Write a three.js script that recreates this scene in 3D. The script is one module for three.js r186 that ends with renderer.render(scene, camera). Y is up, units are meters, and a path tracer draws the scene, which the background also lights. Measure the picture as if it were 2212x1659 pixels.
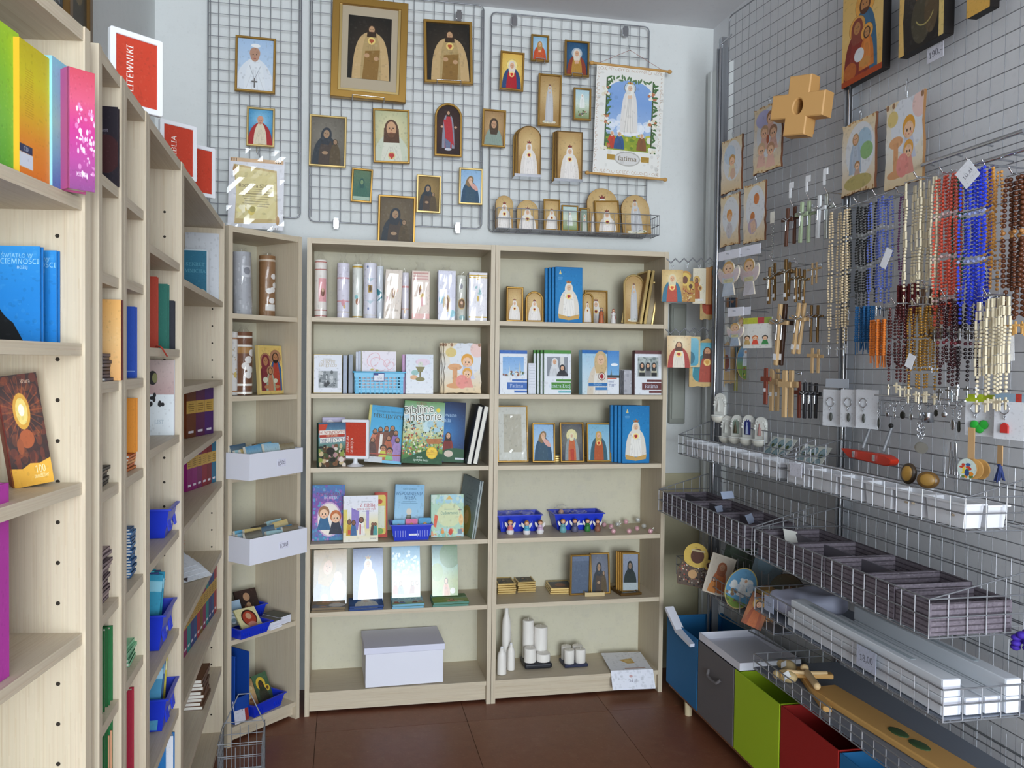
import * as THREE from 'three';
import { mergeGeometries } from 'three/addons/utils/BufferGeometryUtils.js';
import { RoundedBoxGeometry } from 'three/addons/geometries/RoundedBoxGeometry.js';
import { RectAreaLightUniformsLib } from 'three/addons/lights/RectAreaLightUniformsLib.js';

// ---------------------------------------------------------------- camera, daylight, exposure
const W = 2212, H = 1659, F = 1798;
const scene = new THREE.Scene();
const camera = new THREE.PerspectiveCamera(49.53, W / H, 0.05, 60);
camera.position.set(0.1546, 1.5064, 3.5849);
camera.rotation.set(-0.02507, -0.19919, 0.01193, 'YXZ');
camera.updateMatrixWorld(true);
const renderer = new THREE.WebGLRenderer({ antialias: true });
renderer.toneMapping = THREE.LinearToneMapping;
renderer.toneMappingExposure = 1.0;
renderer.shadowMap.enabled = true;
RectAreaLightUniformsLib.init();
scene.background = new THREE.Color(0.78, 0.9, 1.0);          // bright overcast street outside the shop window
scene.backgroundIntensity = 1.6;
// daylight coming through the shop window behind the photographer
const daylight = new THREE.RectAreaLight(new THREE.Color(0.86, 0.94, 1.0), 21, 2.1, 2.5);
daylight.position.set(0.6, 1.52, 8.06);
daylight.lookAt(0.6, 1.52, 0);
scene.add(daylight);

// ---------------------------------------------------------------- helpers
let seed = 7;
const rnd = () => { seed = (seed * 1664525 + 1013904223) >>> 0; return seed / 4294967296; };
const rr = (a, b) => a + (b - a) * rnd();
const V = (x, y, z) => new THREE.Vector3(x, y, z);
const rad = (d) => (d * Math.PI) / 180;
// a point of a real plane of the room, found by sighting it
function ray(px, py) { return V((px - W / 2) / F, -(py - H / 2) / F, -1).applyQuaternion(camera.quaternion); }
function onPlane(px, py, p, n) { const d = ray(px, py), C = camera.position; return C.clone().addScaledVector(d, p.clone().sub(C).dot(n) / d.dot(n)); }
const onY = (px, py, y) => onPlane(px, py, V(0, y, 0), V(0, 1, 0));
const onX = (px, py, x) => onPlane(px, py, V(x, 0, 0), V(1, 0, 0));
// an upright face of the room with axes of its own: x to the right as seen from the room, y up, z out of the face
class Face {
  constructor(o, n) { this.o = o; this.n = n.clone().normalize(); this.u = V(0, 1, 0).cross(this.n); this.yaw = Math.atan2(this.n.x, this.n.z); }
  local(p) { const q = p.clone().sub(this.o); return V(q.dot(this.u), q.y, q.dot(this.n)); }
  world(x, y, z) { return this.o.clone().addScaledVector(this.u, x).addScaledVector(this.n, z).setY(y); }
  at(px, py, z = 0) { return this.local(onPlane(px, py, this.o.clone().addScaledVector(this.n, z), this.n)); }
  onShelf(px, py, y) { return this.local(onY(px, py, y)); }
}
const B = new Face(V(0, 0, 0), V(0, 0, 1));                 // fronts of the two wide bookcases
const WALL = new Face(V(0, 0, -0.3), V(0, 0, 1));           // back wall
const K = new Face(V(-0.285, 0, 0.25), V(0.683, 0, 0.73));  // front of the corner bookcase
const L = new Face(V(-0.24, 0, 2.14), V(0.99965, 0, -0.0265)); // fronts of the bookcases along the left wall
const L1 = new Face(V(-0.24, 0, 2.155), V(0.99, 0, 0.14));  // nearest bookcase, turned a little
const R = new Face(V(1.885, 0, 0.93), V(-1, 0, 0));         // wire grid on the right wall, near panel
const RF = new Face(V(1.885, 0, 0.93), V(-0.9925, 0, 0.122)); // far panel, swung out of the wall

const count = {};
function numbered(n) { const k = count[n] = (count[n] ?? -1) + 1; return k ? n + '_' + String(k).padStart(3, '0') : n; }
function mesh(name, geo, m) { const o = new THREE.Mesh(geo, m); o.name = name; o.castShadow = o.receiveShadow = true; return o; }
function part(parent, name, geo, m, kind) { const o = mesh(name, geo, m); if (kind) o.userData.kind = kind; parent.add(o); return o; }
function thing(name, label, category, group) {
  const o = new THREE.Group(); o.name = numbered(name); scene.add(o);
  o.userData = { label, category }; if (group) o.userData.group = group;
  return o;
}
function one(name, label, category, geo, m, group) {        // a thing that is one mesh
  const o = mesh(numbered(name), geo, m); o.userData = { label, category }; if (group) o.userData.group = group;
  scene.add(o); return o;
}
function struct(name, geo, m) { const o = mesh(name, geo, m); o.userData.kind = 'structure'; scene.add(o); return o; }
function put(o, face, x, y, z, yaw = 0, lean = 0, roll = 0) {
  o.position.copy(face.world(x, y, z)); o.rotation.set(-rad(lean), face.yaw + rad(yaw), rad(roll), 'YXZ'); return o;
}
function copyOf(src, label) { const c = src.clone(); c.name = numbered(src.name.replace(/_\d{3}$/, '')); c.userData = { ...src.userData }; if (label) c.userData.label = label; scene.add(c); return c; }

// geometry
const mv = (g, x = 0, y = 0, z = 0) => g.translate(x, y, z);
const turn = (g, x = 0, y = 0, z = 0) => { if (x) g.rotateX(x); if (y) g.rotateY(y); if (z) g.rotateZ(z); return g; };
function join(list) {
  return mergeGeometries(list.map((g) => { const h = g.index ? g.toNonIndexed() : g; for (const k of Object.keys(h.attributes)) if (!['position', 'normal', 'uv'].includes(k)) h.deleteAttribute(k); h.morphAttributes = {}; return h; }));
}
// a board whose uv runs in metres, the grain along its longest side
function board(w, h, d, x = 0, y = 0, z = 0) {
  const g = new THREE.BoxGeometry(w, h, d), p = g.attributes.position, n = g.attributes.normal, uv = g.attributes.uv, s = rnd() * 3, t = rnd() * 3;
  for (let i = 0; i < p.count; i++) {
    const P = [p.getX(i), p.getY(i), p.getZ(i)], N = [n.getX(i), n.getY(i), n.getZ(i)].map(Math.abs), S = [w, h, d];
    const ax = [0, 1, 2].filter((k) => N[k] < 0.5).sort((a, b) => S[b] - S[a]);
    uv.setXY(i, P[ax[1]] + s, P[ax[0]] + t);
  }
  return g.translate(x, y, z);
}
const box = (w, h, d, x = 0, y = 0, z = 0) => new THREE.BoxGeometry(w, h, d).translate(x, y, z);
const rbox = (w, h, d, r, x = 0, y = 0, z = 0) => new RoundedBoxGeometry(w, h, d, 2, r).translate(x, y, z);
function rod(a, b, r, sides = 6) {
  const d = b.clone().sub(a), g = new THREE.CylinderGeometry(r, r, d.length(), sides, 1);
  g.applyQuaternion(new THREE.Quaternion().setFromUnitVectors(V(0, 1, 0), d.clone().normalize()));
  const c = a.clone().add(b).multiplyScalar(0.5); return g.translate(c.x, c.y, c.z);
}
const tube = (pts, r, seg = 24, sides = 6, closed = false) => new THREE.TubeGeometry(new THREE.CatmullRomCurve3(pts, closed, 'catmullrom', 0.2), seg, r, sides, closed);
function wirePath(pts, r, sides = 6) { return join(pts.slice(1).map((p, i) => rod(pts[i], p, r, sides)).concat(pts.map((p) => new THREE.IcosahedronGeometry(r * 1.04, 1).translate(p.x, p.y, p.z)))); }
const lathe = (pts, seg = 20) => new THREE.LatheGeometry(pts.map((p) => new THREE.Vector2(p[0], p[1])), seg);
function rectShape(w, h, r = 0) {                            // bottom centre at the origin
  const s = new THREE.Shape(), x = w / 2;
  if (!r) { s.moveTo(-x, 0); s.lineTo(x, 0); s.lineTo(x, h); s.lineTo(-x, h); s.closePath(); return s; }
  s.moveTo(-x + r, 0); s.lineTo(x - r, 0); s.quadraticCurveTo(x, 0, x, r); s.lineTo(x, h - r); s.quadraticCurveTo(x, h, x - r, h); s.lineTo(-x + r, h); s.quadraticCurveTo(-x, h, -x, h - r); s.lineTo(-x, r); s.quadraticCurveTo(-x, 0, -x + r, 0); return s;
}
function archShape(w, h, inset = 0) {
  const s = new THREE.Shape(), x = w / 2 - inset, b = inset, t = h - w / 2;
  s.moveTo(-x, b); s.lineTo(x, b); s.lineTo(x, t); s.absarc(0, t, x, 0, Math.PI, false); s.lineTo(-x, b); return s;
}
function deckleShape(w, h, k = 0.012) {                      // torn parchment outline
  const s = new THREE.Shape(), x = w / 2, N = 9, j = () => rr(-k, k) * w * 4;
  s.moveTo(-x, 0);
  for (let i = 1; i <= N; i++) s.lineTo(-x + (w * i) / N, i === N ? 0 : j() * 0.4 + h * k);
  for (let i = 1; i <= N; i++) s.lineTo(x + (i === N ? 0 : j() * 0.5 - w * 0.012), (h * i) / N);
  for (let i = 1; i <= N; i++) s.lineTo(x - (w * i) / N, h + (i === N ? 0 : j() * 0.4 - h * 0.01));
  for (let i = 1; i < N; i++) s.lineTo(-x + j() * 0.5 + w * 0.012, h - (h * i) / N);
  s.closePath(); return s;
}
const extrude = (s, d, bevel = 0, seg = 10) => new THREE.ExtrudeGeometry(s, { depth: d - 2 * bevel, bevelEnabled: bevel > 0, bevelThickness: bevel, bevelSize: bevel, bevelOffset: -bevel, bevelSegments: 1, curveSegments: seg }).translate(0, 0, bevel);

// ---------------------------------------------------------------- materials
const mats = new Map();
function mat(hex, rough = 0.6, metal = 0, extra) {
  const k = hex + '|' + rough + '|' + metal + '|' + JSON.stringify(extra ?? 0);
  if (!mats.has(k)) mats.set(k, extra ? new THREE.MeshPhysicalMaterial({ color: hex, roughness: rough, metalness: metal, ...extra }) : new THREE.MeshStandardMaterial({ color: hex, roughness: rough, metalness: metal }));
  return mats.get(k);
}
function texture(w, h, draw, rep = 1, srgb = true) {
  const c = document.createElement('canvas'); c.width = w; c.height = h; draw(c.getContext('2d'), w, h);
  const t = new THREE.CanvasTexture(c); t.wrapS = t.wrapT = THREE.RepeatWrapping; t.repeat.set(rep, rep); t.magFilter = THREE.LinearFilter; if (srgb) t.colorSpace = THREE.SRGBColorSpace; return t;
}
function speckle(base, vary, n, size = 256, stretch = 1) {   // grain of one colour, finely and coarsely mottled
  return (c, w, h) => {
    c.fillStyle = base; c.fillRect(0, 0, w, h);
    for (let i = 0; i < n; i++) {
      const v = rr(-1, 1), s = i % 7 === 0 ? rr(4, 16) : rr(0.6, 2.4);
      c.fillStyle = v > 0 ? `rgba(255,255,255,${v * vary * (s > 3 ? 0.35 : 1)})` : `rgba(0,0,0,${-v * vary * (s > 3 ? 0.35 : 1)})`;
      const x = rnd() * w, y = rnd() * h; for (const dx of [0, -w]) for (const dy of [0, -h]) c.fillRect(x + dx, y + dy, s, s * stretch);
    }
  };
}
const birchMap = texture(512, 512, (c, w, h) => {
  c.fillStyle = '#cabda6'; c.fillRect(0, 0, w, h);
  for (let i = 0; i < 900; i++) { const x = rnd() * w, l = rr(40, 300), y = rnd() * h, v = rr(0.02, 0.09); c.fillStyle = rnd() > 0.45 ? `rgba(140,104,66,${v})` : `rgba(255,240,212,${v})`; const ww = rr(0.5, 3); c.fillRect(x, y, ww, l); c.fillRect(x, y - h, ww, l); }
}, 2.2);
const backMap = texture(256, 256, speckle('#cbc6b0', 0.035, 4000), 1.5);
const M = {
  birch: new THREE.MeshStandardMaterial({ map: birchMap, roughness: 0.5 }),
  back: new THREE.MeshStandardMaterial({ map: backMap, roughness: 0.7 }),
  wall: new THREE.MeshStandardMaterial({ map: texture(512, 512, speckle('#dfe2e1', 0.025, 9000), 0.8), bumpMap: texture(512, 512, speckle('#808080', 0.35, 9000), 2, false), bumpScale: 0.0006, roughness: 0.9 }),
  ceiling: new THREE.MeshStandardMaterial({ map: texture(256, 256, speckle('#d9d9dc', 0.02, 3000), 0.8), roughness: 0.95 }),
  dado: new THREE.MeshStandardMaterial({ map: texture(256, 256, speckle('#c9c1a0', 0.03, 3000), 1), roughness: 0.6 }),
  grey: new THREE.MeshStandardMaterial({ map: texture(256, 256, speckle('#dcdde0', 0.03, 3000), 1), roughness: 0.9 }),
  brightWire: mat('#b9bcc2', 0.3, 0.55),
  wire: mat('#8f9196', 0.38, 0.6), chrome: mat('#c9ccd2', 0.16, 1), steel: mat('#8e9196', 0.5, 0.35),
  gold: mat('#a5803f', 0.36, 0.7), goldLight: mat('#cbb074', 0.3, 0.7), goldDark: mat('#6f5228', 0.4, 0.55),
  white: mat('#eceef2', 0.45), card: mat('#e6e7f2', 0.7), paper: mat('#eeeade', 0.85), pages: mat('#e9e6dc', 0.9),
  blue: mat('#1533c4', 0.35), cyan: mat('#16a3cf', 0.35),
  wax: mat('#eeeae4', 0.42), pine: mat('#c99a58', 0.6), dark: mat('#1c1a1a', 0.6),
  cello: mat('#ffffff', 0.07, 0, { transmission: 1, thickness: 0, ior: 1.45 }),
  hole: mat('#2b241c', 0.9),
};
M.cello.side = THREE.DoubleSide;

// ---------------------------------------------------------------- prints, drawn side by side on a few sheets
const sheets = [];
function newSheet() {
  const cv = document.createElement('canvas'); cv.width = cv.height = 2048; const c = cv.getContext('2d'); c.fillStyle = '#888'; c.fillRect(0, 0, 2048, 2048);
  const t = new THREE.CanvasTexture(cv); t.colorSpace = THREE.SRGBColorSpace; t.magFilter = THREE.LinearFilter;
  const s = { c, x: 2, y: 2, row: 0, matte: new THREE.MeshStandardMaterial({ map: t, roughness: 0.6 }), gloss: new THREE.MeshPhysicalMaterial({ map: t, roughness: 0.5, specularIntensity: 0.6 }), coated: new THREE.MeshPhysicalMaterial({ map: t, roughness: 0.4, clearcoat: 0.8, clearcoatRoughness: 0.1 }) };
  sheets.push(s); return s;
}
let sheet = newSheet();
function room(w, h) {
  if (sheet.x + w + 4 > 2048) { sheet.x = 2; sheet.y += sheet.row + 4; sheet.row = 0; }
  if (sheet.y + h + 4 > 2048) { sheet = newSheet(); }
  const r = { s: sheet, x: sheet.x, y: sheet.y, w, h }; sheet.x += w + 4; sheet.row = Math.max(sheet.row, h); return r;
}
const patches = new Map();
function patch(hex) {                                        // a plain patch of colour for edges and backs
  const k = hex + sheets.indexOf(sheet);
  if (!patches.has(k)) { const r = room(8, 8); r.s.c.fillStyle = hex; r.s.c.fillRect(r.x - 1, r.y - 1, 10, 10); patches.set(k, r); }
  return patches.get(k);
}
// a little mottling, as of printing ink
function grain(c, hh) { for (let i = 0; i < 140; i++) disc(c, rnd() * 100, rnd() * hh, rr(0.6, 4), rr(0.6, 4), rnd() > 0.5 ? 'rgba(255,255,255,.05)' : 'rgba(0,0,0,.06)'); }
// one print: w x h pixels, draw(c, hh) works in units of which the width holds 100 and the height hh
function P(w, h, draw, edge = '#ddd') {
  const r = room(w, h), c = r.s.c; c.save(); c.beginPath(); c.rect(r.x - 1, r.y - 1, w + 2, h + 2); c.clip(); c.translate(r.x, r.y); c.scale(w / 100, w / 100);
  draw(c, (100 * h) / w); grain(c, (100 * h) / w); c.restore();
  const s0 = sheet; if (sheet !== r.s) sheet = r.s; r.edge = patch(edge); if (r.edge.s !== r.s) r.edge = { ...r, x: r.x + 1, y: r.y + 1, w: 2, h: 2 }; sheet = s0; return r;
}
const U = (r, u) => (r.x + u * r.w) / 2048, VV = (r, v) => 1 - (r.y + (1 - v) * r.h) / 2048;
function toEdge(uv, i, r) { uv.setXY(i, U(r.edge, 0.5), VV(r.edge, 0.5)); }
function printBox(w, h, d, r, both) {                        // bottom centre at the origin, print on the front
  const g = new THREE.BoxGeometry(w, h, d).translate(0, h / 2, 0), uv = g.attributes.uv;
  for (let i = 0; i < uv.count; i++) { const f = i >> 2; if (f === 4 || (both && f === 5)) uv.setXY(i, U(r, uv.getX(i)), VV(r, uv.getY(i))); else toEdge(uv, i, r); }
  return g;
}
function printShape(shape, d, r, bevel = 0) {                // cut-out with the print on its front
  const g = extrude(shape, d, bevel, 14), p = g.attributes.position, n = g.attributes.normal, uv = g.attributes.uv; g.computeBoundingBox();
  const b = g.boundingBox, sx = b.max.x - b.min.x, sy = b.max.y - b.min.y;
  for (let i = 0; i < p.count; i++) { if (n.getZ(i) > 0.9) uv.setXY(i, U(r, 0.01 + 0.98 * (p.getX(i) - b.min.x) / sx), VV(r, 0.01 + 0.98 * (p.getY(i) - b.min.y) / sy)); else toEdge(uv, i, r); }
  return g;
}
function printCylinder(rad0, h, r) {
  const g = new THREE.CylinderGeometry(rad0, rad0, h, 24, 1).rotateY(Math.PI).translate(0, h / 2, 0), n = g.attributes.normal, uv = g.attributes.uv;
  for (let i = 0; i < uv.count; i++) { if (Math.abs(n.getY(i)) > 0.5) toEdge(uv, i, r); else uv.setXY(i, U(r, uv.getX(i)), VV(r, uv.getY(i))); }
  return g;
}
const matte = (r) => r.s.matte, gloss = (r) => r.s.gloss, coated = (r) => r.s.coated;
// brushes
function disc(c, x, y, rx, ry, col) { c.fillStyle = col; c.beginPath(); c.ellipse(x, y, rx, ry ?? rx, 0, 0, 7); c.fill(); }
function poly(c, col, ...p) { c.fillStyle = col; c.beginPath(); c.moveTo(p[0], p[1]); for (let i = 2; i < p.length; i += 2) c.lineTo(p[i], p[i + 1]); c.closePath(); c.fill(); }
function fill(c, hh, col) { c.fillStyle = col; c.fillRect(-2, -2, 104, hh + 4); }
function rect(c, col, x, y, w, h) { c.fillStyle = col; c.fillRect(x, y, w, h); }
function vgrad(c, hh, ...cols) { const g = c.createLinearGradient(0, 0, 0, hh); cols.forEach((k, i) => g.addColorStop(i / (cols.length - 1), k)); c.fillStyle = g; c.fillRect(-2, -2, 104, hh + 4); }
function rgrad(c, hh, x, y, r, a, b) { const g = c.createRadialGradient(x, y, 2, x, y, r); g.addColorStop(0, a); g.addColorStop(1, b); c.fillStyle = g; c.fillRect(-2, -2, 104, hh + 4); }
function say(c, s, x, y, size, col, font = 'sans-serif', align = 'center', rot = 0, wide = 1) { c.save(); c.translate(x, y); c.rotate(rot); c.scale(wide, 1); c.fillStyle = col; c.font = `${size}px ${font}`; c.textAlign = align; c.textBaseline = 'middle'; c.fillText(s, 0, 0); c.restore(); }
function lines(c, x, y, w, n, gap, col, th = 1.2) { for (let i = 0; i < n; i++) { const l = w * (0.75 + 0.25 * ((i * 37) % 10) / 10); rect(c, col, x + (w - l) / 2, y + i * gap, l, th); } }
// a plain robed figure, from the crown of the head to o.base
function fig(c, o) {
  const { x = 50, y = 30, r = 9, skin = '#dcae8c', hair = '#4a3222', veil, robe = '#e8e2d6', mantle, halo, hr = 1.9, base = 140, sp = 30, crown, heart, beard, hands = true, tilt = 0, bald } = o;
  if (halo) { disc(c, x, y, r * hr, r * hr, halo); c.strokeStyle = 'rgba(90,60,20,.5)'; c.lineWidth = 0.8; c.beginPath(); c.arc(x, y, r * hr, 0, 7); c.stroke(); }
  const sh = y + r * 1.35, half = (w, b, col, top = 1) => { c.fillStyle = col; c.beginPath(); c.moveTo(x - r * 0.5 * top, y + r * 0.7); c.bezierCurveTo(x - w * 0.55, sh, x - w * 0.95, sh + r * 0.9, x - w, b); c.lineTo(x + w, b); c.bezierCurveTo(x + w * 0.95, sh + r * 0.9, x + w * 0.55, sh, x + r * 0.5 * top, y + r * 0.7); c.fill(); };
  if (mantle) half(sp, base, mantle, 1.4);
  half(mantle ? sp * 0.55 : sp, base, robe, 0.8);
  c.strokeStyle = 'rgba(60,50,50,.16)'; c.lineWidth = 1; for (const k of [-0.3, -0.1, 0.12, 0.33]) { c.beginPath(); c.moveTo(x + k * r, sh + r); c.lineTo(x + k * sp * 1.6, base); c.stroke(); }
  c.save(); c.translate(x, y); c.rotate(tilt);
  if (veil) { c.fillStyle = veil; c.beginPath(); c.moveTo(-r * 0.9, r * 2.6); c.bezierCurveTo(-r * 1.7, r * 0.6, -r * 1.3, -r * 1.5, 0, -r * 1.45); c.bezierCurveTo(r * 1.3, -r * 1.5, r * 1.7, r * 0.6, r * 0.9, r * 2.6); c.fill(); }
  else if (!bald) { disc(c, 0, r * 0.12, r * 1.02, r * 1.25, hair); if (o.long) poly(c, hair, -r * 1.1, 0, -r * 1.2, r * 1.9, r * 1.2, r * 1.9, r * 1.1, 0); }
  disc(c, 0, r * 0.1, r * 0.74, r * 0.98, skin); if (bald) disc(c, 0, -r * 0.2, r * 0.84, r * 0.9, skin);
  if (beard) { c.fillStyle = beard; c.beginPath(); c.ellipse(0, r * 0.62, r * 0.62, r * 0.62, 0, 0, Math.PI); c.fill(); }
  disc(c, -r * 0.28, 0, r * 0.1, r * 0.07, '#33241c'); disc(c, r * 0.28, 0, r * 0.1, r * 0.07, '#33241c'); rect(c, 'rgba(110,60,40,.55)', -r * 0.05, r * 0.05, r * 0.1, r * 0.32); rect(c, '#a3564a', -r * 0.2, r * 0.55, r * 0.4, r * 0.1);
  if (crown) { poly(c, crown, -r * 0.7, -r * 1.35, -r * 0.95, -r * 2.2, -r * 0.3, -r * 1.85, 0, -r * 2.6, r * 0.3, -r * 1.85, r * 0.95, -r * 2.2, r * 0.7, -r * 1.35); disc(c, 0, -r * 1.75, r * 0.2, r * 0.2, '#a02030'); }
  c.restore();
  if (hands) { disc(c, x - r * 0.35, y + r * 3.1, r * 0.42, r * 0.62, skin); disc(c, x + r * 0.35, y + r * 3.0, r * 0.42, r * 0.6, skin); }
  if (heart) { disc(c, x, y + r * 2.9, r * 0.95, r * 0.95, 'rgba(255,225,130,.75)'); disc(c, x - r * 0.2, y + r * 2.8, r * 0.36, r * 0.36, heart); disc(c, x + r * 0.2, y + r * 2.8, r * 0.36, r * 0.36, heart); poly(c, heart, x - r * 0.52, y + r * 2.95, x + r * 0.52, y + r * 2.95, x, y + r * 3.6); }
}
function kid(c, x, y, r, hair, dress, skin = '#f1c6a2') { poly(c, dress, x - r * 0.7, y + r * 0.7, x + r * 0.7, y + r * 0.7, x + r * 1.4, y + r * 3, x - r * 1.4, y + r * 3); disc(c, x, y - r * 0.1, r * 1.12, r * 1.1, hair); disc(c, x, y + r * 0.2, r * 0.86, r * 0.82, skin); disc(c, x - r * 0.3, y + r * 0.22, r * 0.11, r * 0.15, '#3b2a22'); disc(c, x + r * 0.3, y + r * 0.22, r * 0.11, r * 0.15, '#3b2a22'); disc(c, x - r * 0.5, y + r * 0.5, r * 0.15, r * 0.1, '#eda08c'); disc(c, x + r * 0.5, y + r * 0.5, r * 0.15, r * 0.1, '#eda08c'); rect(c, '#b7584c', x - r * 0.14, y + r * 0.6, r * 0.28, r * 0.07); }
function blobs(c, n, x0, y0, x1, y1, cols, s0 = 1, s1 = 4) { for (let i = 0; i < n; i++) disc(c, rr(x0, x1), rr(y0, y1), rr(s0, s1), rr(s0, s1), cols[(rnd() * cols.length) | 0]); }
function frameLine(c, hh, col, w = 3) { c.strokeStyle = col; c.lineWidth = w; c.strokeRect(w / 2, w / 2, 100 - w, hh - w); }

// ---------------------------------------------------------------- the room
const X0 = -0.66, X1 = 1.935, Z0 = -0.3, Z1 = 8.2, HY = 3.17;
struct('wall_back', board(X1 - X0 + 0.4, HY + 0.2, 0.12, (X0 + X1) / 2, HY / 2, Z0 - 0.06), M.wall);
struct('wall_left', board(0.12, HY + 0.2, Z1 - Z0, X0 - 0.06, HY / 2, (Z0 + Z1) / 2), M.wall);
struct('wall_right', board(0.12, HY + 0.2, Z1 - Z0, X1 + 0.06, HY / 2, (Z0 + Z1) / 2), M.grey);
struct('ceiling', board(X1 - X0 + 0.4, 0.12, Z1 - Z0 + 0.3, (X0 + X1) / 2, HY + 0.06, (Z0 + Z1) / 2), M.ceiling);
// wall with the shop window, behind the photographer
struct('wall_front', join([
  board(X1 - X0 + 0.4, 0.22, 0.14, (X0 + X1) / 2, 0.11, Z1), board(X1 - X0 + 0.4, HY - 2.82 + 0.1, 0.14, (X0 + X1) / 2, (HY + 2.82) / 2 + 0.05, Z1),
  board(0.4, 2.6, 0.14, X0 - 0.03, 1.52, Z1), board(0.4, 2.6, 0.14, X1 - 0.04, 1.52, Z1)]), M.wall);
{
  const w = new THREE.Group(); w.name = 'window_1'; w.userData.kind = 'structure'; scene.add(w); w.position.set(0.6, 0.22, Z1);
  for (const x of [-1.1, 0, 1.1]) part(w, 'window_frame', box(0.06, 2.6, 0.07, x, 1.3, 0), M.steel);
  for (const y of [0.03, 2.57]) for (const x of [-0.55, 0.55]) part(w, 'window_frame', box(1.04, 0.06, 0.07, x, y, 0), M.steel);
  for (const x of [-0.55, 0.55]) part(w, 'pane', new THREE.PlaneGeometry(1.04, 2.48).translate(x, 1.3, 0), M.cello);
}
// floor of large smooth tiles, each a piece of its own
{
  const fl = struct('floor', board(X1 - X0 + 0.4, 0.1, Z1 - Z0 + 0.3, (X0 + X1) / 2, -0.056, (Z0 + Z1) / 2), mat('#3a241b', 0.8));
  const maps = ['#7a4a34', '#7d4d35', '#764632'].map((k) => new THREE.MeshStandardMaterial({ map: texture(256, 256, speckle(k, 0.07, 5000), 1.6), roughness: 0.42 }));
  const tw = 0.62;
  for (let i = -4; i < 3; i++) for (let j = -1; j < 13; j++) {
    const x = 1.292 + tw * i, z = 0.16 + tw * j, x1 = Math.min(x + tw, X1), xa = Math.max(x, X0), za = Math.max(z, Z0), z1 = Math.min(z + tw, Z1 - 0.07);
    if (x1 - xa < 0.02 || z1 - za < 0.02) continue;
    part(fl, 'tile', board(x1 - xa - 0.002, 0.006, z1 - za - 0.002, (x1 + xa) / 2, -0.003, (z1 + za) / 2), maps[(rnd() * 3) | 0]);
  }
}
// white boxed-out band of the right wall beside the corner, cream dado and grey box on the back wall
{
  const p = WALL.at(1530, 330);
  struct('trim_1', join([board(0.03, 2.93, 0.2, X1 - 0.016, 1.47, Z0 + 0.13), board(0.012, 2.93, 0.03, X1 - 0.036, 1.47, Z0 + 0.05)]), M.wall);
  struct('trim_2', board(X1 - 1.63 - 0.035, 0.97, 0.012, (X1 - 0.035 + 1.63) / 2, 0.485, Z0 + 0.007), M.dado);
  const a = WALL.at(1445, 656), b = WALL.at(1474, 914), w = b.x - a.x, h = a.y - b.y;
  const g = thing('wall_cabinet', 'narrow grey metal cover plate on the back wall beside the right bookcase', 'wall cover');
  part(g, 'cover_plate', rbox(w, h, 0.03, 0.006, 0, h / 2, 0.016), mat('#8f9289', 0.6)); part(g, 'inner_panel', rbox(w * 0.78, h * 0.92, 0.008, 0.002, 0, h / 2, 0.034), mat('#9a9d94', 0.55));
  put(g, WALL, (a.x + b.x) / 2, b.y, 0.001);
}

// ---------------------------------------------------------------- bookcases
const T = 0.019;
function bookcase(face, x0, x1, ys, label, o = {}) {
  const t = thing('bookcase', label, 'bookcase'), w = x1 - x0, top = o.top ?? 2.02, d = o.d ?? 0.28;
  for (const s of [-1, 1]) part(t, 'side_panel', board(T, top, d, s * (w / 2 - T / 2), top / 2, -d / 2), M.birch);
  part(t, 'top_board', board(w - 2 * T - 0.0006, T + 0.003, d - 0.002, 0, top - T / 2 - 0.002, -d / 2 - 0.0015), M.birch);
  part(t, 'back_panel', board(w - 2 * T - 0.0006, top - 0.03, 0.006, 0, top / 2, -d + 0.006), M.back);
  for (const y of ys) part(t, 'shelf', board(w - 2 * T - 0.0006, T, d - 0.014, 0, y - T / 2, -d / 2 + 0.002), M.birch);
  const last = Math.min(...ys);
  if (last < 0.2) part(t, 'plinth', board(w - 2 * T - 0.0006, last - T - 0.012, 0.016, 0, (last - T + 0.012) / 2 + 0.001, -0.03), M.birch);
  if (o.holes) {
    const hs = [];
    for (let y = 0.16; y < top - 0.08; y += 0.064) for (const s of o.holes) hs.push(turn(new THREE.CylinderGeometry(0.0034, 0.0034, 0.0008, 8), 0, 0, Math.PI / 2).translate(s * (w / 2 - T - 0.0004), y, -0.042));
    part(t, 'pin_hole', join(hs), M.hole, 'stuff');
  }
  return put(t, face, (x0 + x1) / 2, 0, 0);
}
const SB = [1.69, 1.368, 1.055, 0.731, 0.44, 0.1], SK = [1.685, 1.365, 1.05, 0.729, 0.415, 0.072];
bookcase(B, 0, 0.7985, SB, 'wide birch bookcase on the back wall holding wrapped candles and children\'s books');
bookcase(B, 0.8005, 1.6, SB, 'wide birch bookcase on the back wall with two stacks of tall blue boxes');
bookcase(K, 0.006, 0.362, SK, 'narrow birch bookcase set across the corner with two white card boxes');
const S1 = [1.755, 1.529, 1.311, 1.073, 0.83, 0.56], S2 = [1.817, 1.653, 1.466, 1.279, 1.067, 0.876, 0.5, 0.09], S3 = [1.813, 1.659, 1.466, 1.278, 1.055, 0.883, 0.5, 0.09], S4 = [1.755, 1.531, 1.308, 1.058, 0.798, 0.584, 0.3, 0.09], S5 = [1.723, 1.431, 1.238, 1.048, 0.786, 0.564, 0.342, 0.09];
bookcase(L1, -0.8, -0.001, S1, 'nearest birch bookcase at the left edge with bright thick books on its top shelf', { holes: [1] });
bookcase(L, 0.034, 0.212, S2, 'slim birch bookcase column, second from the camera, holding a dark book on its top shelf', { holes: [1], d: 0.26 });
bookcase(L, 0.2135, 0.43, S3, 'slim birch bookcase column, third from the camera, holding a thin blue book', { holes: [1] });
bookcase(L, 0.4315, 0.883, S4, 'medium birch bookcase, fourth from the camera, holding blue baskets of leaflets', { holes: [1] });
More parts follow.
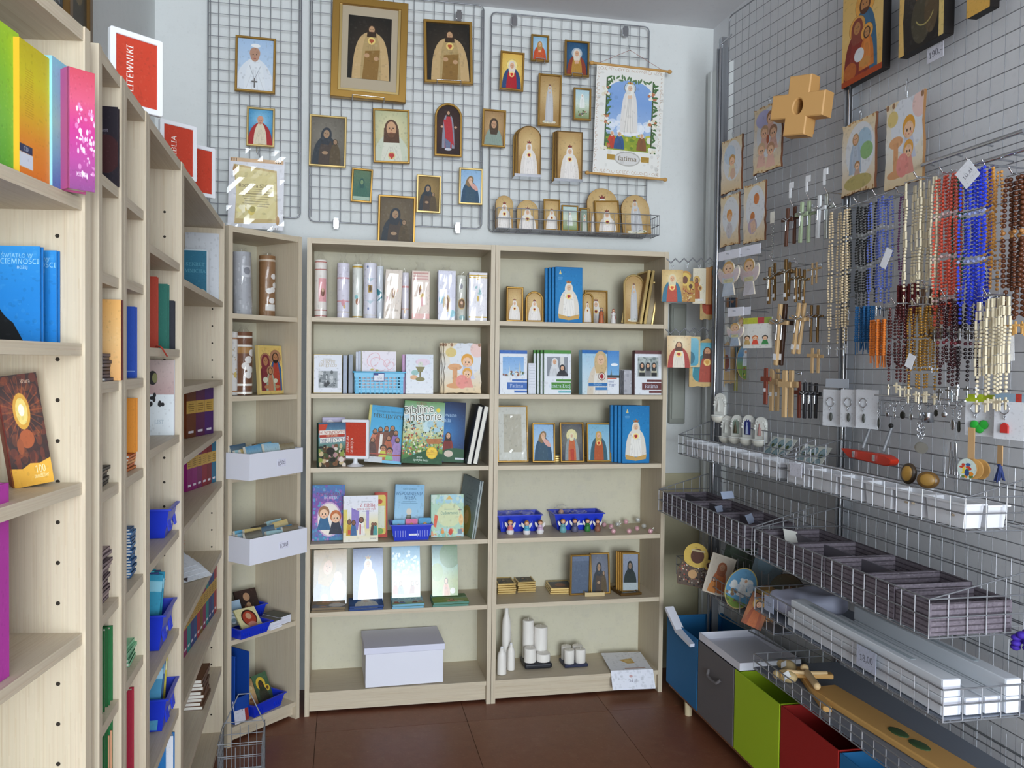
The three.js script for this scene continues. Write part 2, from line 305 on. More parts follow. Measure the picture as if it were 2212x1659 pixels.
bookcase(L, 0.8845, 1.862, S5, 'farthest birch bookcase of the left row, with rows of gold-banded prayer books', { holes: [1] });

// ---------------------------------------------------------------- builders for the goods
function wires(list, r, sides = 5) { return join(list.map(([a, b]) => rod(a, b, r, sides))); }
// a wire grid panel: nx by ny meshes; the outer bars are thicker
function wireGrid(t, w, h, nx, ny, o = {}) {
  const r = o.r ?? 0.0016, fr = [], seg = [], c = 0.02;
  for (let i = 1; i < nx; i++) { const x = -w / 2 + (w * i) / nx; seg.push([V(x, 0, 0), V(x, h, 0)]); }
  for (let j = 1; j < ny; j++) { const y = (h * j) / ny; seg.push([V(-w / 2, y, r * 2), V(w / 2, y, r * 2)]); }
  part(t, 'wires', join(seg.map(([a, b]) => rod(a, b, a.x === b.x ? r * (o.thin ?? 1) : r, 5))), M.wire, 'stuff');
  const loop = [V(-w / 2 + c, 0, 0), V(w / 2 - c, 0, 0), V(w / 2 - c * 0.3, c * 0.3, 0), V(w / 2, c, 0), V(w / 2, h - c, 0), V(w / 2 - c * 0.3, h - c * 0.3, 0), V(w / 2 - c, h, 0), V(-w / 2 + c, h, 0), V(-w / 2 + c * 0.3, h - c * 0.3, 0), V(-w / 2, h - c, 0), V(-w / 2, c, 0), V(-w / 2 + c * 0.3, c * 0.3, 0)];
  part(t, 'outer_bar', join(loop.map((p, i) => rod(p, loop[(i + 1) % loop.length], o.fr ?? 0.003, 8))), M.wire);
  if (o.second) for (const q of [-1, 1]) part(t, 'inner_bar', rod(V(q * (w / 2 - 0.009), c, 0), V(q * (w / 2 - 0.009), h - c, 0), 0.0025), M.wire);
  return t;
}
function clip(t, x, y) { const c = part(t, 'wall_clip', join([rbox(0.03, 0.036, 0.012, 0.003, x, y, 0.006), box(0.02, 0.05, 0.003, x, y, 0.014)]), M.chrome); return c; }
// framed picture; origin at the bottom centre of its back
function framed(o) {                                         // {name,label,cat,w,h,d,fw,print,m,arch,mat,group}
  const { w, h, d = 0.016, fw = 0.009 } = o, t = thing(o.name ?? 'framed_picture', o.label, o.cat ?? 'framed picture', o.group);
  let ring, hole, inner;
  if (o.arch) { ring = archShape(w, h); hole = archShape(w, h, fw); inner = archShape(w, h, fw * 0.8); }
  else { ring = rectShape(w, h); hole = new THREE.Path([[-1, 1], [1, 1], [1, -1], [-1, -1]].map(([a, b]) => new THREE.Vector2(a * (w / 2 - fw), b > 0 ? h - fw : fw))); inner = null; }
  if (o.arch) ring.holes.push(new THREE.Path(hole.getPoints(10))); else ring.holes.push(hole);
  part(t, 'frame', extrude(ring, d, Math.min(0.002, fw / 4), 12), o.m ?? M.gold);
  if (o.lip) { const s2 = rectShape(w - fw * 1.1, h - fw * 1.1); const f2 = fw * 1.35; s2.holes.push(new THREE.Path([[-1, 1], [1, 1], [1, -1], [-1, -1]].map(([a, b]) => new THREE.Vector2(a * (w / 2 - f2), b > 0 ? h - fw * 0.55 - f2 + fw * 0.55 : f2 - fw * 0.55)))); part(t, 'frame_lip', extrude(s2, d * 0.8, 0.0008).translate(0, fw * 0.55, 0), M.goldLight); }
  const pz = d * 0.45;
  if (o.arch) part(t, 'picture', printShape(inner, 0.002, o.print).translate(0, 0, pz), o.matte ? matte(o.print) : gloss(o.print));
  else if (o.mount) { const m = o.mount; part(t, 'mount', printBox(w - fw * 1.6, h - fw * 1.6, 0.002, P(16, 16, (c, hh) => rect(c, m.col, -5, -5, 120, hh + 20), m.col)).translate(0, fw * 0.8, pz), M.mount ??= mat('#b9ab93', 0.8)); part(t, 'picture', printBox(m.w, m.h, 0.002, o.print).translate(0, (h - m.h) / 2 + (m.dy ?? 0), pz + 0.0016), gloss(o.print)); }
  else part(t, 'picture', printBox(w - fw * 1.6, h - fw * 1.6, 0.002, o.print).translate(0, fw * 0.8, pz), o.matte ? matte(o.print) : gloss(o.print));
  part(t, 'backing', o.arch ? extrude(archShape(w, h, fw * 0.6), 0.003, 0, 12) : box(w - fw, h - fw, 0.003, 0, h / 2, 0.002), M.goldDark);
  if (o.ledge) part(t, 'ledge_hook', wirePath([V(-o.ledge, 0.0, -0.004), V(-o.ledge, -0.006, d + 0.006), V(-o.ledge, 0.012, d + 0.006), V(o.ledge, 0.012, d + 0.006), V(o.ledge, -0.006, d + 0.006), V(o.ledge, 0, -0.004)], 0.0016), M.chrome);
  return t;
}
// book standing upright, cover to the front; origin at the bottom centre of the back board
function book(o) {                                           // {label,w,h,d,print,spine,side:-1|1,group,cat,name}
  const { w, h, d = 0.016 } = o, t = thing(o.name ?? 'book', o.label, o.cat ?? 'book', o.group), b = 0.0022, s = o.side ?? -1;
  part(t, 'cover', join([printBox(w, h, b, o.print).translate(0, 0, d - b / 2), printBox(w, h, b, { ...o.print, x: o.print.edge.x, y: o.print.edge.y, w: 4, h: 4, edge: o.print.edge }).translate(0, 0, b / 2), printBox(b, h, d, { ...o.print, x: o.print.edge.x, y: o.print.edge.y, w: 4, h: 4, edge: o.print.edge }).translate(s * (w / 2 - b / 2), 0, d / 2)]), o.matte ? matte(o.print) : gloss(o.print));
  part(t, 'pages', box(w - 0.006, h - 0.006, d - 2 * b, -s * -0.0015, h / 2, d / 2), M.pages);
  return t;
}
// wrinkled clear wrapping round a candle or box, gathered at the top
function wrapper(rx, rz, h, tuft, square) {
  const nu = 28, nv = 9, pos = [], idx = [];
  for (let j = 0; j <= nv; j++) for (let i = 0; i < nu; i++) {
    const a = (i / nu) * Math.PI * 2, v = j / nv; let y, k;
    if (v < 0.72) { y = (h * v) / 0.72; k = 1 + rr(0.0, 0.06); } else { const q = (v - 0.72) / 0.28; y = h + tuft * q; k = q < 0.4 ? 1 - q * 2.1 : 0.18 + (q - 0.4) * 0.55; k *= rr(0.75, 1.2); }
    let x = Math.cos(a), z = Math.sin(a);
    if (square) { const m = Math.max(Math.abs(x), Math.abs(z)) ** 0.85; x /= m; z /= m; }
    pos.push(x * rx * k, y + (v > 0.72 ? rr(-0.006, 0.006) : 0), z * rz * k);
  }
  for (let j = 0; j < nv; j++) for (let i = 0; i < nu; i++) { const a = j * nu + i, b = j * nu + ((i + 1) % nu); idx.push(a, a + nu, b, b, a + nu, b + nu); }
  const g = new THREE.BufferGeometry(); g.setAttribute('position', new THREE.Float32BufferAttribute(pos, 3)); g.setIndex(idx);
  const f = g.toNonIndexed(); f.computeVertexNormals(); f.setAttribute('uv', new THREE.Float32BufferAttribute(new Float32Array(f.attributes.position.count * 2), 2)); return f;
}
function wrappedCandle(o) {                                  // {label,r,h,print,tuft,group}
  const t = thing('wrapped_candle', o.label, 'candle', o.group);
  part(t, 'candle', printCylinder(o.r, o.h, o.print), matte(o.print));
  part(t, 'wick', new THREE.CylinderGeometry(0.0012, 0.0012, 0.012, 6).translate(0, o.h + 0.006, 0), M.paper);
  if (o.tuft !== 0) part(t, 'clear_wrapping', wrapper(o.r * 1.06, o.r * 1.06, o.h, o.tuft ?? 0.045), M.cello);
  return t;
}
function wrappedBox(o) {
  const t = thing('wrapped_candle_box', o.label, 'candle box', o.group);
  part(t, 'box', printBox(o.w, o.h, o.d ?? o.w * 0.8, o.print), matte(o.print));
  if (o.tuft !== 0) part(t, 'clear_wrapping', wrapper(o.w * 0.525, (o.d ?? o.w * 0.8) * 0.525, o.h, o.tuft ?? 0.03, true), M.cello);
  return t;
}
// open plastic tray with sloping walls and a rim
function trayGeo(w, d, h, k = 0.84, th = 0.002) {
  const q = (f, y, s) => [V(-w / 2 * f - s, y, -d / 2 * f - s), V(w / 2 * f + s, y, -d / 2 * f - s), V(w / 2 * f + s, y, d / 2 * f + s), V(-w / 2 * f - s, y, d / 2 * f + s)];
  const rings = [q(k, 0, 0), q(1, h, 0), q(1, h, 0.006), q(1, h - 0.004, 0.006), q(1, h - 0.004, 0.0035), q(1, h, -th), q(k, th, -th)];
  const tri = [], quad = (a, b, c, d2) => tri.push(a, b, c, a, c, d2);
  const wall = (A, Bq, flip) => { for (let i = 0; i < 4; i++) { const j = (i + 1) % 4; flip ? quad(A[i], A[j], Bq[j], Bq[i]) : quad(A[j], A[i], Bq[i], Bq[j]); } };
  wall(rings[0], rings[1]); wall(rings[3], rings[2]); wall(rings[5], rings[2], true); wall(rings[6], rings[5], true);
  quad(rings[6][3], rings[6][2], rings[6][1], rings[6][0]); quad(rings[0][0], rings[0][1], rings[0][2], rings[0][3]);
  const g = new THREE.BufferGeometry(); g.setAttribute('position', new THREE.Float32BufferAttribute(tri.flatMap((p) => [p.x, p.y, p.z]), 3)); g.setAttribute('uv', new THREE.Float32BufferAttribute(new Float32Array(tri.length * 2), 2)); g.computeVertexNormals(); return g;
}
function plasticBasket(o) {                                  // {label,w,d,h,m,tag}
  const t = thing('plastic_basket', o.label, 'basket', o.group), m = (o.m ?? M.blue); m.side = THREE.DoubleSide;
  part(t, 'tray', trayGeo(o.w, o.d, o.h), m);
  const ribs = []; const n = Math.round(o.w / 0.012);
  for (let i = 1; i < n; i++) if (Math.abs(i - n / 2) > 2) { const x = (-0.5 + i / n) * o.w * 0.9; ribs.push(turn(box(0.003, o.h * 0.55, 0.004), -Math.atan2(o.d * 0.08, o.h), 0, 0).translate(x, o.h * 0.5, o.d * 0.462)); }
  part(t, 'rib', join(ribs), m, 'stuff');
  if (o.tag) part(t, 'price_tag', turn(printBox(o.w * 0.24, o.h * 0.42, 0.001, o.tag), -Math.atan2(o.d * 0.08, o.h), 0, 0).translate(o.tagX ?? 0, o.h * 0.3, o.d * 0.458), matte(o.tag));
  return t;
}
function cardBox(o) {                                        // open white box: bottom, four walls
  const t = thing(o.name ?? 'card_box', o.label, o.cat ?? 'box', o.group), { w, d, h } = o, k = 0.003;
  part(t, 'box_walls', join([box(w, h, k, 0, h / 2, d / 2 - k / 2), box(w, h, k, 0, h / 2, -d / 2 + k / 2), box(k, h, d - 2 * k, -w / 2 + k / 2, h / 2, 0), box(k, h, d - 2 * k, w / 2 - k / 2, h / 2, 0), box(w - 2 * k, k, d - 2 * k, 0, k / 2, 0)]), o.m ?? M.card);
  if (o.tag) part(t, 'price_label', printBox(o.tw ?? w * 0.34, o.th ?? h * 0.4, 0.001, o.tag).translate(o.tagX ?? 0, h * 0.36, d / 2 + 0.0006), matte(o.tag));
  return t;
}
const plaque = (o) => { const t = thing(o.name ?? 'plaque', o.label, o.cat ?? 'plaque', o.group); part(t, 'panel', printShape(o.shape ?? deckleShape(o.w, o.h), o.d ?? 0.008, o.print, o.bevel ?? 0), o.coat ? coated(o.print) : o.gloss ? gloss(o.print) : matte(o.print)); if (o.ring) part(t, 'hanger', tube([V(0, o.h * 0.97, 0), V(-0.006, o.h + 0.02, 0.004), V(0, o.h + o.ring, 0), V(0.006, o.h + 0.02, 0.004), V(0, o.h * 0.97, 0)], 0.0008, 16, 5), M.chrome); return t; };
// where a rectangle between two sighted corners sits on a face: {x, y, w, h} with x in the middle and y at the bottom
function fit(face, [xl, yt, xr, yb], z = 0) { const ym = (yt + yb) / 2, a = face.at(xl, ym, z), b = face.at(xr, ym, z), xm = (xl + xr) / 2, p = face.at(xm, yt, z), q = face.at(xm, yb, z); return { x: (a.x + b.x) / 2, w: b.x - a.x, y: q.y, h: p.y - q.y, z }; }
function fitOn(face, r, y, z) { const f = fit(face, r, z); return { ...f, y: y + 0.0006, h: f.y + f.h - y }; }
const dims = (f) => ({ w: f.w, h: f.h });

// prints used again and again
const PR = {};
const robeBg = (a, b, o) => (c, hh) => { rgrad(c, hh, 50, hh * 0.4, 90, a, b); fig(c, { base: hh + 4, ...o }); };
const GOLD1 = '#d9bd84', GOLD2 = '#a9804a';
const crownedLady = (w, h, hs = 0.36) => P(w, h, (c, hh) => { rgrad(c, hh, 50, hh * 0.35, 95, '#dcc08a', '#a57f48'); fig(c, { y: hh * hs, r: 11, base: hh + 3, sp: 40, veil: '#e9e3dc', robe: '#efe9e4', mantle: '#e4ddd6', crown: '#7d4a3a', skin: '#e0b898', heart: '#8d2530' }); }, '#9a7238');
const crownedStanding = (w, h) => P(w, h, (c, hh) => { rgrad(c, hh, 50, hh * 0.4, 95, '#d8bd8c', '#a98650'); disc(c, 50, hh * 0.93, 34, 7, '#d9d5bf'); fig(c, { y: hh * 0.24, r: 7, base: hh * 0.93, sp: 20, veil: '#c9c8c6', robe: '#cfd0d2', mantle: '#bfc0c4', crown: '#6d5a4a', skin: '#d8b898' }); blobs(c, 14, 22, hh * 0.9, 78, hh * 0.96, ['#f0efe0', '#6f7a50', '#efe6d8'], 1, 2.5); }, '#9a7238');
const darkMother = (w, h, a = '#6d6552', b = '#46413a') => P(w, h, (c, hh) => { rgrad(c, hh, 45, hh * 0.4, 90, a, b); fig(c, { x: 46, y: hh * 0.34, r: 12, base: hh + 4, sp: 42, veil: '#33383f', robe: '#4c4038', mantle: '#343b42', skin: '#a98a6c', hands: false, tilt: 0.15 }); fig(c, { x: 72, y: hh * 0.5, r: 7, base: hh + 4, sp: 17, robe: '#5a4b34', skin: '#a5876a', hair: '#4a3a28', hands: false }); disc(c, 42, hh * 0.74, 9, 5, '#a98a6c'); }, '#7d6030');
const blueMother = (w, h) => P(w, h, (c, hh) => { vgrad(c, hh, '#8fb6dc', '#c5d9ea'); fig(c, { x: 48, y: hh * 0.3, r: 12, base: hh + 4, sp: 44, veil: '#8a7150', robe: '#39566a', mantle: '#31506a', skin: '#e2b596', hands: false, tilt: 0.5 }); c.save(); c.translate(66, hh * 0.5); c.rotate(0.7); disc(c, 0, 0, 24, 10, '#dba79c'); disc(c, -24, -3, 9, 8, '#e4bd9e'); c.restore(); }, '#8a6a34');
const redHeartLady = (w, h, bg = ['#6fa6c8', '#a8cade']) => P(w, h, (c, hh) => { vgrad(c, hh, ...bg); fig(c, { y: hh * 0.3, r: 11, base: hh + 4, sp: 40, veil: '#caa25a', robe: '#b4572c', mantle: '#38606e', skin: '#e2b392', heart: '#c43a22' }); }, '#8a6a34');
const tagPrint = (s, bg = '#eceef4', col = '#222a3c', w = 64, h = 34, size = 40) => P(w, h, (c, hh) => { fill(c, hh, bg); say(c, s, 50, hh / 2, size, col, 'serif', 'center', -0.08); }, bg);

// ---------------------------------------------------------------- back wall: wire grids and what hangs on them
{
  const grid = (r, nx, ny, label, top, o) => {
    const f = fit(WALL, r, 0.03), h = top ? f.h + top : f.h, t = thing('wire_grid_panel', label, 'wire grid');
    wireGrid(t, f.w, h, nx, Math.round(ny * h / f.h), o); put(t, WALL, f.x, f.y, 0.03);
    return [t, f];
  };
  grid([449, -20, 650, 467], 9, 20, 'narrow wire grid on the back wall above the corner bookcase', 0.03, { second: true });
  const [g2, f2] = grid([669, -6, 1043, 486], 17, 20, 'wire grid on the back wall holding the largest gold framed picture', 0, { second: true });
  const [g3, f3] = grid([1059, 42, 1399, 508], 16, 20, 'wire grid on the back wall holding the cloth banner');
  for (const [px, py] of [[991, 36], [726, 484], [988, 493]]) { const p = WALL.at(px, py, 0.03); clip(g2, p.x - f2.x, p.y - f2.y); }
  for (const [px, py] of [[1110, 47], [1350, 70]]) { const p = WALL.at(px, py, 0.03); clip(g3, p.x - f3.x, p.y - f3.y); }
  // roll: degrees the picture hangs out of plumb
  const hang = (r, label, print, o = {}) => {
    const z = 0.04 + (o.z ?? 0), f = fit(WALL, r, z + 0.012); let { w, h } = f; const a = Math.abs(rad(o.roll ?? 0));
    const W0 = w, H0 = h; w = (W0 * Math.cos(a) - H0 * Math.sin(a)) / Math.cos(2 * a); h = (H0 * Math.cos(a) - W0 * Math.sin(a)) / Math.cos(2 * a);
    const t = framed({ w, h, label, print, ...o }); const s = Math.sin(rad(o.roll ?? 0));
    return put(t, WALL, f.x + (h / 2) * s, f.y + f.h / 2 - (h / 2) * Math.cos(a), z, 0, 0, o.roll ?? 0);
  };
  const rise = -1.4; // the panels hang a shade low on the right
  hang([507, 79, 596, 200], 'gold framed portrait of an older man in white with a pectoral cross', P(150, 200, (c, hh) => { vgrad(c, hh, '#a8c4e4', '#cfe0f0'); fig(c, { x: 48, y: hh * 0.3, r: 17, bald: true, base: hh + 4, sp: 54, robe: '#e4e9ee', mantle: '#dfe5ec', skin: '#b98f78', hands: false }); disc(c, 50, hh * 0.13, 13, 5, '#eef0f2'); c.strokeStyle = '#8a8f98'; c.lineWidth = 1; c.beginPath(); c.moveTo(34, hh * 0.52); c.lineTo(48, hh * 0.78); c.lineTo(64, hh * 0.52); c.stroke(); rect(c, '#6d6a68', 46, hh * 0.76, 4, hh * 0.18); rect(c, '#6d6a68', 40, hh * 0.81, 16, 4); }, '#8a6a34'), { roll: -0.8, fw: 0.01 });
  hang([532, 232, 594, 317], 'small gold framed portrait of an older man in a red cape', P(120, 160, (c, hh) => { rgrad(c, hh, 50, hh * 0.3, 70, '#9cd0ea', '#2f7fb4'); fig(c, { x: 48, y: hh * 0.3, r: 15, bald: true, base: hh + 4, sp: 50, robe: '#e0d3b8', mantle: '#a92a2a', skin: '#d49a80', hands: false }); }, '#8a6a34'), { roll: -0.8, m: M.goldLight });
  const robed = (w, h) => P(w, h, (c, hh) => { rgrad(c, hh, 50, hh * 0.45, 80, '#3c3022', '#17130d'); fig(c, { x: 54, y: hh * 0.2, r: 9, base: hh + 6, sp: 44, robe: '#b59a68', mantle: '#c7a877', skin: '#c29a74', hair: '#3a2717', long: true, beard: '#3a2717', heart: '#b0522f', hands: false }); poly(c, '#8d6a33', 40, hh * 0.55, 74, hh * 0.52, 70, hh + 4, 34, hh + 4); disc(c, 44, hh * 0.62, 6, 5, '#c29a74'); disc(c, 66, hh * 0.66, 6, 5, '#c29a74'); }, '#1b150e');
  { const f = fit(WALL, [714, 0, 881, 219], 0.07); hang([714, 0, 881, 219], 'largest gold framed picture with a wide beige mount and a bearded figure', robed(190, 270), { roll: -1.2, fw: 0.032, d: 0.032, lip: true, mount: { col: '#b9ab93', w: f.w * 0.56, h: f.h * 0.62, dy: 0.01 }, ledge: 0.07 }); }
  hang([914, 44, 1022, 182], 'unmounted gold framed picture of the robed figure, tilted and propped on a wire ledge', robed(170, 230), { roll: 1.4, fw: 0.013, d: 0.02, ledge: 0.055 });
  hang([667, 249, 749, 361], 'framed grey-brown icon of a dark mother, left on the middle wall grid', darkMother(140, 190, '#8a8478', '#5c564c'), { roll: -0.8, m: M.goldLight });
  hang([805, 235, 886, 353], 'framed pale picture of a long haired face above a small red heart', P(150, 200, (c, hh) => { rgrad(c, hh, 50, hh * 0.4, 80, '#e8dcae', '#a9b08c'); fig(c, { y: hh * 0.34, r: 20, base: hh + 6, sp: 58, robe: '#dcdccb', mantle: '#ccd2bd', skin: '#cfa27c', hair: '#5a3d2a', long: true, beard: '#6d4a32', hands: false }); disc(c, 50, hh * 0.88, 11, 10, '#d9c48a'); disc(c, 47, hh * 0.87, 5, 5, '#c23a34'); disc(c, 53, hh * 0.87, 5, 5, '#c23a34'); poly(c, '#c23a34', 42, hh * 0.88, 58, hh * 0.88, 50, hh * 0.95); }, '#8a6a34'), { roll: 1 });
  hang([939, 223, 998, 338], 'arched gold frame with a standing figure in a red sash on dark brown', P(110, 200, (c, hh) => { rgrad(c, hh, 50, hh * 0.5, 90, '#4c2b22', '#2a1712'); fig(c, { y: hh * 0.16, r: 7, base: hh * 0.86, sp: 26, robe: '#b8323a', mantle: '#8c8fa0', skin: '#d2a888', hair: '#3c2618', long: true, hands: false }); poly(c, '#b8323a', 30, hh * 0.3, 62, hh * 0.28, 74, hh * 0.8, 40, hh * 0.7); poly(c, '#6c7490', 36, hh * 0.66, 60, hh * 0.74, 58, hh * 0.88, 40, hh * 0.88); disc(c, 24, hh * 0.44, 6, 4, '#d2a888'); disc(c, 80, hh * 0.44, 6, 4, '#d2a888'); disc(c, 50, hh * 0.88, 14, 5, '#c9ccd6'); }, '#3a2418'), { arch: true, fw: 0.01 });
  hang([1041, 236, 1093, 318], 'gold framed brown portrait of a veiled woman between the two wide grids', P(110, 160, robeBg('#c9a878', '#8f6d44', { y: 54, r: 17, sp: 46, veil: '#4c3b2c', robe: '#8fa094', skin: '#c99c7a', hands: false }), '#8a6a34'), { roll: -1 });
  hang([757, 363, 806, 438], 'small gold framed greenish icon, tilted, under the grey-brown icon', P(100, 140, (c, hh) => { vgrad(c, hh, '#5f7a5c', '#3c6a60'); fig(c, { y: hh * 0.38, r: 11, base: hh * 0.84, sp: 34, veil: '#2f5a52', robe: '#3f6d5c', skin: '#7c9a70', hands: false }); rect(c, '#a9c0ae', 0, hh * 0.86, 100, 30); }, '#8a6a34'), { roll: -2.5 });
  hang([899, 378, 953, 460], 'small framed icon of a mother in dark green on gold, above the bookcase', darkMother(110, 160, '#a98a52', '#6d5a34'), { roll: -0.8, m: M.goldLight });
  hang([991, 363, 1043, 442], 'small framed picture of a blue-cloaked mother and baby on the middle grid', blueMother(110, 160), { roll: -0.5, m: M.goldLight });
  hang([815.5, 422, 898, 536], 'framed brown icon standing lowest, its foot behind the bookcase top', darkMother(150, 210, '#75664e', '#564a3a'), { roll: -0.8, fw: 0.01 });
  hang([1147, 75, 1186, 133], 'small framed picture of an orange-robed woman, highest on the right grid', P(100, 140, robeBg('#bcd8ec', '#6fa6cc', { y: 46, r: 13, sp: 44, veil: '#b58a4a', robe: '#cf5a30', mantle: '#c8502c', skin: '#e2b392' }), '#8a6a34'), { roll: -0.5, ledge: 0.02 });
  hang([1220, 88, 1273, 165], 'gold framed picture of a white-veiled woman on deep blue', P(110, 160, robeBg('#3f7096', '#173a5c', { y: 48, r: 13, sp: 46, veil: '#dfd6c8', robe: '#b88a3c', mantle: '#8f3f2c', skin: '#d9a988', halo: 'rgba(220,225,230,.7)' }), '#8a6a34'), { ledge: 0.025 });
  hang([1079, 111, 1133, 196], 'gold framed picture of a white-veiled woman with a red heart on yellow', P(110, 165, robeBg('#f2d67a', '#d9a944', { y: 50, r: 13, sp: 46, veil: '#e9ddd0', robe: '#b3202c', mantle: '#2c4a78', skin: '#e0ae8a', heart: '#e0362c', halo: 'rgba(255,240,170,.8)' }), '#8a6a34'), { roll: -1.5 });
  hang([1162, 160, 1213, 274], 'tall narrow gold framed picture of a crowned white statue on the right grid', crownedStanding(110, 240), { roll: -0.5 });
  hang([1239, 190, 1277, 260], 'small framed pale blue picture of an apparition beside the banner', PR.pale = P(90, 160, (c, hh) => { vgrad(c, hh, '#b4d4e0', '#d8e6da', '#7f9060'); fig(c, { y: hh * 0.2, r: 7, base: hh * 0.62, sp: 18, veil: '#f2f4f0', robe: '#eef2ee', skin: '#e6d2c0', hands: false }); blobs(c, 16, 15, hh * 0.72, 85, hh * 0.92, ['#8a5a44', '#3f5a7c', '#5f7a44', '#d8d0c0'], 3, 7); }, '#8a6a34'), {});
  // two thick stacks on ledges
  const stack = (r, label, n, arch, print) => {
    const z = 0.05, f = fit(WALL, r, z + n * 0.012), t = thing('plaque_stack', label, 'plaque');
    for (let i = 0; i < n; i++) { const g = arch ? extrude(archShape(f.w, f.h), 0.0105, 0.001, 12) : extrude(rectShape(f.w, f.h), 0.0105, 0.001); part(t, 'wood_panel', g.translate(-(n - 1 - i) * 0.0035, 0, i * 0.0115), i % 2 ? M.goldDark : M.gold); }
    const top = n * 0.0115;
    part(t, 'picture', printShape(arch ? archShape(f.w, f.h, 0.006) : new THREE.Shape([[-1, 0.007], [1, 0.007], [1, f.h - 0.007], [-1, f.h - 0.007]].map(([a, b]) => new THREE.Vector2(a * (f.w / 2 - 0.007), b))), 0.0014, print).translate(0, 0, top - 0.001), gloss(print));
    part(t, 'ledge', join([box(f.w + 0.01, 0.003, top + 0.02, -0.006, -0.002, top / 2), box(f.w + 0.012, 0.012, 0.002, -0.006, 0.003, top + 0.01)]), M.chrome);
    return put(t, WALL, f.x, f.y, z);
  };
  stack([1117, 271, 1169, 381], 'thick stack of arched wooden plaques showing a crowned lady with folded hands', 4, true, crownedLady(130, 260, 0.42));
  stack([1203, 283, 1259, 391], 'thick stack of rectangular gold plaques showing a crowned lady with a heart', 4, false, crownedLady(130, 250, 0.4));
  // hanging wire basket with arched and framed plaques
  {
    const zb = 0.042, zf = 0.155, a = WALL.at(1075, 470, zf), b = WALL.at(1424, 487, zf), yb = WALL.at(1250, 500, zf).y, yt = WALL.at(1250, 457, zf).y, w = b.x - a.x, h = yt - yb, d = zf - zb;
    const t = thing('wire_basket', 'shallow wire basket of gold plaques hooked low on the back wall grid', 'wire basket'), seg = [], rl = [];
    for (let i = 0; i <= 14; i++) { const x = -w / 2 + (w * i) / 14; seg.push([V(x, 0, 0), V(x, 0, d)], [V(x, 0, d), V(x, h, d)], [V(x, 0, 0), V(x, h * 1.3, 0)]); }
    for (let i = 1; i < 4; i++) for (const s of [-1, 1]) seg.push([V(s * w / 2, 0, (d * i) / 4), V(s * w / 2, h, (d * i) / 4)]);
    for (let i = 1; i < 5; i++) seg.push([V(-w / 2, 0, (d * i) / 5), V(w / 2, 0, (d * i) / 5)]);
    part(t, 'wires', wires(seg, 0.0014), M.wire, 'stuff');
    for (const y of [0, h * 0.5, h]) part(t, 'rail', join([rod(V(-w / 2, y, d), V(w / 2, y, d), 0.002), rod(V(-w / 2, y, 0), V(-w / 2, y, d), 0.002), rod(V(w / 2, y, 0), V(w / 2, y, d), 0.002)]), M.wire);
    const x0 = (a.x + b.x) / 2; put(t, WALL, x0, yb, zb);
    const stand = (r, label, o) => { const z = o.z, f = fitOn(WALL, r, yb + 0.003, z), p = o.print; let s; if (o.thick) { s = plaque({ name: o.arch ? 'arched_plaque' : 'plaque', label, w: f.w, h: f.h, d: 0.012, shape: o.arch ? archShape(f.w, f.h) : rectShape(f.w, f.h), print: p, gloss: true, bevel: 0.001 }); } else s = framed({ label, w: f.w, h: f.h, print: p, fw: 0.007, d: 0.012, arch: o.arch }); return put(s, WALL, f.x, f.y, z - 0.012, 0, o.lean ?? 3, o.roll ?? 0); };
    stand([1071, 422, 1109, 489], 'small arched gold plaque, leftmost in the hanging wire basket', { arch: true, thick: true, z: 0.125, print: crownedLady(110, 180) });
    stand([1117, 432, 1163, 492], 'arched gold plaque second from left in the hanging wire basket', { arch: true, thick: true, z: 0.125, print: crownedLady(110, 160, 0.42) });
    stand([1175, 430, 1211, 496], 'narrow rectangular gold frame in the middle of the hanging wire basket', { z: 0.125, print: crownedLady(100, 180, 0.42) });
    stand([1214, 443, 1250, 497], 'small pale blue framed picture in the hanging wire basket', { z: 0.122, print: P(90, 140, (c, hh) => { vgrad(c, hh, '#b9d2d4', '#d8e2cc', '#7f9464'); fig(c, { y: hh * 0.3, r: 8, base: hh * 0.8, sp: 20, veil: '#f0f2ee', robe: '#eaf0ea', skin: '#e2cdb8', hands: false }); }, '#8a6a34') });
    stand([1253, 449, 1275, 498], 'tiny framed picture half hidden beside the tall arch in the hanging basket', { z: 0.1, print: P(60, 120, (c, hh) => { vgrad(c, hh, '#9db0a4', '#6d7a5a'); fig(c, { y: hh * 0.3, r: 12, base: hh, sp: 28, robe: '#c9ccc4', veil: '#d9dcd4' }); }, '#8a6a34') });
    stand([1271, 406, 1337, 498], 'largest arched gold plaque at the back of the hanging wire basket', { arch: true, thick: true, z: 0.1, print: crownedLady(130, 190, 0.34), roll: 2 });
    stand([1288, 433, 1341, 501], 'gold framed crowned lady leaning before the largest arch in the basket', { z: 0.13, print: crownedLady(130, 180, 0.44), roll: 3 });
    stand([1347, 421, 1408, 505], 'arched plaque with a crowned white statue, rightmost in the hanging basket', { arch: true, thick: true, z: 0.13, print: crownedStanding(130, 190), roll: 5 });
  }
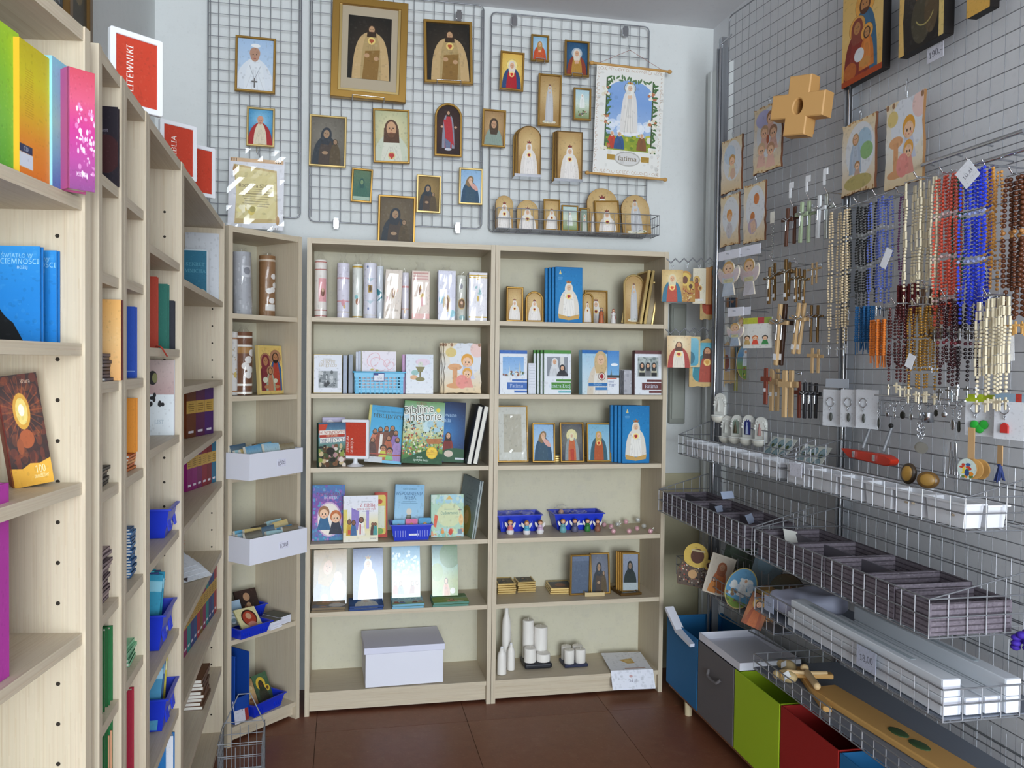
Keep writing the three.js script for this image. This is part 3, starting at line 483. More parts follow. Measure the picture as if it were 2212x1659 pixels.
  // cloth banner
  {
    const z = 0.075, tl = WALL.at(1283, 145, z), br = WALL.at(1426, 384, z), w = br.x - tl.x, h = tl.y - br.y + 0.012, t = thing('cloth_banner', 'white cloth banner with a statue and kneeling children hung from a rod', 'banner');
    const pr = P(430, 700, (c, hh) => {
      fill(c, hh, '#ecebe6'); c.strokeStyle = '#cdb8a6'; c.lineWidth = 0.8; for (let i = 0; i < 26; i++) { for (const [x, y] of [[4 + i * 3.7, 5], [4 + i * 3.7, hh - 5], [3.5, 6 + i * hh / 27], [96.5, 6 + i * hh / 27]]) { c.beginPath(); c.arc(x, y, rr(1, 2.6), rr(0, 3), rr(3.5, 6)); c.stroke(); } }
      c.save(); c.beginPath(); c.moveTo(16, hh * 0.77); c.lineTo(16, hh * 0.25); c.quadraticCurveTo(20, hh * 0.13, 50, hh * 0.12); c.quadraticCurveTo(80, hh * 0.13, 84, hh * 0.25); c.lineTo(84, hh * 0.77); c.clip(); vgrad(c, hh, '#8fb0e0', '#7ea4dc', '#a9c2e4', '#cfdcea'); blobs(c, 12, 20, hh * 0.45, 80, hh * 0.58, ['rgba(240,244,250,.6)'], 4, 9); rect(c, '#8fa030', 0, hh * 0.64, 100, hh * 0.2); blobs(c, 40, 15, hh * 0.62, 85, hh * 0.78, ['#a9b034', '#6d8a2e', '#c9c04a'], 1, 4); c.restore();
      disc(c, 50, hh * 0.6, 17, 5, '#f0eff2'); fig(c, { x: 50, y: hh * 0.19, r: 4.4, base: hh * 0.6, sp: 13, veil: '#efeee8', robe: '#eae6e0', mantle: '#e4e0dc', crown: '#c9a648', skin: '#e4c4a8', halo: 'rgba(255,250,225,.5)' });
      for (const [x, col, s] of [[26, '#c8452f', 1], [37, '#34598c', 1.1], [70, '#8a5a34', 1.05]]) { fig(c, { x, y: hh * 0.62, r: 3, base: hh * 0.76, sp: 7 * s, robe: col, mantle: col, hair: '#e8dccc', hands: false }); }
      disc(c, 82, hh * 0.66, 5, 5, '#e8e4dc');
      for (const x of [16, 84]) { rect(c, '#3c4a2a', x - 1, hh * 0.11, 2, hh * 0.67); for (let y = 0.12; y < 0.78; y += 0.035) { c.save(); c.translate(x, hh * y); c.rotate(rr(-1.2, 1.2)); disc(c, 4, 0, 4.4, 1.6, '#4a7040'); c.restore(); } for (const y of [0.2, 0.24, 0.46, 0.5, 0.73]) blobs(c, 6, x - 6, hh * y, x + 6, hh * y + 6, ['#f0efe4', '#e4dfca', '#c07a54'], 1.2, 3); }
      for (let x = 22; x < 80; x += 4) { c.save(); c.translate(x, hh * 0.115 + rr(-2, 2)); c.rotate(rr(-2, 2)); disc(c, 2, 0, 3.6, 1.4, '#5c7c50'); c.restore(); }
      for (const s of [20, 70]) rect(c, '#b08a34', s, hh * 0.815, 12, 8); disc(c, 50, hh * 0.845, 19, 11, '#b9b6b0'); disc(c, 50, hh * 0.845, 17, 9.4, '#dcdad8'); say(c, 'fatima', 50, hh * 0.845, 9, '#6a5636', 'serif');
    }, '#e6e4de');
    part(t, 'cloth', printBox(w, h, 0.0016, pr), matte(pr));
    for (const y of [h + 0.002, -0.002]) { const rw = w + 0.05; part(t, 'rod', join([turn(new THREE.CylinderGeometry(0.006, 0.006, rw, 10), 0, 0, Math.PI / 2), ...[-1, 1].map((s) => new THREE.SphereGeometry(0.0095, 10, 8).scale(1.3, 1, 1).translate(s * rw / 2, 0, 0))]).translate(0, y, 0), M.pine); }
    const ap = WALL.at(1355, 106, z), x0 = (tl.x + br.x) / 2;
    part(t, 'string', join([rod(V(-w / 2, h, 0), V(ap.x - x0, ap.y - br.y, -0.01), 0.0009, 5), rod(V(w / 2, h, 0), V(ap.x - x0, ap.y - br.y, -0.01), 0.0009, 5)]), mat('#a0554a', 0.8));
    part(t, 'hook', rod(V(ap.x - x0, ap.y - br.y + 0.03, -0.03), V(ap.x - x0, ap.y - br.y - 0.004, -0.006), 0.002), M.chrome);
    put(t, WALL, x0, br.y, z, 0, 0, -1.6);
  }
  // parchment poster in a clear bag, hung in front of the narrow grid
  {
    const z = 0.13, tl = WALL.at(492, 340, z), br = WALL.at(611, 497, z), w = br.x - tl.x, h = tl.y - br.y, t = thing('bagged_parchment', 'parchment scroll poster in a clear bag hanging above the corner bookcase', 'poster');
    const pr = P(256, 340, (c, hh) => {
      fill(c, hh, '#e4e4ea'); rect(c, '#d9b58e', 2, 0, 96, 7); for (const x of [4, 8, 12, 84, 88, 92]) rect(c, '#5a4632', x, 1, 1.6, 5);
      poly(c, '#cbb27a', 8, 12, 86, 20, 88, hh * 0.5, 90, hh - 14, 12, hh - 8, 14, hh * 0.5); poly(c, '#e2d49a', 11, 16, 84, 24, 86, hh * 0.5, 86, hh - 20, 14, hh - 18, 14, hh * 0.5); disc(c, 10, 22, 3, 8, '#b48a54'); disc(c, 90, hh - 18, 3, 9, '#b48a54');
      say(c, 'Rocznica Ślubu', 48, hh * 0.385, 8.4, '#5c4a34', 'serif'); lines(c, 22, hh * 0.43, 56, 3, 4, '#9a8a60', 0.9); lines(c, 24, hh * 0.5, 52, 6, 4.6, '#8f8058', 0.9);
      blobs(c, 12, 18, hh * 0.68, 50, hh * 0.76, ['#f0e4a0', '#e2cc6a', '#fff6d0', '#b0a45c'], 3, 7); for (const x of [80, 85, 90]) rect(c, '#5a4632', x, hh - 4, 1.4, 3);
    }, '#dedee4');
    part(t, 'poster', printBox(w, h, 0.002, pr), matte(pr));
    const g = new THREE.PlaneGeometry(w * 1.05, h * 1.16, 10, 14), p = g.attributes.position; for (let i = 0; i < p.count; i++) p.setZ(i, 0.008 + rr(-0.003, 0.005)); const bag = g.toNonIndexed(); bag.computeVertexNormals(); part(t, 'clear_bag', bag.translate(0, h * 0.555, 0), M.cello);
    part(t, 'hook', wirePath([V(-0.012, h + 0.075, -0.09), V(-0.004, h + 0.03, -0.005), V(0.004, h + 0.018, 0.012), V(0.008, h + 0.035, 0.018)], 0.0018), M.chrome);
    put(t, WALL, (tl.x + br.x) / 2, br.y, z, 0, 0, -1.2);
  }
}

// ---------------------------------------------------------------- goods in the two wide bookcases and the corner bookcase
const lean3 = (t, face, f, o = {}) => put(t, face, f.x, f.y + (f.w / 2) * Math.sin(Math.abs(rad(o.roll ?? 0))), f.z - (o.d ?? 0.016), o.yaw ?? 0, o.lean ?? 2, o.roll ?? 0);
const BK = (r, y, z, label, print, o = {}) => { const f = fitOn(o.face ?? B, r, y, z); const d = o.d ?? 0.016, w = f.w / Math.cos(rad(o.yaw ?? 0)); return lean3(book({ label, w, h: f.h * (o.hk ?? 1), d, print, side: o.side, name: o.name, cat: o.cat, group: o.group, matte: o.matte }), o.face ?? B, f, { ...o, d }); };
const FR = (r, y, z, label, print, o = {}) => { const f = fitOn(o.face ?? B, r, y, z); return lean3(framed({ label, w: f.w, h: f.h, print, fw: 0.008, d: 0.013, ...o }), o.face ?? B, f, { lean: 4, ...o, d: 0.013 }); };
const ribbonPrint = (base, draw) => P(160, 220, (c, hh) => { vgrad(c, hh, base, base); for (let i = 0; i < 30; i++) disc(c, rnd() * 100, rnd() * hh, 1, 1, 'rgba(200,180,200,.25)'); draw?.(c, hh); }, base);
{
  // shelf one, left bookcase: candles and candle boxes in clear wrapping
  const Y = SB[0], cand = (r, label, print, z = -0.07, tuft) => { const f = fitOn(B, r, Y, z); return put(wrappedCandle({ label, r: f.w / 2, h: f.h, print, tuft }), B, f.x, f.y, z - f.w / 2); };
  const band = (c, hh, y, h, col) => rect(c, col, -2, hh * y, 104, hh * h);
  cand([679, 561, 706, 684], 'tall cream wrapped candle with a pink panel, leftmost on the shelf', ribbonPrint('#e9e3dc', (c, hh) => { for (const y of [0.03, 0.16, 0.86, 0.96]) band(c, hh, y, 0.015, '#b5655a'); rect(c, '#e5a5a8', 45, hh * 0.32, 22, hh * 0.4); disc(c, 56, hh * 0.56, 5, 10, '#7a4a34'); disc(c, 56, hh * 0.52, 3, 5, '#d9b08c'); }));
  cand([728, 568, 755, 687], 'lilac wrapped candle with two pink bands, second from left', ribbonPrint('#e0dcea', (c, hh) => { band(c, hh, 0.26, 0.025, '#e0a4ac'); band(c, hh, 0.68, 0.025, '#e0a4ac'); disc(c, 50, hh * 0.72, 5, 8, '#d99aa4'); disc(c, 53, hh * 0.79, 3, 5, '#c9a050'); band(c, hh, 0.88, 0.01, '#c9b48a'); }));
  cand([761, 571, 784, 686], 'pale green wrapped candle with a gold top band', ribbonPrint('#dcded6', (c, hh) => { band(c, hh, 0.03, 0.03, '#c9a23c'); disc(c, 50, hh * 0.68, 6, 9, '#a06a4a'); disc(c, 46, hh * 0.6, 6, 5, '#8fc4c4'); band(c, hh, 0.95, 0.02, '#c9a23c'); }), -0.1);
  cand([786, 568, 814, 688], 'white wrapped candle with a gold medallion and silver hearts', ribbonPrint('#e4e3ee', (c, hh) => { for (const y of [0.28, 0.68]) { poly(c, '#b9cdd8', 42, hh * y, 58, hh * y, 50, hh * (y + 0.06)); band(c, hh, y - 0.01, 0.006, '#c4cfe0'); } rect(c, '#b8923c', 45, hh * 0.4, 10, hh * 0.13); disc(c, 50, hh * 0.46, 3, 8, '#5c4424'); disc(c, 43, hh * 0.07, 2.4, 3.4, '#7a88b4'); disc(c, 45, hh * 0.82, 2.4, 3.4, '#7a88b4'); band(c, hh, 0.93, 0.01, '#d4c49a'); }), -0.055);
  cand([813, 575, 829, 688], 'white wrapped candle with a teal ribbon, half hidden behind the medallion candle', ribbonPrint('#d8dde4', (c, hh) => { poly(c, '#2f7f8c', 30, hh * 0.4, 60, hh * 0.5, 40, hh * 0.56); poly(c, '#2f7f8c', 30, hh * 0.68, 60, hh * 0.6, 60, hh * 0.55); }), -0.1, 0.06);
  const cbox = (r, label, print, o = {}) => { const z = o.z ?? -0.045, f = fitOn(B, r, Y, z); return put(wrappedBox({ label, w: f.w, h: f.h, d: 0.06, print, tuft: o.tuft }), B, f.x, f.y, z - 0.03, o.yaw ?? 0, 0, o.roll ?? 0); };
  const oval = (c, hh, y, g = '#8a5a34') => { disc(c, 50, hh * y, 11, 17, '#c9a86a'); disc(c, 50, hh * y, 9, 14, g); disc(c, 50, hh * (y - 0.02), 4, 5, '#e0b898'); };
  cbox([829, 583, 865, 688], 'cream candle box with a small brown oval, tilted, left of the pink striped box', ribbonPrint('#e0d3c6', (c, hh) => { oval(c, hh, 0.46); disc(c, 70, hh * 0.4, 10, 6, '#e8b8a0'); disc(c, 20, hh * 0.6, 9, 7, '#e8c0c4'); rect(c, '#c2b4a4', 14, hh * 0.8, 70, 5); }), { roll: -2.4, tuft: 0.012 });
  cand([868, 589, 884, 688], 'slim white and pink wrapped candle between two candle boxes', ribbonPrint('#dedbe4', (c, hh) => { band(c, hh, 0.28, 0.04, '#e4a8a8'); band(c, hh, 0.76, 0.02, '#d9b4a0'); disc(c, 48, hh * 0.83, 4, 7, '#c9964a'); }), -0.09, 0.02);
  cbox([890, 585.6, 928, 689], 'cream candle box with rosy stripes and gold ornament', ribbonPrint('#e7d6c9', (c, hh) => { for (const y of [0.03, 0.09, 0.15]) { rect(c, '#cfa097', 8, hh * y, 84, 5); } disc(c, 48, hh * 0.42, 9, 18, '#8a5a34'); disc(c, 50, hh * 0.34, 4, 6, '#d9b04a'); disc(c, 58, hh * 0.54, 16, 11, '#c9a23c'); disc(c, 58, hh * 0.63, 10, 14, '#e8b4b4'); rect(c, '#e8b8b0', 0, hh * 0.88, 100, hh * 0.1); }), { tuft: 0.04 });
  cbox([946.5, 585, 984, 689], 'pale lilac candle box with a gold and blue ornament low down', ribbonPrint('#dedeec', (c, hh) => { disc(c, 20, hh * 0.58, 16, 12, '#9cc4d8'); disc(c, 80, hh * 0.86, 20, 10, '#9cd0dc'); disc(c, 50, hh * 0.66, 22, 24, '#d2b98a'); disc(c, 50, hh * 0.66, 11, 19, '#7a4a2a'); disc(c, 50, hh * 0.62, 5, 8, '#d8b898'); disc(c, 40, hh * 0.82, 6, 12, '#fff'); }), { tuft: 0.025 });
  cand([986, 595, 1009, 691], 'greenish wrapped candle with a brown oval behind the two boxes at right', ribbonPrint('#cfcfc4', (c, hh) => { oval(c, hh, 0.62, '#7a5a3c'); disc(c, 48, hh * 0.24, 5, 8, '#7c7a84'); disc(c, 52, hh * 0.92, 9, 7, '#8fb4b4'); }), -0.1, 0.02);
  cbox([1013, 589, 1052, 691], 'white candle box with gold bands and a teal flower, rightmost', ribbonPrint('#e6e4ea', (c, hh) => { for (const y of [0.05, 0.09, 0.91]) band(c, hh, y, 0.025, '#d2ac3c'); disc(c, 50, hh * 0.1, 9, 8, '#c9a23c'); blobs(c, 14, 34, hh * 0.3, 66, hh * 0.44, ['#a9cccc', '#8fb8bc', '#d8e4e2'], 2, 6); rect(c, '#b9c9c4', 49, hh * 0.4, 2, hh * 0.16); disc(c, 50, hh * 0.54, 6, 8, '#d2b04a'); }), { tuft: 0.012 });
}
{
  // shelf two, left bookcase
  const Y = SB[1];
  BK([677, 766, 739, 845], Y, -0.04, 'white book with a grey photo square on its cover, left end of the shelf', P(150, 190, (c, hh) => { fill(c, hh, '#e3e6ee'); say(c, 'PAMIĄTKA', 50, hh * 0.12, 6, '#b4b0a0', 'serif'); say(c, 'CHRZTU', 50, hh * 0.2, 13, '#b9a88c', 'serif'); say(c, 'ŚWIĘTEGO', 50, hh * 0.29, 12, '#b9a88c', 'serif'); rect(c, '#9aa0a4', 18, hh * 0.43, 66, hh * 0.43); blobs(c, 40, 22, hh * 0.46, 80, hh * 0.82, ['#b9bec0', '#7a8084', '#c9ccce', '#5c6266'], 2, 8); poly(c, '#3c3f42', 36, hh * 0.82, 40, hh * 0.66, 44, hh * 0.76, 52, hh * 0.62, 54, hh * 0.72, 60, hh * 0.74, 46, hh * 0.84); frameLine(c, hh, '#c9b070', 1.5); }, '#c2a55c'), { d: 0.02 });
  for (const [r, label, hex, z] of [[[740, 768, 751, 845], 'grey-blue spine book just right of the white baptism book', '#a9b2c4', -0.05], [[752, 766, 763, 845], 'silver grey spine book touching the turquoise basket', '#9aa2ae', -0.06]]) { const f = fitOn(B, r, Y, z); const g = book({ label, w: 0.12, h: f.h, d: f.w, print: P(40, 60, (c, hh) => { fill(c, hh, hex); rect(c, '#e8eaee', -2, hh * 0.86, 104, hh * 0.1); }, hex) }); put(g, B, f.x - f.w / 2, f.y, z - 0.06, 90, 0, 0); }
  {
    const z = -0.012, a = B.at(765, 804, z), b = B.at(874, 804, z), w = b.x - a.x, h = a.y - Y, d = 0.13, x0 = (a.x + b.x) / 2, t = thing('plastic_basket', 'turquoise plastic basket with a grid of square holes and price card', 'basket'), kk = 0.9;
    // front and sides are bars with open squares between them
    const bars = [], fw = (y) => w * (kk + (1 - kk) * y / h), zz = (y) => d / 2 * (kk + (1 - kk) * y / h);
    const rows = [0, 0.24, 0.38, 0.52, 0.66, 0.8, 1];
    for (let i = 0; i < rows.length; i++) { const y = rows[i] * h, th = i === 0 ? h * 0.2 : i === 6 ? h * 0.2 : h * 0.055; bars.push(box(fw(y), th, 0.002, 0, Math.min(h - th / 2, Math.max(th / 2, y)), zz(y) - 0.001), box(0.002, th, d * 0.94, fw(y) / 2 - 0.001, Math.min(h - th / 2, Math.max(th / 2, y)), 0), box(0.002, th, d * 0.94, -fw(y) / 2 + 0.001, Math.min(h - th / 2, Math.max(th / 2, y)), 0)); }
    for (let i = 0; i <= 10; i++) { const f = -0.5 + i / 10, th = i === 0 || i === 10 ? w * 0.07 : w * 0.025; bars.push(turn(box(th, h, 0.002), Math.atan2(d / 2 * (1 - kk), h)).translate(f * w * (kk + 0.05) * (1 - 0.07), h / 2, d / 2 * (kk + 0.05) - 0.001)); }
    bars.push(box(w * kk, 0.003, d * kk, 0, 0.002, 0), box(w, h, 0.002, 0, h / 2, -d / 2 + 0.001));
    part(t, 'grid_wall', join(bars), M.cyan, 'stuff'); part(t, 'rim', join([rbox(w + 0.012, 0.006, 0.007, 0.002, 0, h, d / 2), rbox(w + 0.012, 0.006, 0.007, 0.002, 0, h, -d / 2), rbox(0.007, 0.006, d, 0.002, w / 2 + 0.003, h, 0), rbox(0.007, 0.006, d, 0.002, -w / 2 - 0.003, h, 0)]), M.cyan);
    const tg = P(90, 60, (c, hh) => { fill(c, hh, '#e6e9f2'); frameLine(c, hh, '#2f3f86', 5); rect(c, '#2f3f86', 4, 4, 40, 14); say(c, '3,50', 56, hh * 0.66, 22, '#8a90a4', 'serif'); }, '#2f3f86');
    part(t, 'price_card', printBox(w * 0.22, h * 0.38, 0.001, tg).translate(-w * 0.01, h * 0.58, d / 2 + 0.004), matte(tg));
    put(t, B, x0, Y + 0.001, z - d / 2);
    const cards = [['#cdd3e2', -0.47, 'grey card envelope standing left in the turquoise basket'], ['#c3cae0', -0.4, 'pale blue card envelope second from left in the turquoise basket'], ['#e0dfc4', -0.33, 'cream card envelope third from left in the turquoise basket']];
    cards.forEach(([hex, q, label], i) => { const p = P(30, 40, (c, hh) => { fill(c, hh, hex); rect(c, 'rgba(255,255,255,.5)', 4, 4, 10, hh); }, hex), f = fitOn(B, [770 + i * 5, 760 - i, 840, 840], Y, -0.05); put(plaque({ name: 'greeting_card', cat: 'card', label, w: 0.15, h: f.h - 0.004, d: 0.003, shape: rectShape(0.15, f.h - 0.004), print: p }), B, a.x + 0.083 + i * 0.011, Y + 0.004, z - 0.09 + i * 0.012, 0, 3); });
    const mc = P(150, 190, (c, hh) => { fill(c, hh, '#ece6ee'); c.strokeStyle = '#e4b4bc'; c.lineWidth = 1.6; for (const [x, y, q, s] of [[34, 26, 16, 22], [48, 40, 24, 18], [72, 36, 8, 10], [82, 44, 9, 12]]) { c.beginPath(); c.ellipse(x, y, q, s, 0.6, 0, 6); c.stroke(); } disc(c, 30, 56, 5, 3, '#c9b46a'); disc(c, 44, 58, 5, 3, '#a9b06a'); disc(c, 42, 66, 8, 5, '#c9924a'); }, '#dcd6e0');
    const f = fitOn(B, [782, 758, 856, 846], Y, -0.03); put(plaque({ name: 'greeting_card', cat: 'card', label: 'white greeting card with pink line drawing, front in the turquoise basket', w: f.w, h: f.h - 0.006, d: 0.004, shape: rectShape(f.w, f.h - 0.006), print: mc }), B, f.x, Y + 0.004, -0.045, 0, 2);
  }
  BK([868.5, 766, 878, 846], Y, -0.055, 'pink edged booklet peeping out behind the chalice book', P(60, 100, (c, hh) => { fill(c, hh, '#cfa4cc'); }, '#c69ac4'), { d: 0.01, w: 0.02 });
  BK([876, 766, 936, 847], Y, -0.025, 'white book with a chalice on its cover, right of the turquoise basket', P(150, 200, (c, hh) => { vgrad(c, hh, '#dde4ee', '#e8ebf0'); disc(c, 62, 26, 26, 12, '#e4d2e0'); disc(c, 34, 62, 13, 9, '#9cc4c0'); disc(c, 30, 78, 13, 8, '#e2b48c'); disc(c, 54, 34, 9, 10, '#d9dcd0'); poly(c, '#8a8458', 36, 42, 70, 42, 60, 60, 46, 60); rect(c, '#7a7450', 50, 58, 6, 18); disc(c, 53, 84, 17, 7, '#8a8458'); }, '#c9d2de'), { d: 0.014 });
  {
    const babyPlaque = (c, hh) => { vgrad(c, hh, '#ead7b4', '#e4e2dc', '#e9cfa4'); disc(c, 60, hh * 0.3, 44, 40, '#dfe3ea'); disc(c, 88, hh * 0.14, 18, 18, '#eccbc4'); disc(c, 20, 24, 14, 11, '#ddc680'); disc(c, 30, hh * 0.48, 18, 8, '#e0a878'); rect(c, '#dba070', 24, hh * 0.48, 12, hh * 0.34); disc(c, 30, hh * 0.84, 22, 6, '#dba070'); kid(c, 62, hh * 0.36, 14, '#e2a23c', '#c8cde0'); kid(c, 62, hh * 0.6, 11, '#e8a84a', '#e39a8c'); disc(c, 48, hh * 0.76, 16, 16, '#e8948a'); for (const [x, y] of [[6, 6], [22, 6], [94, 6]]) disc(c, x, y, 4, 4, '#9a7456'); };
    PR.baby = P(170, 205, babyPlaque, '#8a6238');
    for (const [i, dx, label] of [[0, -6, 'parchment baby plaque rearmost of three on the shelf'], [1, -2, 'parchment baby plaque in the middle of three on the shelf'], [2, 4, 'parchment plaque with a child and baby, front of three on the shelf']]) { const z = -0.1 + i * 0.022, f = fitOn(B, [956 + dx, 741, 1036 + dx, 846], Y, z); lean3(plaque({ label, w: f.w, h: f.h, d: 0.009, print: PR.baby }), B, f, { lean: 5, d: 0.009 }); }
  }
}
{
  // shelf three, left bookcase: children's literature
  const Y = SB[2];
  BK([695, 903, 745, 1000], Y, -0.1, 'lilac children\'s book half hidden behind the red sign', P(120, 200, (c, hh) => { vgrad(c, hh, '#c4bcd8', '#9a90b0', '#5a5468'); disc(c, 36, 22, 16, 14, '#e8e2ec'); blobs(c, 20, 10, hh * 0.3, 90, hh, ['#5a4a5c', '#8a7a8c', '#c9b8c4', '#3c3444'], 3, 9); }, '#8f5a6a'), { lean: 4, d: 0.02 });
  BK([684, 914, 743, 1009], Y, -0.02, 'children\'s book with a red ribbon title, left of the red sign', P(190, 300, (c, hh) => { vgrad(c, hh, '#3c5a7a', '#7ab0c4', '#4a5a34', '#3a3428'); poly(c, '#c4442c', -2, 6, 34, 4, 22, 34, 0, 36); blobs(c, 60, 2, hh * 0.5, 98, hh * 0.98, ['#c9b48a', '#5a3c24', '#2c2a24', '#b48a8c', '#8a9a4a', '#d8ccc0', '#7a5438'], 3, 10); disc(c, 44, hh * 0.64, 16, 13, '#2a241f'); poly(c, '#e9e4da', 4, hh * 0.17, 98, hh * 0.16, 98, hh * 0.26, 4, hh * 0.27); say(c, '100 WYJĄTKOWYCH', 51, hh * 0.215, 13.5, '#a83828', 'serif', 'center', -0.02, 0.78); poly(c, '#b8402e', 4, hh * 0.27, 96, hh * 0.26, 96, hh * 0.32, 4, hh * 0.33); say(c, 'HISTORII', 50, hh * 0.295, 10, '#e8d0b0', 'serif'); poly(c, '#ece8dc', 6, hh * 0.34, 98, hh * 0.33, 98, hh * 0.43, 6, hh * 0.46); say(c, 'BIBLIJNYCH', 52, hh * 0.395, 19, '#23406a', 'serif', 'center', -0.03, 0.82); }, '#2a5a4c'), { yaw: 16, lean: 1, d: 0.03 });
  BK([786, 882, 867, 998], Y, -0.07, 'light blue children\'s book with a crowd of robed people, tilted', P(210, 320, (c, hh) => { vgrad(c, hh, '#3f9fd0', '#54b0dc', '#7abfe0'); rect(c, '#c9c27a', -2, -2, 10, hh + 4); say(c, 'ILUSTROWANE OPOWIEŚCI', 54, hh * 0.1, 5, '#2a4a5c', 'serif'); say(c, 'BIBLIJNYCH', 54, hh * 0.18, 14, '#3a4030', 'serif'); for (const [x, y, col] of [[22, 0.46, '#c97a5c'], [36, 0.42, '#8a4a34'], [52, 0.4, '#7a4a34'], [68, 0.38, '#5a3a2c'], [78, 0.46, '#8a6aa8'], [84, 0.58, '#a888c0'], [18, 0.62, '#5a3c34'], [60, 0.56, '#b4603c']]) fig(c, { x, y: hh * y, r: 6.4, base: hh * 0.95, sp: 14, robe: col, mantle: col, hair: '#3a2a20', skin: '#b9805c', beard: '#4a3626', hands: false }); rect(c, '#e8e4dc', 36, hh * 0.5, 8, hh * 0.36); kid(c, 48, hh * 0.74, 8, '#3a2a20', '#c9cc4a', '#b9805c'); kid(c, 66, hh * 0.78, 8, '#2a221c', '#7fc07a', '#b9805c'); rect(c, '#a84a3c', -2, hh * 0.84, 104, 3); rect(c, '#c9ccd0', -2, hh * 0.9, 50, hh); }, '#9aa45a'), { roll: -5.5, lean: 6, d: 0.018 });
  BK([866, 864, 955, 1000], Y, -0.04, 'green busy children\'s book titled Biblijne historie', P(300, 430, (c, hh) => { vgrad(c, hh, '#6a9a5c', '#b8d0dc', '#c9d0a0', '#7aa04a', '#1f5a2c'); blobs(c, 420, 0, hh * 0.3, 100, hh * 0.86, ['#c9a868', '#e8dca8', '#5c86a8', '#8a5434', '#3c5a34', '#dfe2d0', '#b0543c', '#7fb0b4', '#3a3a3c', '#e2b44a'], 0.8, 3); blobs(c, 10, 56, hh * 0.34, 96, hh * 0.46, ['#a9ccd8', '#c4dce0'], 5, 9); poly(c, '#b4703c', 58, hh * 0.6, 98, hh * 0.58, 92, hh * 0.67, 62, hh * 0.68); disc(c, 84, hh * 0.13, 5, 5, '#e8d040'); say(c, 'KSIĘGA', 42, hh * 0.035, 8, '#9a4a3c'); for (const [dx, dy] of [[-1.6, 0], [1.6, 0], [0, -1.6], [0, 1.6], [1.2, 1.2], [-1.2, -1.2], [1.2, -1.2], [-1.2, 1.2]]) { say(c, 'Biblijne', 36 + dx, hh * 0.14 + dy, 22, '#f4f2ea', 'sans-serif', 'center', -0.12); say(c, 'historie', 54 + dx, hh * 0.25 + dy, 23, '#f4f2ea', 'sans-serif', 'center', -0.08); } say(c, 'Biblijne', 36, hh * 0.14, 22, '#26301f', 'sans-serif', 'center', -0.12); say(c, 'historie', 54, hh * 0.25, 23, '#26301f', 'sans-serif', 'center', -0.08); c.save(); c.translate(0, hh * 0.82); poly(c, '#17512a', -2, 20, 30, 6, 60, -6, 102, 2, 102, 80, -2, 80); c.restore(); disc(c, 74, hh * 0.82, 14, 14, '#d9a820'); disc(c, 74, hh * 0.82, 12.4, 12.4, '#f0cc3c'); say(c, 'Do', 74, hh * 0.785, 5, '#a0442c'); say(c, 'uzupełniania', 74, hh * 0.815, 4, '#a0442c'); say(c, 'i kolorowania', 74, hh * 0.845, 4, '#a0442c'); say(c, 'Jezus', 44, hh * 0.89, 6, '#f0f2ea'); say(c, 'spotyka ludzi', 48, hh * 0.94, 6.4, '#f0f2ea'); }, '#2c6a3a'), { roll: -3.5, lean: 6, d: 0.022, hk: 0.95 });
  BK([954, 864, 1002, 998], Y, -0.1, 'dark blue book with a red robed figure, behind the green book', P(120, 300, (c, hh) => { rgrad(c, hh, 10, hh * 0.5, 140, '#3f86c8', '#10224a'); say(c, 'Ilustrowana', 6, hh * 0.22, 19, '#b9d4ec', 'serif', 'center'); say(c, 'Biblia', 10, hh * 0.31, 19, '#b9d4ec', 'serif', 'center'); fig(c, { x: 26, y: hh * 0.56, r: 12, base: hh * 0.86, sp: 26, robe: '#7a2a24', mantle: '#8a2f26', hair: '#3a2018', long: true, hands: false }); disc(c, 60, hh * 0.9, 70, 34, '#2f5a3c'); disc(c, 30, hh * 0.86, 20, 14, '#d8c8b8'); rect(c, '#d9dde4', 60, hh * 0.92, 50, 8); }, '#1c2f6a'), { roll: -3, lean: 8, d: 0.016, hk: 0.95 });
  // two white-paged books leaning on the right panel
  [[[1014, 874, 1031, 1004], 'thick leaning book showing white page edges, left of the leaning pair'], [[1029, 874, 1044, 1004], 'thick leaning book showing white page edges, right of the leaning pair']].forEach(([r, label], i) => { const z = -0.02, f = fitOn(B, r, Y, z), t = book({ label, w: 0.19, h: f.h * 0.98, d: 0.022, print: P(40, 60, (c, hh) => fill(c, hh, '#34343a'), '#34343a') }); t.position.copy(B.world(0.706 + i * 0.0265, f.y + 0.001, z - 0.1)); t.rotation.set(0, rad(-90), rad(-11), 'ZYX'); });
}
// sign stand: white double frame on a round foot with a red card
function signStand(label, words, o = {}) {
  const t = thing('sign_stand', label, 'sign'), w = 0.119, h = 0.169, y0 = 0.032;
  const pr = P(220, 330, (c, hh) => { fill(c, hh, '#c23a20'); words.forEach((s, i) => say(c, s, 16 + i * 19, o.start ?? hh * 0.93, o.size ?? 15.5, '#f0ece6', 'sans-serif', 'left', -Math.PI / 2)); }, '#b03a22');
  const s = rectShape(w, h, 0.006), q = new THREE.Path([[-1, 0.013], [1, 0.013], [1, h - 0.013], [-1, h - 0.013]].map(([a, b]) => new THREE.Vector2(a * (w / 2 - 0.013), b))); s.holes.push(q);
  part(t, 'frame', extrude(s, 0.014, 0.0015).translate(0, y0, -0.007), M.white);
  part(t, 'red_card', printBox(w - 0.024, h - 0.024, 0.006, pr).translate(0, y0 + 0.012, 0), matte(pr));
  part(t, 'foot', lathe([[0, 0], [0.037, 0], [0.037, 0.003], [0.02, 0.008], [0.01, 0.016], [0.0085, 0.034], [0, 0.034]], 24), M.white);
  return t;
}
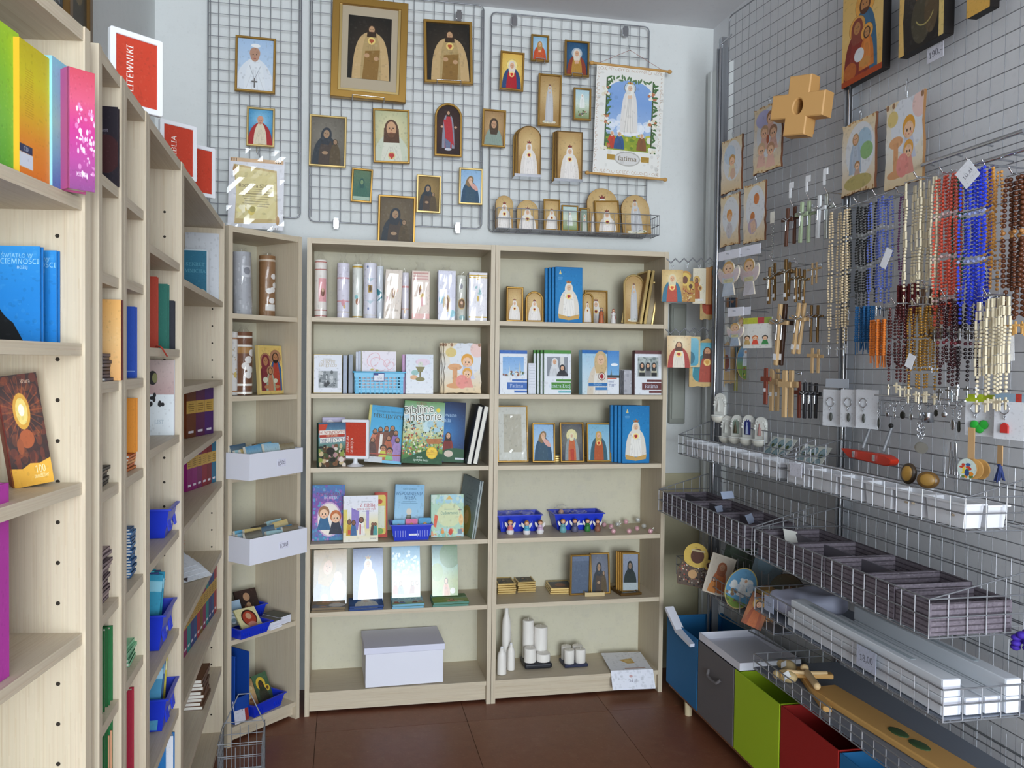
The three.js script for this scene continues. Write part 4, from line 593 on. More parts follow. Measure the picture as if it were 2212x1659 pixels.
{ const z = -0.005, p = B.onShelf(767, 1001, SB[2]); put(signStand('small white sign stand reading LITERATURA DZIECIĘCA on the children\'s shelf', ['LITERATURA', 'DZIECIĘCA'], { size: 14.5 }), B, p.x, SB[2] + 0.001, -0.045, -18); }
{
  // shelf four, left bookcase
  const Y = SB[3];
  BK([674, 1050, 745, 1155], Y, -0.07, 'purple and turquoise book with two cartoon children, left end', P(200, 290, (c, hh) => { vgrad(c, hh, '#3f7ab0', '#7a4a9c', '#8a58a8', '#3c86a8'); blobs(c, 200, 0, 0, 100, hh, ['rgba(80,170,200,.7)', 'rgba(140,80,170,.7)', 'rgba(200,120,190,.6)', 'rgba(60,100,180,.6)'], 1.5, 5); say(c, 'Z OPIEKUNEM', 50, hh * 0.17, 12, '#7a2f5c'); say(c, 'DO NIEBA', 56, hh * 0.23, 9, '#e2c4dc'); disc(c, 52, hh * 0.62, 38, 46, '#c9a8cc'); disc(c, 52, hh * 0.62, 34, 42, '#efe6dc'); kid(c, 36, hh * 0.5, 15, '#9a6a44', '#24608c'); kid(c, 72, hh * 0.58, 15, '#c4682c', '#22283a'); }, '#5a3c86'), { lean: 5 });
  BK([809, 1066, 837, 1151], Y, -0.1, 'red and yellow rounded book behind the white bible story book', P(110, 290, (c, hh) => { fill(c, hh, '#b83c2c'); c.fillStyle = '#d9c25a'; c.beginPath(); c.roundRect(-20, 14, 108, hh - 32, 16); c.fill(); rect(c, '#d8dcc8', 4, hh * 0.3, 74, hh * 0.5); disc(c, 40, hh * 0.2, 22, 14, '#c4502c'); disc(c, 30, hh * 0.86, 40, 20, '#7aa04a'); }, '#b83c2c'), { lean: 6 });
  BK([741, 1072, 817, 1167], Y, -0.025, 'white book with people in coloured clothes, titled Z Biblią', P(230, 290, (c, hh) => { vgrad(c, hh, '#e4e6f0', '#e8e8ec', '#e9dca0', '#e8e4d8'); rect(c, '#e0cf6a', -2, hh * 0.3, 14, hh * 0.5); poly(c, '#8a78c0', 24, hh * 0.26, 46, hh * 0.34, 46, hh * 0.76, 24, hh * 0.7); rect(c, '#a496d0', 66, hh * 0.32, 8, hh * 0.4); say(c, 'ROZWAŻANIA', 68, hh * 0.13, 5, '#9aa0ac'); say(c, 'Z Biblią', 70, hh * 0.21, 12, '#a8323c', 'serif'); say(c, 'przez cały rok', 66, hh * 0.29, 8, '#b0505a', 'serif'); lines(c, 50, hh * 0.335, 36, 1, 3, '#8a8aa0'); for (const [x, y, k, r] of [[18, 0.56, '#c9a02c', 6], [30, 0.58, '#3c6a9c', 6], [52, 0.52, '#f0ece4', 7], [84, 0.62, '#5a3a34', 4], [92, 0.62, '#4aa09c', 4]]) fig(c, { x, y: hh * y, r, base: hh * 0.86, sp: r * 1.5, robe: k, mantle: k, skin: '#8a5a40', hair: '#2a201c', hands: false }); rect(c, '#b8404a', 47, hh * 0.62, 4, hh * 0.22); rect(c, '#c94a34', 14, hh * 0.74, 8, 12); say(c, '❖ promic', 84, hh * 0.93, 6, '#5a5a6a'); }, '#d9c8a0'), { lean: 3, d: 0.012 });
  BK([850, 1050, 914, 1139], Y, -0.09, 'light blue book titled Wspomnienia Nieba above the toy basket', P(190, 290, (c, hh) => { vgrad(c, hh, '#86b8dc', '#9cc8e4', '#b8d8ea'); say(c, 'CZEŚĆ DŻUNGLO', 50, hh * 0.08, 6, '#3c6a8c'); say(c, 'WSPOMNIENIA', 50, hh * 0.17, 13.5, '#2f5a86'); say(c, 'NIEBA', 52, hh * 0.25, 13.5, '#2f5a86'); lines(c, 20, hh * 0.32, 60, 2, 5, '#5a86a8'); disc(c, 50, hh * 0.52, 9, 10, '#d8d0c0'); poly(c, '#6a6a5c', 42, hh * 0.58, 58, hh * 0.58, 60, hh * 0.84, 38, hh * 0.84); poly(c, '#8a8a7a', 44, hh * 0.6, 54, hh * 0.6, 54, hh * 0.74, 42, hh * 0.74); }, '#6a9cc4'), { roll: -2, lean: 5 });
  BK([931, 1070, 1002, 1144], Y, -0.07, 'small square pale green picture book right of the toy basket', P(180, 190, (c, hh) => { fill(c, hh, '#b4d4bc'); disc(c, 56, hh * 0.48, 38, 30, '#d4dcb0'); blobs(c, 60, 0, 0, 100, hh * 0.16, ['#a8d0dc', '#c9dcd0'], 3, 8); blobs(c, 50, 0, hh * 0.8, 100, hh, ['#8cc0b4', '#e0a07a', '#cfe0b0', '#b9d4d8'], 2, 7); poly(c, '#d8b46a', 46, 12, 66, 12, 56, 2); rect(c, '#7a5a6a', 88, hh * 0.3, 1.5, 16); rect(c, '#7a5a6a', 84, hh * 0.36, 10, 1.5); say(c, 'Cudowności', 56, hh * 0.44, 10, '#5c8a7c', 'serif', 'center', 0, 0.9); lines(c, 36, hh * 0.34, 40, 1, 4, '#7aa090'); poly(c, '#e0684a', 12, hh * 0.46, 22, hh * 0.5, 16, hh * 0.78, 8, hh * 0.74); disc(c, 92, hh * 0.6, 7, 14, '#ecc48a'); disc(c, 60, hh * 0.88, 6, 8, '#d04a34'); disc(c, 36, hh * 0.88, 5, 5, '#e0944a'); rect(c, '#7a8a9a', 82, hh * 0.82, 13, 12); }, '#a4c8b0'), { lean: 4 });
  const f = fitOn(B, [845, 1140, 933, 1163], Y, -0.015); put(plasticBasket({ label: 'royal blue plastic basket of small square cards on the storybook shelf', w: f.w, d: 0.12, h: f.h + 0.012, tag: tagPrint('11,90', '#e2e2e8', '#333', 64, 34, 34), tagX: 0.01 }), B, f.x, Y + 0.001, -0.08);
  [[[848, 1124, 874, 1150], '#6fb0d4', 'small square card with a baby on blue, left in the toy basket', '#e0b45a'], [[876, 1121, 902, 1150], '#d9709c', 'small square pink card with a baby, middle in the toy basket', '#e0a8a0'], [[905, 1119, 931, 1150], '#4f9cc8', 'small square card with an angel baby, right in the toy basket', '#e4c4a4']].forEach(([r, bg, label, sk], i) => { const pr = P(70, 74, (c, hh) => { rgrad(c, hh, 50, hh / 2, 70, bg, bg); disc(c, 50, hh * 0.4, 17, 17, '#c9924a'); disc(c, 50, hh * 0.44, 14, 14, sk); disc(c, 50, hh * 0.78, 24, 18, i === 1 ? '#e8a8b4' : '#dfe4e8'); disc(c, 50, hh * 0.8, 7, 5, '#c43c4a'); }, bg), g = fitOn(B, r, Y + 0.016, -0.05); put(plaque({ name: 'square_card', cat: 'card', label, w: g.w, h: g.h, d: 0.01, shape: rectShape(g.w, g.h, 0.005), print: pr, gloss: true }), B, g.x, Y + 0.016, -0.055, 0, 6); });
  // grey glossy magazines leaning against the right panel
  for (let i = 0; i < 2; i++) { const t = book({ name: 'magazine', cat: 'magazine', label: ['large grey glossy magazine leaning at the right end, front one', 'large grey glossy magazine leaning at the right end, rear one'][i], w: 0.21, h: 0.255, d: 0.006, print: P(140, 180, (c, hh) => { vgrad(c, hh, '#6d7c84', '#8a9a9c', '#7a8a6c'); disc(c, 50, hh * 0.76, 30, 34, '#9a8a44'); disc(c, 52, hh * 0.7, 12, 16, '#c9a060'); lines(c, 30, hh * 0.3, 40, 4, 8, '#5a686c'); }, '#b9c4c4') }); t.position.copy(B.world(0.694 + i * 0.0095, Y + 0.003, -0.125)); t.rotation.set(0, rad(-78), rad(-8), 'ZYX'); }
}
{
  // shelf five, left bookcase: foil wrapped picture boxes, one standing and one lying in front of it
  const Y = SB[4];
  [[[677, 1196, 749, 1291], 'brown glossy picture of a mother holding a baby in white', P(170, 230, (c, hh) => { vgrad(c, hh, '#b59a72', '#8a7a64', '#6a6a70'); fig(c, { x: 44, y: hh * 0.32, r: 18, base: hh + 4, sp: 46, veil: '#a48a62', robe: '#8a8e96', mantle: '#7c828c', skin: '#c9a184', hands: false, tilt: 0.3 }); disc(c, 72, hh * 0.5, 12, 12, '#d4b094'); disc(c, 74, hh * 0.74, 24, 26, '#d6d2cc'); disc(c, 34, hh * 0.86, 10, 9, '#c9a184'); }, '#7c6a50'), [671, 745]],
    [[763, 1193, 828, 1288], 'dark blue glossy picture of a crowned white statue', P(160, 230, (c, hh) => { rgrad(c, hh, 50, hh * 0.5, 95, '#4a78b0', '#1c3a74'); fig(c, { y: hh * 0.3, r: 10, base: hh + 4, sp: 34, veil: '#d8d8d4', robe: '#d9d6cc', mantle: '#cfcfca', crown: '#a88a4a', skin: '#cfb49c' }); }, '#24427c'), [753, 828]],
    [[847, 1187, 909, 1278], 'glossy pale blue printed box with tiny kneeling figures', P(150, 220, (c, hh) => { vgrad(c, hh, '#6fa8cc', '#8fc0d8', '#b4d0d4', '#8aa860'); blobs(c, 60, 5, hh * 0.1, 95, hh * 0.5, ['#cfe4ee', '#7ab0d0', '#e4f0f4'], 2, 6); for (const [x, k] of [[14, '#b8604a'], [32, '#6a7ab0'], [72, '#8a5a4a'], [88, '#c9b0a0']]) fig(c, { x, y: hh * 0.68, r: 5, base: hh * 0.86, sp: 10, robe: k, mantle: k, hands: false }); }, '#7ab0c8'), [846, 915]],
    [[935, 1186, 991, 1277], 'glossy green printed box with a tree and children, rightmost', P(150, 220, (c, hh) => { vgrad(c, hh, '#4a7a84', '#7aa89a', '#9aa860', '#7a9a50'); disc(c, 70, hh * 0.2, 40, 34, '#4f7a44'); disc(c, 20, hh * 0.5, 22, 24, '#7a9a4c'); fig(c, { x: 54, y: hh * 0.66, r: 7, base: hh * 0.92, sp: 15, robe: '#c98a6a', mantle: '#d0a88a', hands: false }); disc(c, 78, hh * 0.84, 10, 8, '#d8d4cc'); }, '#5a8a7a'), [934, 1012]]].forEach(([r, what, pr, ly], i) => {
    const f = fitOn(B, r, Y, -0.1); put(plaque({ name: 'picture_box', cat: 'boxed picture', label: what + ', standing upright', w: f.w, h: f.h * 1.03, d: 0.012, shape: rectShape(f.w, f.h * 1.03, 0.004), print: pr, coat: true }), B, f.x, Y + 0.002, -0.115, 0, 14);
    for (let k = 0; k < 2; k++) { const a = B.onShelf(ly[0], [1327, 1322, 1313, 1310][i], Y), b = B.onShelf(ly[1], [1325, 1319, 1311, 1308][i], Y), w = b.x - a.x, h = 0.13, s = plaque({ name: 'picture_box', cat: 'boxed picture', label: what + (k ? ', lying on top in front' : ', lying underneath in front'), w, h, d: 0.009, shape: rectShape(w, h, 0.004), print: pr, gloss: true }); s.position.copy(B.world((a.x + b.x) / 2 + k * 0.003, Y + 0.001 + k * 0.0098, -0.004 - k * 0.003)); s.rotation.set(-Math.PI / 2, 0, k ? 0.02 : -0.01, 'YXZ'); }
  });
  // shelf six: the large lidded box
  const a = B.onShelf(787, 1491, SB[5]), b = B.onShelf(958, 1484, SB[5]), w = b.x - a.x, z = -0.012, yt = B.at(870, 1396, z).y, h = yt - SB[5], d = 0.235, t = thing('lidded_box', 'large plain white cardboard box with a lid on the bottom shelf', 'box');
  part(t, 'box_body', rbox(w, h - 0.004, d, 0.003, 0, h / 2, 0), M.card); part(t, 'lid', rbox(w + 0.012, 0.028, d + 0.012, 0.003, 0, h - 0.013, 0), mat('#dddef0', 0.7)); put(t, B, (a.x + b.x) / 2, SB[5] + 0.001, z - d / 2 - 0.002, 2);
}
{
  // right bookcase, shelf one
  const Y = SB[0];
  FR([1083, 620, 1120, 691], Y, -0.2, 'gold frame turned edge-on at the left end of the statue picture shelf', crownedLady(90, 160), { yaw: 60, lean: 0, roll: 4 });
  FR([1094, 620, 1131, 692], Y, -0.05, 'rectangular gold frame with a crowned lady, left end of the shelf', crownedLady(120, 220, 0.46), { roll: -0.6 });
  FR([1136, 629, 1175, 693], Y, -0.05, 'arched gold frame with a crowned lady, second from left on the shelf', crownedLady(120, 200, 0.4), { arch: true });
  PR.tall = (r, Y2, z, label, n, dx, print) => { for (let i = 0; i < n; i++) { const f = fitOn(B, r, Y2, z), k = n - 1 - i; put(plaque({ name: 'tall_box', cat: 'box', label: i === n - 1 ? label : label.replace('front box', ['rearmost', 'second from the back', 'third from the back'][i]), w: f.w, h: f.h, d: 0.017, shape: rectShape(f.w, f.h, 0.003), print, gloss: true, bevel: 0.001 }), B, f.x - k * dx, f.y, z - 0.018 * (k + 1), 0, 2); } };
  const blueLady = (w, h) => P(w, h, (c, hh) => { rgrad(c, hh, 50, hh * 0.5, 110, '#1d86c4', '#1272b0'); fig(c, { y: hh * 0.37, r: 11, base: hh * 0.88, sp: 38, veil: '#e2dccf', robe: '#ece9e2', mantle: '#dfd8cc', crown: '#a0703c', skin: '#e0bc9c', heart: '#a82c34' }); poly(c, '#c9a05a', 12, hh * 0.84, 50, hh * 0.89, 88, hh * 0.84, 86, hh * 0.92, 50, hh * 0.95, 14, hh * 0.92); poly(c, '#d9c98a', 14, hh * 0.14, 24, hh * 0.14, 19, hh * 0.06); lines(c, 10, hh * 0.17, 18, 4, 4, '#7fb4d8', 1); }, '#0f6aa4');
  PR.blueLady = blueLady(200, 400);
  PR.tall([1200, 577, 1259, 694], Y, -0.02, 'tall blue box with a white lady, front box of the upper stack', 4, 0.011, PR.blueLady);
  FR([1258, 632, 1283, 695], Y, -0.12, 'arched gold frame half hidden behind the upper blue boxes', crownedLady(110, 200, 0.4), { arch: true });
  FR([1264, 627, 1314, 696], Y, -0.16, 'rectangular gold frame behind the tiny statuettes', crownedLady(120, 170, 0.4), {});
  const statuette = (r, label, robe, cloak) => { const f = fitOn(B, r, Y, -0.03), h = f.h, t = thing('statuette', label, 'figurine'); part(t, 'robe', lathe([[0, 0], [h * 0.17, 0], [h * 0.17, h * 0.05], [h * 0.15, h * 0.3], [h * 0.13, h * 0.62], [h * 0.07, h * 0.76], [0, h * 0.78]], 14), robe); part(t, 'head', join([new THREE.SphereGeometry(h * 0.085, 12, 8).translate(0, h * 0.86, h * 0.01)]), mat('#d8a888', 0.5)); part(t, 'hair', new THREE.SphereGeometry(h * 0.095, 12, 8, 0, 7, 0, 1.7).translate(0, h * 0.87, -h * 0.012), cloak); part(t, 'cloak', turn(lathe([[h * 0.18, h * 0.06], [h * 0.165, h * 0.4], [h * 0.14, h * 0.66], [h * 0.08, h * 0.8]], 14), 0, 0, 0).scale(1, 1, 0.86).translate(0, 0, -h * 0.03), cloak); part(t, 'arm', join([-1, 1].map((s) => rod(V(s * h * 0.13, h * 0.66, 0), V(s * h * 0.05, h * 0.5, h * 0.14), h * 0.035, 8))), robe); return put(t, B, f.x, Y, -0.035, -15); };
  statuette([1294, 663, 1305, 696], 'tiny statuette in blue and orange standing before a gold frame', mat('#b8643c', 0.45), mat('#2f6a7c', 0.45));
  statuette([1320, 666, 1331, 697], 'tiny statuette in white with a red cloak, right of the blue one', mat('#e0dcd8', 0.45), mat('#b02a26', 0.45));
  FR([1349, 592, 1394, 697], Y, -0.07, 'tall arched gold frame with a crowned white statue at the right', crownedStanding(120, 250), { arch: true, m: M.goldLight });
  [[[1383, 600, 1407, 696], 'wooden backed picture leaning furthest left of the leaning frames', 20], [[1403, 585, 1424, 697], 'gold edged picture frame leaning sideways, middle of three', 74], [[1412, 586, 1432, 697], 'gold edged picture frame leaning sideways against the right panel', 78]].forEach(([r, label, yaw], i) => { const f = fitOn(B, r, Y, -0.05), t = framed({ label, w: 0.15, h: f.h, print: P(30, 40, (c, hh) => rect(c, ['#b8a684', '#8a6a3c', '#7a5c34'][i], -2, -2, 104, hh + 4), '#8a6a3c'), fw: 0.01, d: 0.014, m: M.goldLight, matte: true }); t.position.copy(B.world(1.466 + i * 0.02, Y + 0.001, -0.1)); t.rotation.set(0, rad(-90), rad(-9), 'ZYX'); if (i === 0) { t.position.copy(B.world(f.x - 0.006, Y + 0.001, -0.15)); t.rotation.set(0, rad(-20), rad(-9), 'ZYX'); } });
}
{
  // right bookcase, shelf two
  const Y = SB[1];
  const cover = (hex, top, photo, title, o = {}) => P(180, 270, (c, hh) => { fill(c, hh, '#e2e6ec'); rect(c, top, -2, -2, 104, hh * 0.09); c.save(); c.beginPath(); c.rect(12, hh * 0.15, 76, hh * 0.44); c.clip(); photo(c, hh); c.restore(); rect(c, hex, 46, hh * 0.66, 54, hh * 0.05); rect(c, hex, 28, hh * 0.73, 72, hh * 0.16); say(c, title, 62, hh * 0.81, 16, '#cfdcec', 'serif', 'center', 0, 0.9); rect(c, o.last ?? hex, 54, hh * 0.915, 46, hh * 0.05); }, top);
  BK([1079, 757, 1139, 846], Y, -0.025, 'white book with blue bands and a church spire photo', cover('#3f6ab4', '#3a68b4', (c, hh) => { vgrad(c, hh, '#6a9cd8', '#9cc0e4', '#c4d4dc'); blobs(c, 30, 12, hh * 0.48, 90, hh * 0.6, ['#dfe4e0', '#5a6a4a', '#8a5a4a', '#e8ecec'], 2, 6); poly(c, '#e2e2dc', 34, hh * 0.58, 36, hh * 0.34, 38, hh * 0.58); poly(c, '#c9c4b4', 70, hh * 0.58, 74, hh * 0.22, 78, hh * 0.58); }, 'Fatima'), { d: 0.012 });
  for (let i = 0; i < 3; i++) BK([1141 - i * 0, 785, 1158, 846], Y, -0.06 - i * 0.012, ['thin white booklet, front of three beside the blue banded book', 'thin white booklet, middle of three beside the blue banded book', 'thin white booklet, rear of three beside the blue banded book'][i], P(40, 90, (c, hh) => { fill(c, hh, '#dfe2ea'); lines(c, 8, 12, 84, 9, 20, '#b8bcc8', 3); }, '#d8dbe4'), { d: 0.008 });
  for (let i = 0; i < 4; i++) BK([1175 - (3 - i) * 7.5, 757, 1234 - (3 - i) * 7.5, 847.5], Y, -0.095 + i * 0.024, ['green banded white book, rearmost of four', 'green banded white book, third of four', 'green banded white book, second of four', 'front white book with green bands and a nun photo'][i], PR.green ??= cover('#4a8a34', '#4a8a3a', (c, hh) => { rect(c, '#8a9098', 0, 0, 100, hh); rect(c, '#d8d8d4', 60, hh * 0.14, 14, hh * 0.2); fig(c, { x: 40, y: hh * 0.26, r: 9, base: hh * 0.6, sp: 20, veil: '#d8dadc', robe: '#cfd2d6', hands: false }); fig(c, { x: 68, y: hh * 0.4, r: 8, base: hh * 0.62, sp: 22, veil: '#2a2a30', robe: '#34343a', hands: false }); }, 'Siostra Łucja', { last: '#7ab8c0' }), { d: 0.015 });
  BK([1253, 757, 1312, 849], Y, -0.012, 'thick pale blue book with a large veiled lady on the cover', P(200, 310, (c, hh) => { vgrad(c, hh, '#a4cce4', '#c4dcea', '#d4e4ea'); rect(c, '#3c74b8', -2, -2, 104, hh * 0.09); fig(c, { x: 74, y: hh * 0.2, r: 19, base: hh + 4, sp: 54, veil: '#d4b88a', robe: '#e9e4dc', mantle: '#dcd0be', skin: '#e4c0a0', hands: false }); c.strokeStyle = '#8a6a5a'; c.lineWidth = 2.4; c.beginPath(); c.arc(78, hh * 0.59, 13, 0, 7); c.stroke(); disc(c, 78, hh * 0.59, 7, 8, '#a8323c'); disc(c, 24, hh * 0.22, 8, 7, '#b4d0e4'); rect(c, '#3f7ab8', 26, hh * 0.74, 74, hh * 0.07); say(c, 'Krucjata', 62, hh * 0.775, 8, '#bcd8ec', 'serif'); rect(c, '#4f8ac4', 52, hh * 0.84, 50, hh * 0.06); }, '#8fbcd4'), { d: 0.03, yaw: 12 });
  BK([1312, 758, 1338, 846], Y, -0.05, 'white and blue book ending in TIMY beside the veiled lady book', P(110, 290, (c, hh) => { vgrad(c, hh, '#4a86c8', '#7ab0dc', '#c9dcea'); disc(c, 60, hh * 0.32, 30, 9, '#f0f4f8'); poly(c, '#6a7a7c', 24, hh * 0.6, 34, hh * 0.42, 44, hh * 0.6); rect(c, '#3a4448', 0, hh * 0.56, 100, hh * 0.06); rect(c, '#e4e8ee', -2, hh * 0.62, 104, hh * 0.4); rect(c, '#d2502c', 0, hh * 0.625, 80, 5); say(c, 'SEKRET', 34, hh * 0.71, 15, '#4a5a8c'); say(c, 'TIMY', 44, hh * 0.8, 24, '#4a5a8c'); }, '#8a98b0'), { d: 0.014 });
  for (let i = 0; i < 3; i++) BK([1341 + i * 3, 799 + i, 1364 + i * 3, 847], Y, -0.09 + i * 0.014, ['grey paper booklet, rear of three beside the brown banded book', 'grey paper booklet, middle of three beside the brown banded book', 'grey paper booklet, front of three beside the brown banded book'][i], P(40, 80, (c, hh) => { fill(c, hh, '#b4b4bc'); blobs(c, 8, 0, 0, 100, hh, ['#c4c4cc', '#a0a0aa'], 8, 16); }, '#aeaeb8'), { d: 0.008 });
  BK([1371, 758, 1430, 849], Y, -0.02, 'white book with brown bands and a photo of three children', cover('#6a3c3c', '#6a4444', (c, hh) => { vgrad(c, hh, '#a8b0b0', '#8a9494'); blobs(c, 30, 12, hh * 0.15, 88, hh * 0.34, ['#b8c0bc', '#7a8684'], 3, 6); for (const x of [28, 50, 72]) fig(c, { x, y: hh * 0.34, r: 7, base: hh * 0.62, sp: 12, veil: '#3a3a3c', robe: x === 50 ? '#7a7a7c' : '#c9c4ac', hands: false }); rect(c, '#2f3133', 18, hh * 0.5, 20, hh * 0.1); rect(c, '#2f3133', 62, hh * 0.5, 20, hh * 0.1); }, 'Fatima'), { d: 0.03 });
  // shelf three
  const Y3 = SB[2];
  const foil = P(140, 220, (c, hh) => { fill(c, hh, '#cfd0c8'); rect(c, '#b8b4a4', 20, hh * 0.14, 62, hh * 0.7); }, '#b59a5a');
  { const f = fitOn(B, [1077, 880, 1144, 987], Y3, -0.09), t = framed({ label: 'silver-wrapped framed picture with crumpled clear foil, left end', w: f.w, h: f.h * 1.02, print: foil, fw: 0.006, d: 0.014 }); const g = new THREE.PlaneGeometry(f.w * 0.98, f.h, 14, 18), p = g.attributes.position; for (let i = 0; i < p.count; i++) p.setZ(i, rr(-0.004, 0.006)); const q = g.toNonIndexed(); q.computeVertexNormals(); part(t, 'clear_foil', q.translate(0, f.h / 2, 0.02), M.cello); put(t, B, f.x, Y3 + 0.002, -0.115, 0, 9); }
  FR([1151, 915, 1201, 984], Y3, -0.07, 'gold frame with the blue-cloaked mother and sleeping baby', blueMother(130, 190), { lean: 10, roll: -1 });
  FR([1212, 913, 1264, 986], Y3, -0.07, 'gold frame with a haloed figure in white and red, middle', P(130, 190, (c, hh) => { rgrad(c, hh, 50, hh * 0.4, 90, '#8a8a7c', '#3a3c4a'); fig(c, { y: hh * 0.32, r: 8, base: hh + 4, sp: 34, veil: '#e2dcb8', robe: '#c9683c', mantle: '#8f9a9c', halo: '#e0d8a4', hr: 3.2, skin: '#dcb898', hands: false }); rect(c, '#b8402c', 42, hh * 0.68, 17, hh * 0.36); }, '#8a6a34'), { lean: 9 });
  FR([1269, 915, 1322, 986], Y3, -0.07, 'gold frame with an orange-robed lady on blue, right of three', redHeartLady(130, 190, ['#7ab0cc', '#a4cce0']), { lean: 9, roll: -1 });
  const flat = (px, pyb, w, d, n, label, Yy, o = {}) => { const p = B.onShelf(px, pyb, Yy); for (let i = 0; i < n; i++) { const s = framed({ label: label(i, n), w, h: d, print: o.print ?? (PR.flat ??= darkMother(100, 130)), fw: 0.006, d: o.t ?? 0.0085, m: M.goldLight, group: o.group }); s.position.copy(B.world(p.x + ((i * 7) % 3 - 1) * 0.0015, Yy + 0.0007 + i * ((o.t ?? 0.0085) + 0.0018), p.z)); s.rotation.set(-Math.PI / 2, 0, rad(o.spin ?? 0), 'YXZ'); } };
  const ord = ['lowest', 'second from below', 'third from below', 'fourth from below', 'topmost'];
  const stackLabel = (where) => (i, n) => `small gold-edged frame in the stack ${where}, ${i === n - 1 ? 'topmost' : ord[i]}`;
  flat(1111, 999, 0.125, 0.1, 3, stackLabel('before the silver-wrapped picture'), Y3); flat(1195, 998, 0.125, 0.11, 3, stackLabel('before the sleeping baby picture'), Y3, { spin: -3, print: blueMother(100, 130) }); flat(1296, 997, 0.115, 0.1, 2, stackLabel('before the orange-robed picture'), Y3);
  PR.tall([1345, 877, 1404, 997], Y3, -0.02, 'tall blue box with a white lady, front box of the lower stack', 4, 0.013, PR.blueLady);
  // shelf four: blue baskets of bagged trinkets, angels, glass balls
  const Y4 = SB[3];
  [[[1075, 1116, 1155, 1146], 'royal blue plastic basket behind the pink and blue angels', 0], [[1198, 1112, 1290, 1142], 'royal blue plastic basket with bagged trinkets behind the four dark angels', 1]].forEach(([r, label, k]) => {
    const p = B.onShelf((r[0] + r[2]) / 2, r[3], Y4), f = fitOn(B, r, Y4, p.z), d = 0.125, w = f.w + 0.03, h = 0.078, bz = Math.max(p.z - d / 2, -0.262 + d / 2); put(plasticBasket({ label, w, d, h, tag: tagPrint('5,00', '#d4d8ea', '#4a5070', 64, 34, 30), tagX: 0.02 }), B, f.x + (k ? 0.004 : 0.01), Y4 + 0.001, bz);
    for (let i = 0; i < 3; i++) { const g = new THREE.IcosahedronGeometry(0.036, 2), q = g.attributes.position; for (let j = 0; j < q.count; j++) { const s = 1 + 0.25 * Math.sin(q.getX(j) * 210 + i) * Math.cos(q.getY(j) * 180); q.setXYZ(j, q.getX(j) * s, q.getY(j) * s * 0.8, q.getZ(j) * s); } g.computeVertexNormals(); const t = thing('clear_bag', ['bagged trinket on the left', 'bagged trinket in the middle', 'bagged trinket on the right'][i] + (k ? ' in the basket behind the dark angels' : ' in the basket behind the pink angel'), 'bag'); part(t, 'bag', g, M.cello); part(t, 'trinket', new THREE.SphereGeometry(0.013, 10, 8).translate(0, -0.008, 0), mat('#c9a08c', 0.5)); put(t, B, f.x - w * 0.27 + i * w * 0.27 * (k ? 0.7 : 1), Y4 + h * 0.8 + (k && i === 0 ? 0.02 : 0), bz - 0.01, i * 40); }
  });
  const angel = (px, pyb, hpx, label, dress, hair, skirt) => {
    const p = B.onShelf(px, pyb, Y4), h = B.at(px, pyb - hpx, p.z).y - Y4, t = thing('angel_figurine', label, 'figurine'), wing = new THREE.Shape(); wing.moveTo(0, 0); wing.bezierCurveTo(h * 0.2, h * 0.05, h * 0.3, h * 0.3, h * 0.24, h * 0.42); wing.bezierCurveTo(h * 0.12, h * 0.4, h * 0.02, h * 0.2, 0, 0);
    part(t, 'gown', lathe([[0, 0], [h * 0.17, 0], [h * 0.21, h * 0.02], [h * 0.26, h * 0.2], [h * 0.18, h * 0.38], [h * 0.12, h * 0.55], [h * 0.08, h * 0.62], [0, h * 0.63]], 16), skirt ?? dress); part(t, 'top', lathe([[h * 0.225, h * 0.29], [h * 0.19, h * 0.39], [h * 0.13, h * 0.56], [h * 0.06, h * 0.635]], 16), dress);
    part(t, 'head', new THREE.SphereGeometry(h * 0.16, 14, 10).translate(0, h * 0.76, h * 0.01), mat('#e2b090', 0.45)); part(t, 'hair', new THREE.SphereGeometry(h * 0.172, 14, 8, 0, 7, 0, 1.75).rotateX(-0.35).translate(0, h * 0.775, -h * 0.012), hair);
    for (const s of [-1, 1]) { const g = extrude(wing, h * 0.04, h * 0.008, 6); if (s < 0) g.rotateY(Math.PI); part(t, 'wing', g.translate(s * h * 0.1, h * 0.36, -h * 0.12), mat('#d9d4d0', 0.5)); part(t, 'arm', rod(V(s * h * 0.13, h * 0.52, 0), V(s * h * 0.03, h * 0.42, h * 0.2), h * 0.045, 8), dress); }
    return put(t, B, p.x, Y4, p.z, -8);
  };
  const hb = mat('#b8803c', 0.5), hd = mat('#7a5230', 0.5), cr = mat('#e2dee0', 0.5);
  angel(1102, 1154, 33, 'pink angel figurine with a white skirt, leftmost of seven', mat('#dc7c80', 0.5), hb, cr); angel(1137.7, 1154.5, 32, 'light blue angel figurine with a white skirt, second from left', mat('#5ab0d0', 0.5), hb, cr); angel(1166.8, 1153, 32, 'lilac and white angel figurine, third from left', mat('#d0b4d0', 0.5), hd, cr);
  angel(1216, 1150, 31, 'teal angel figurine, first of the four darker angels', mat('#6aa4ac', 0.5), hb); angel(1241.6, 1149, 31, 'grey-violet angel figurine, second of the four darker angels', mat('#5c5c78', 0.5), hd); angel(1269, 1147.5, 29, 'green angel figurine, third of the four darker angels', mat('#2f7a3c', 0.5), hd); angel(1290.8, 1147.5, 28, 'brown-red angel figurine beside the glass balls', mat('#8a5a4a', 0.5), hd);
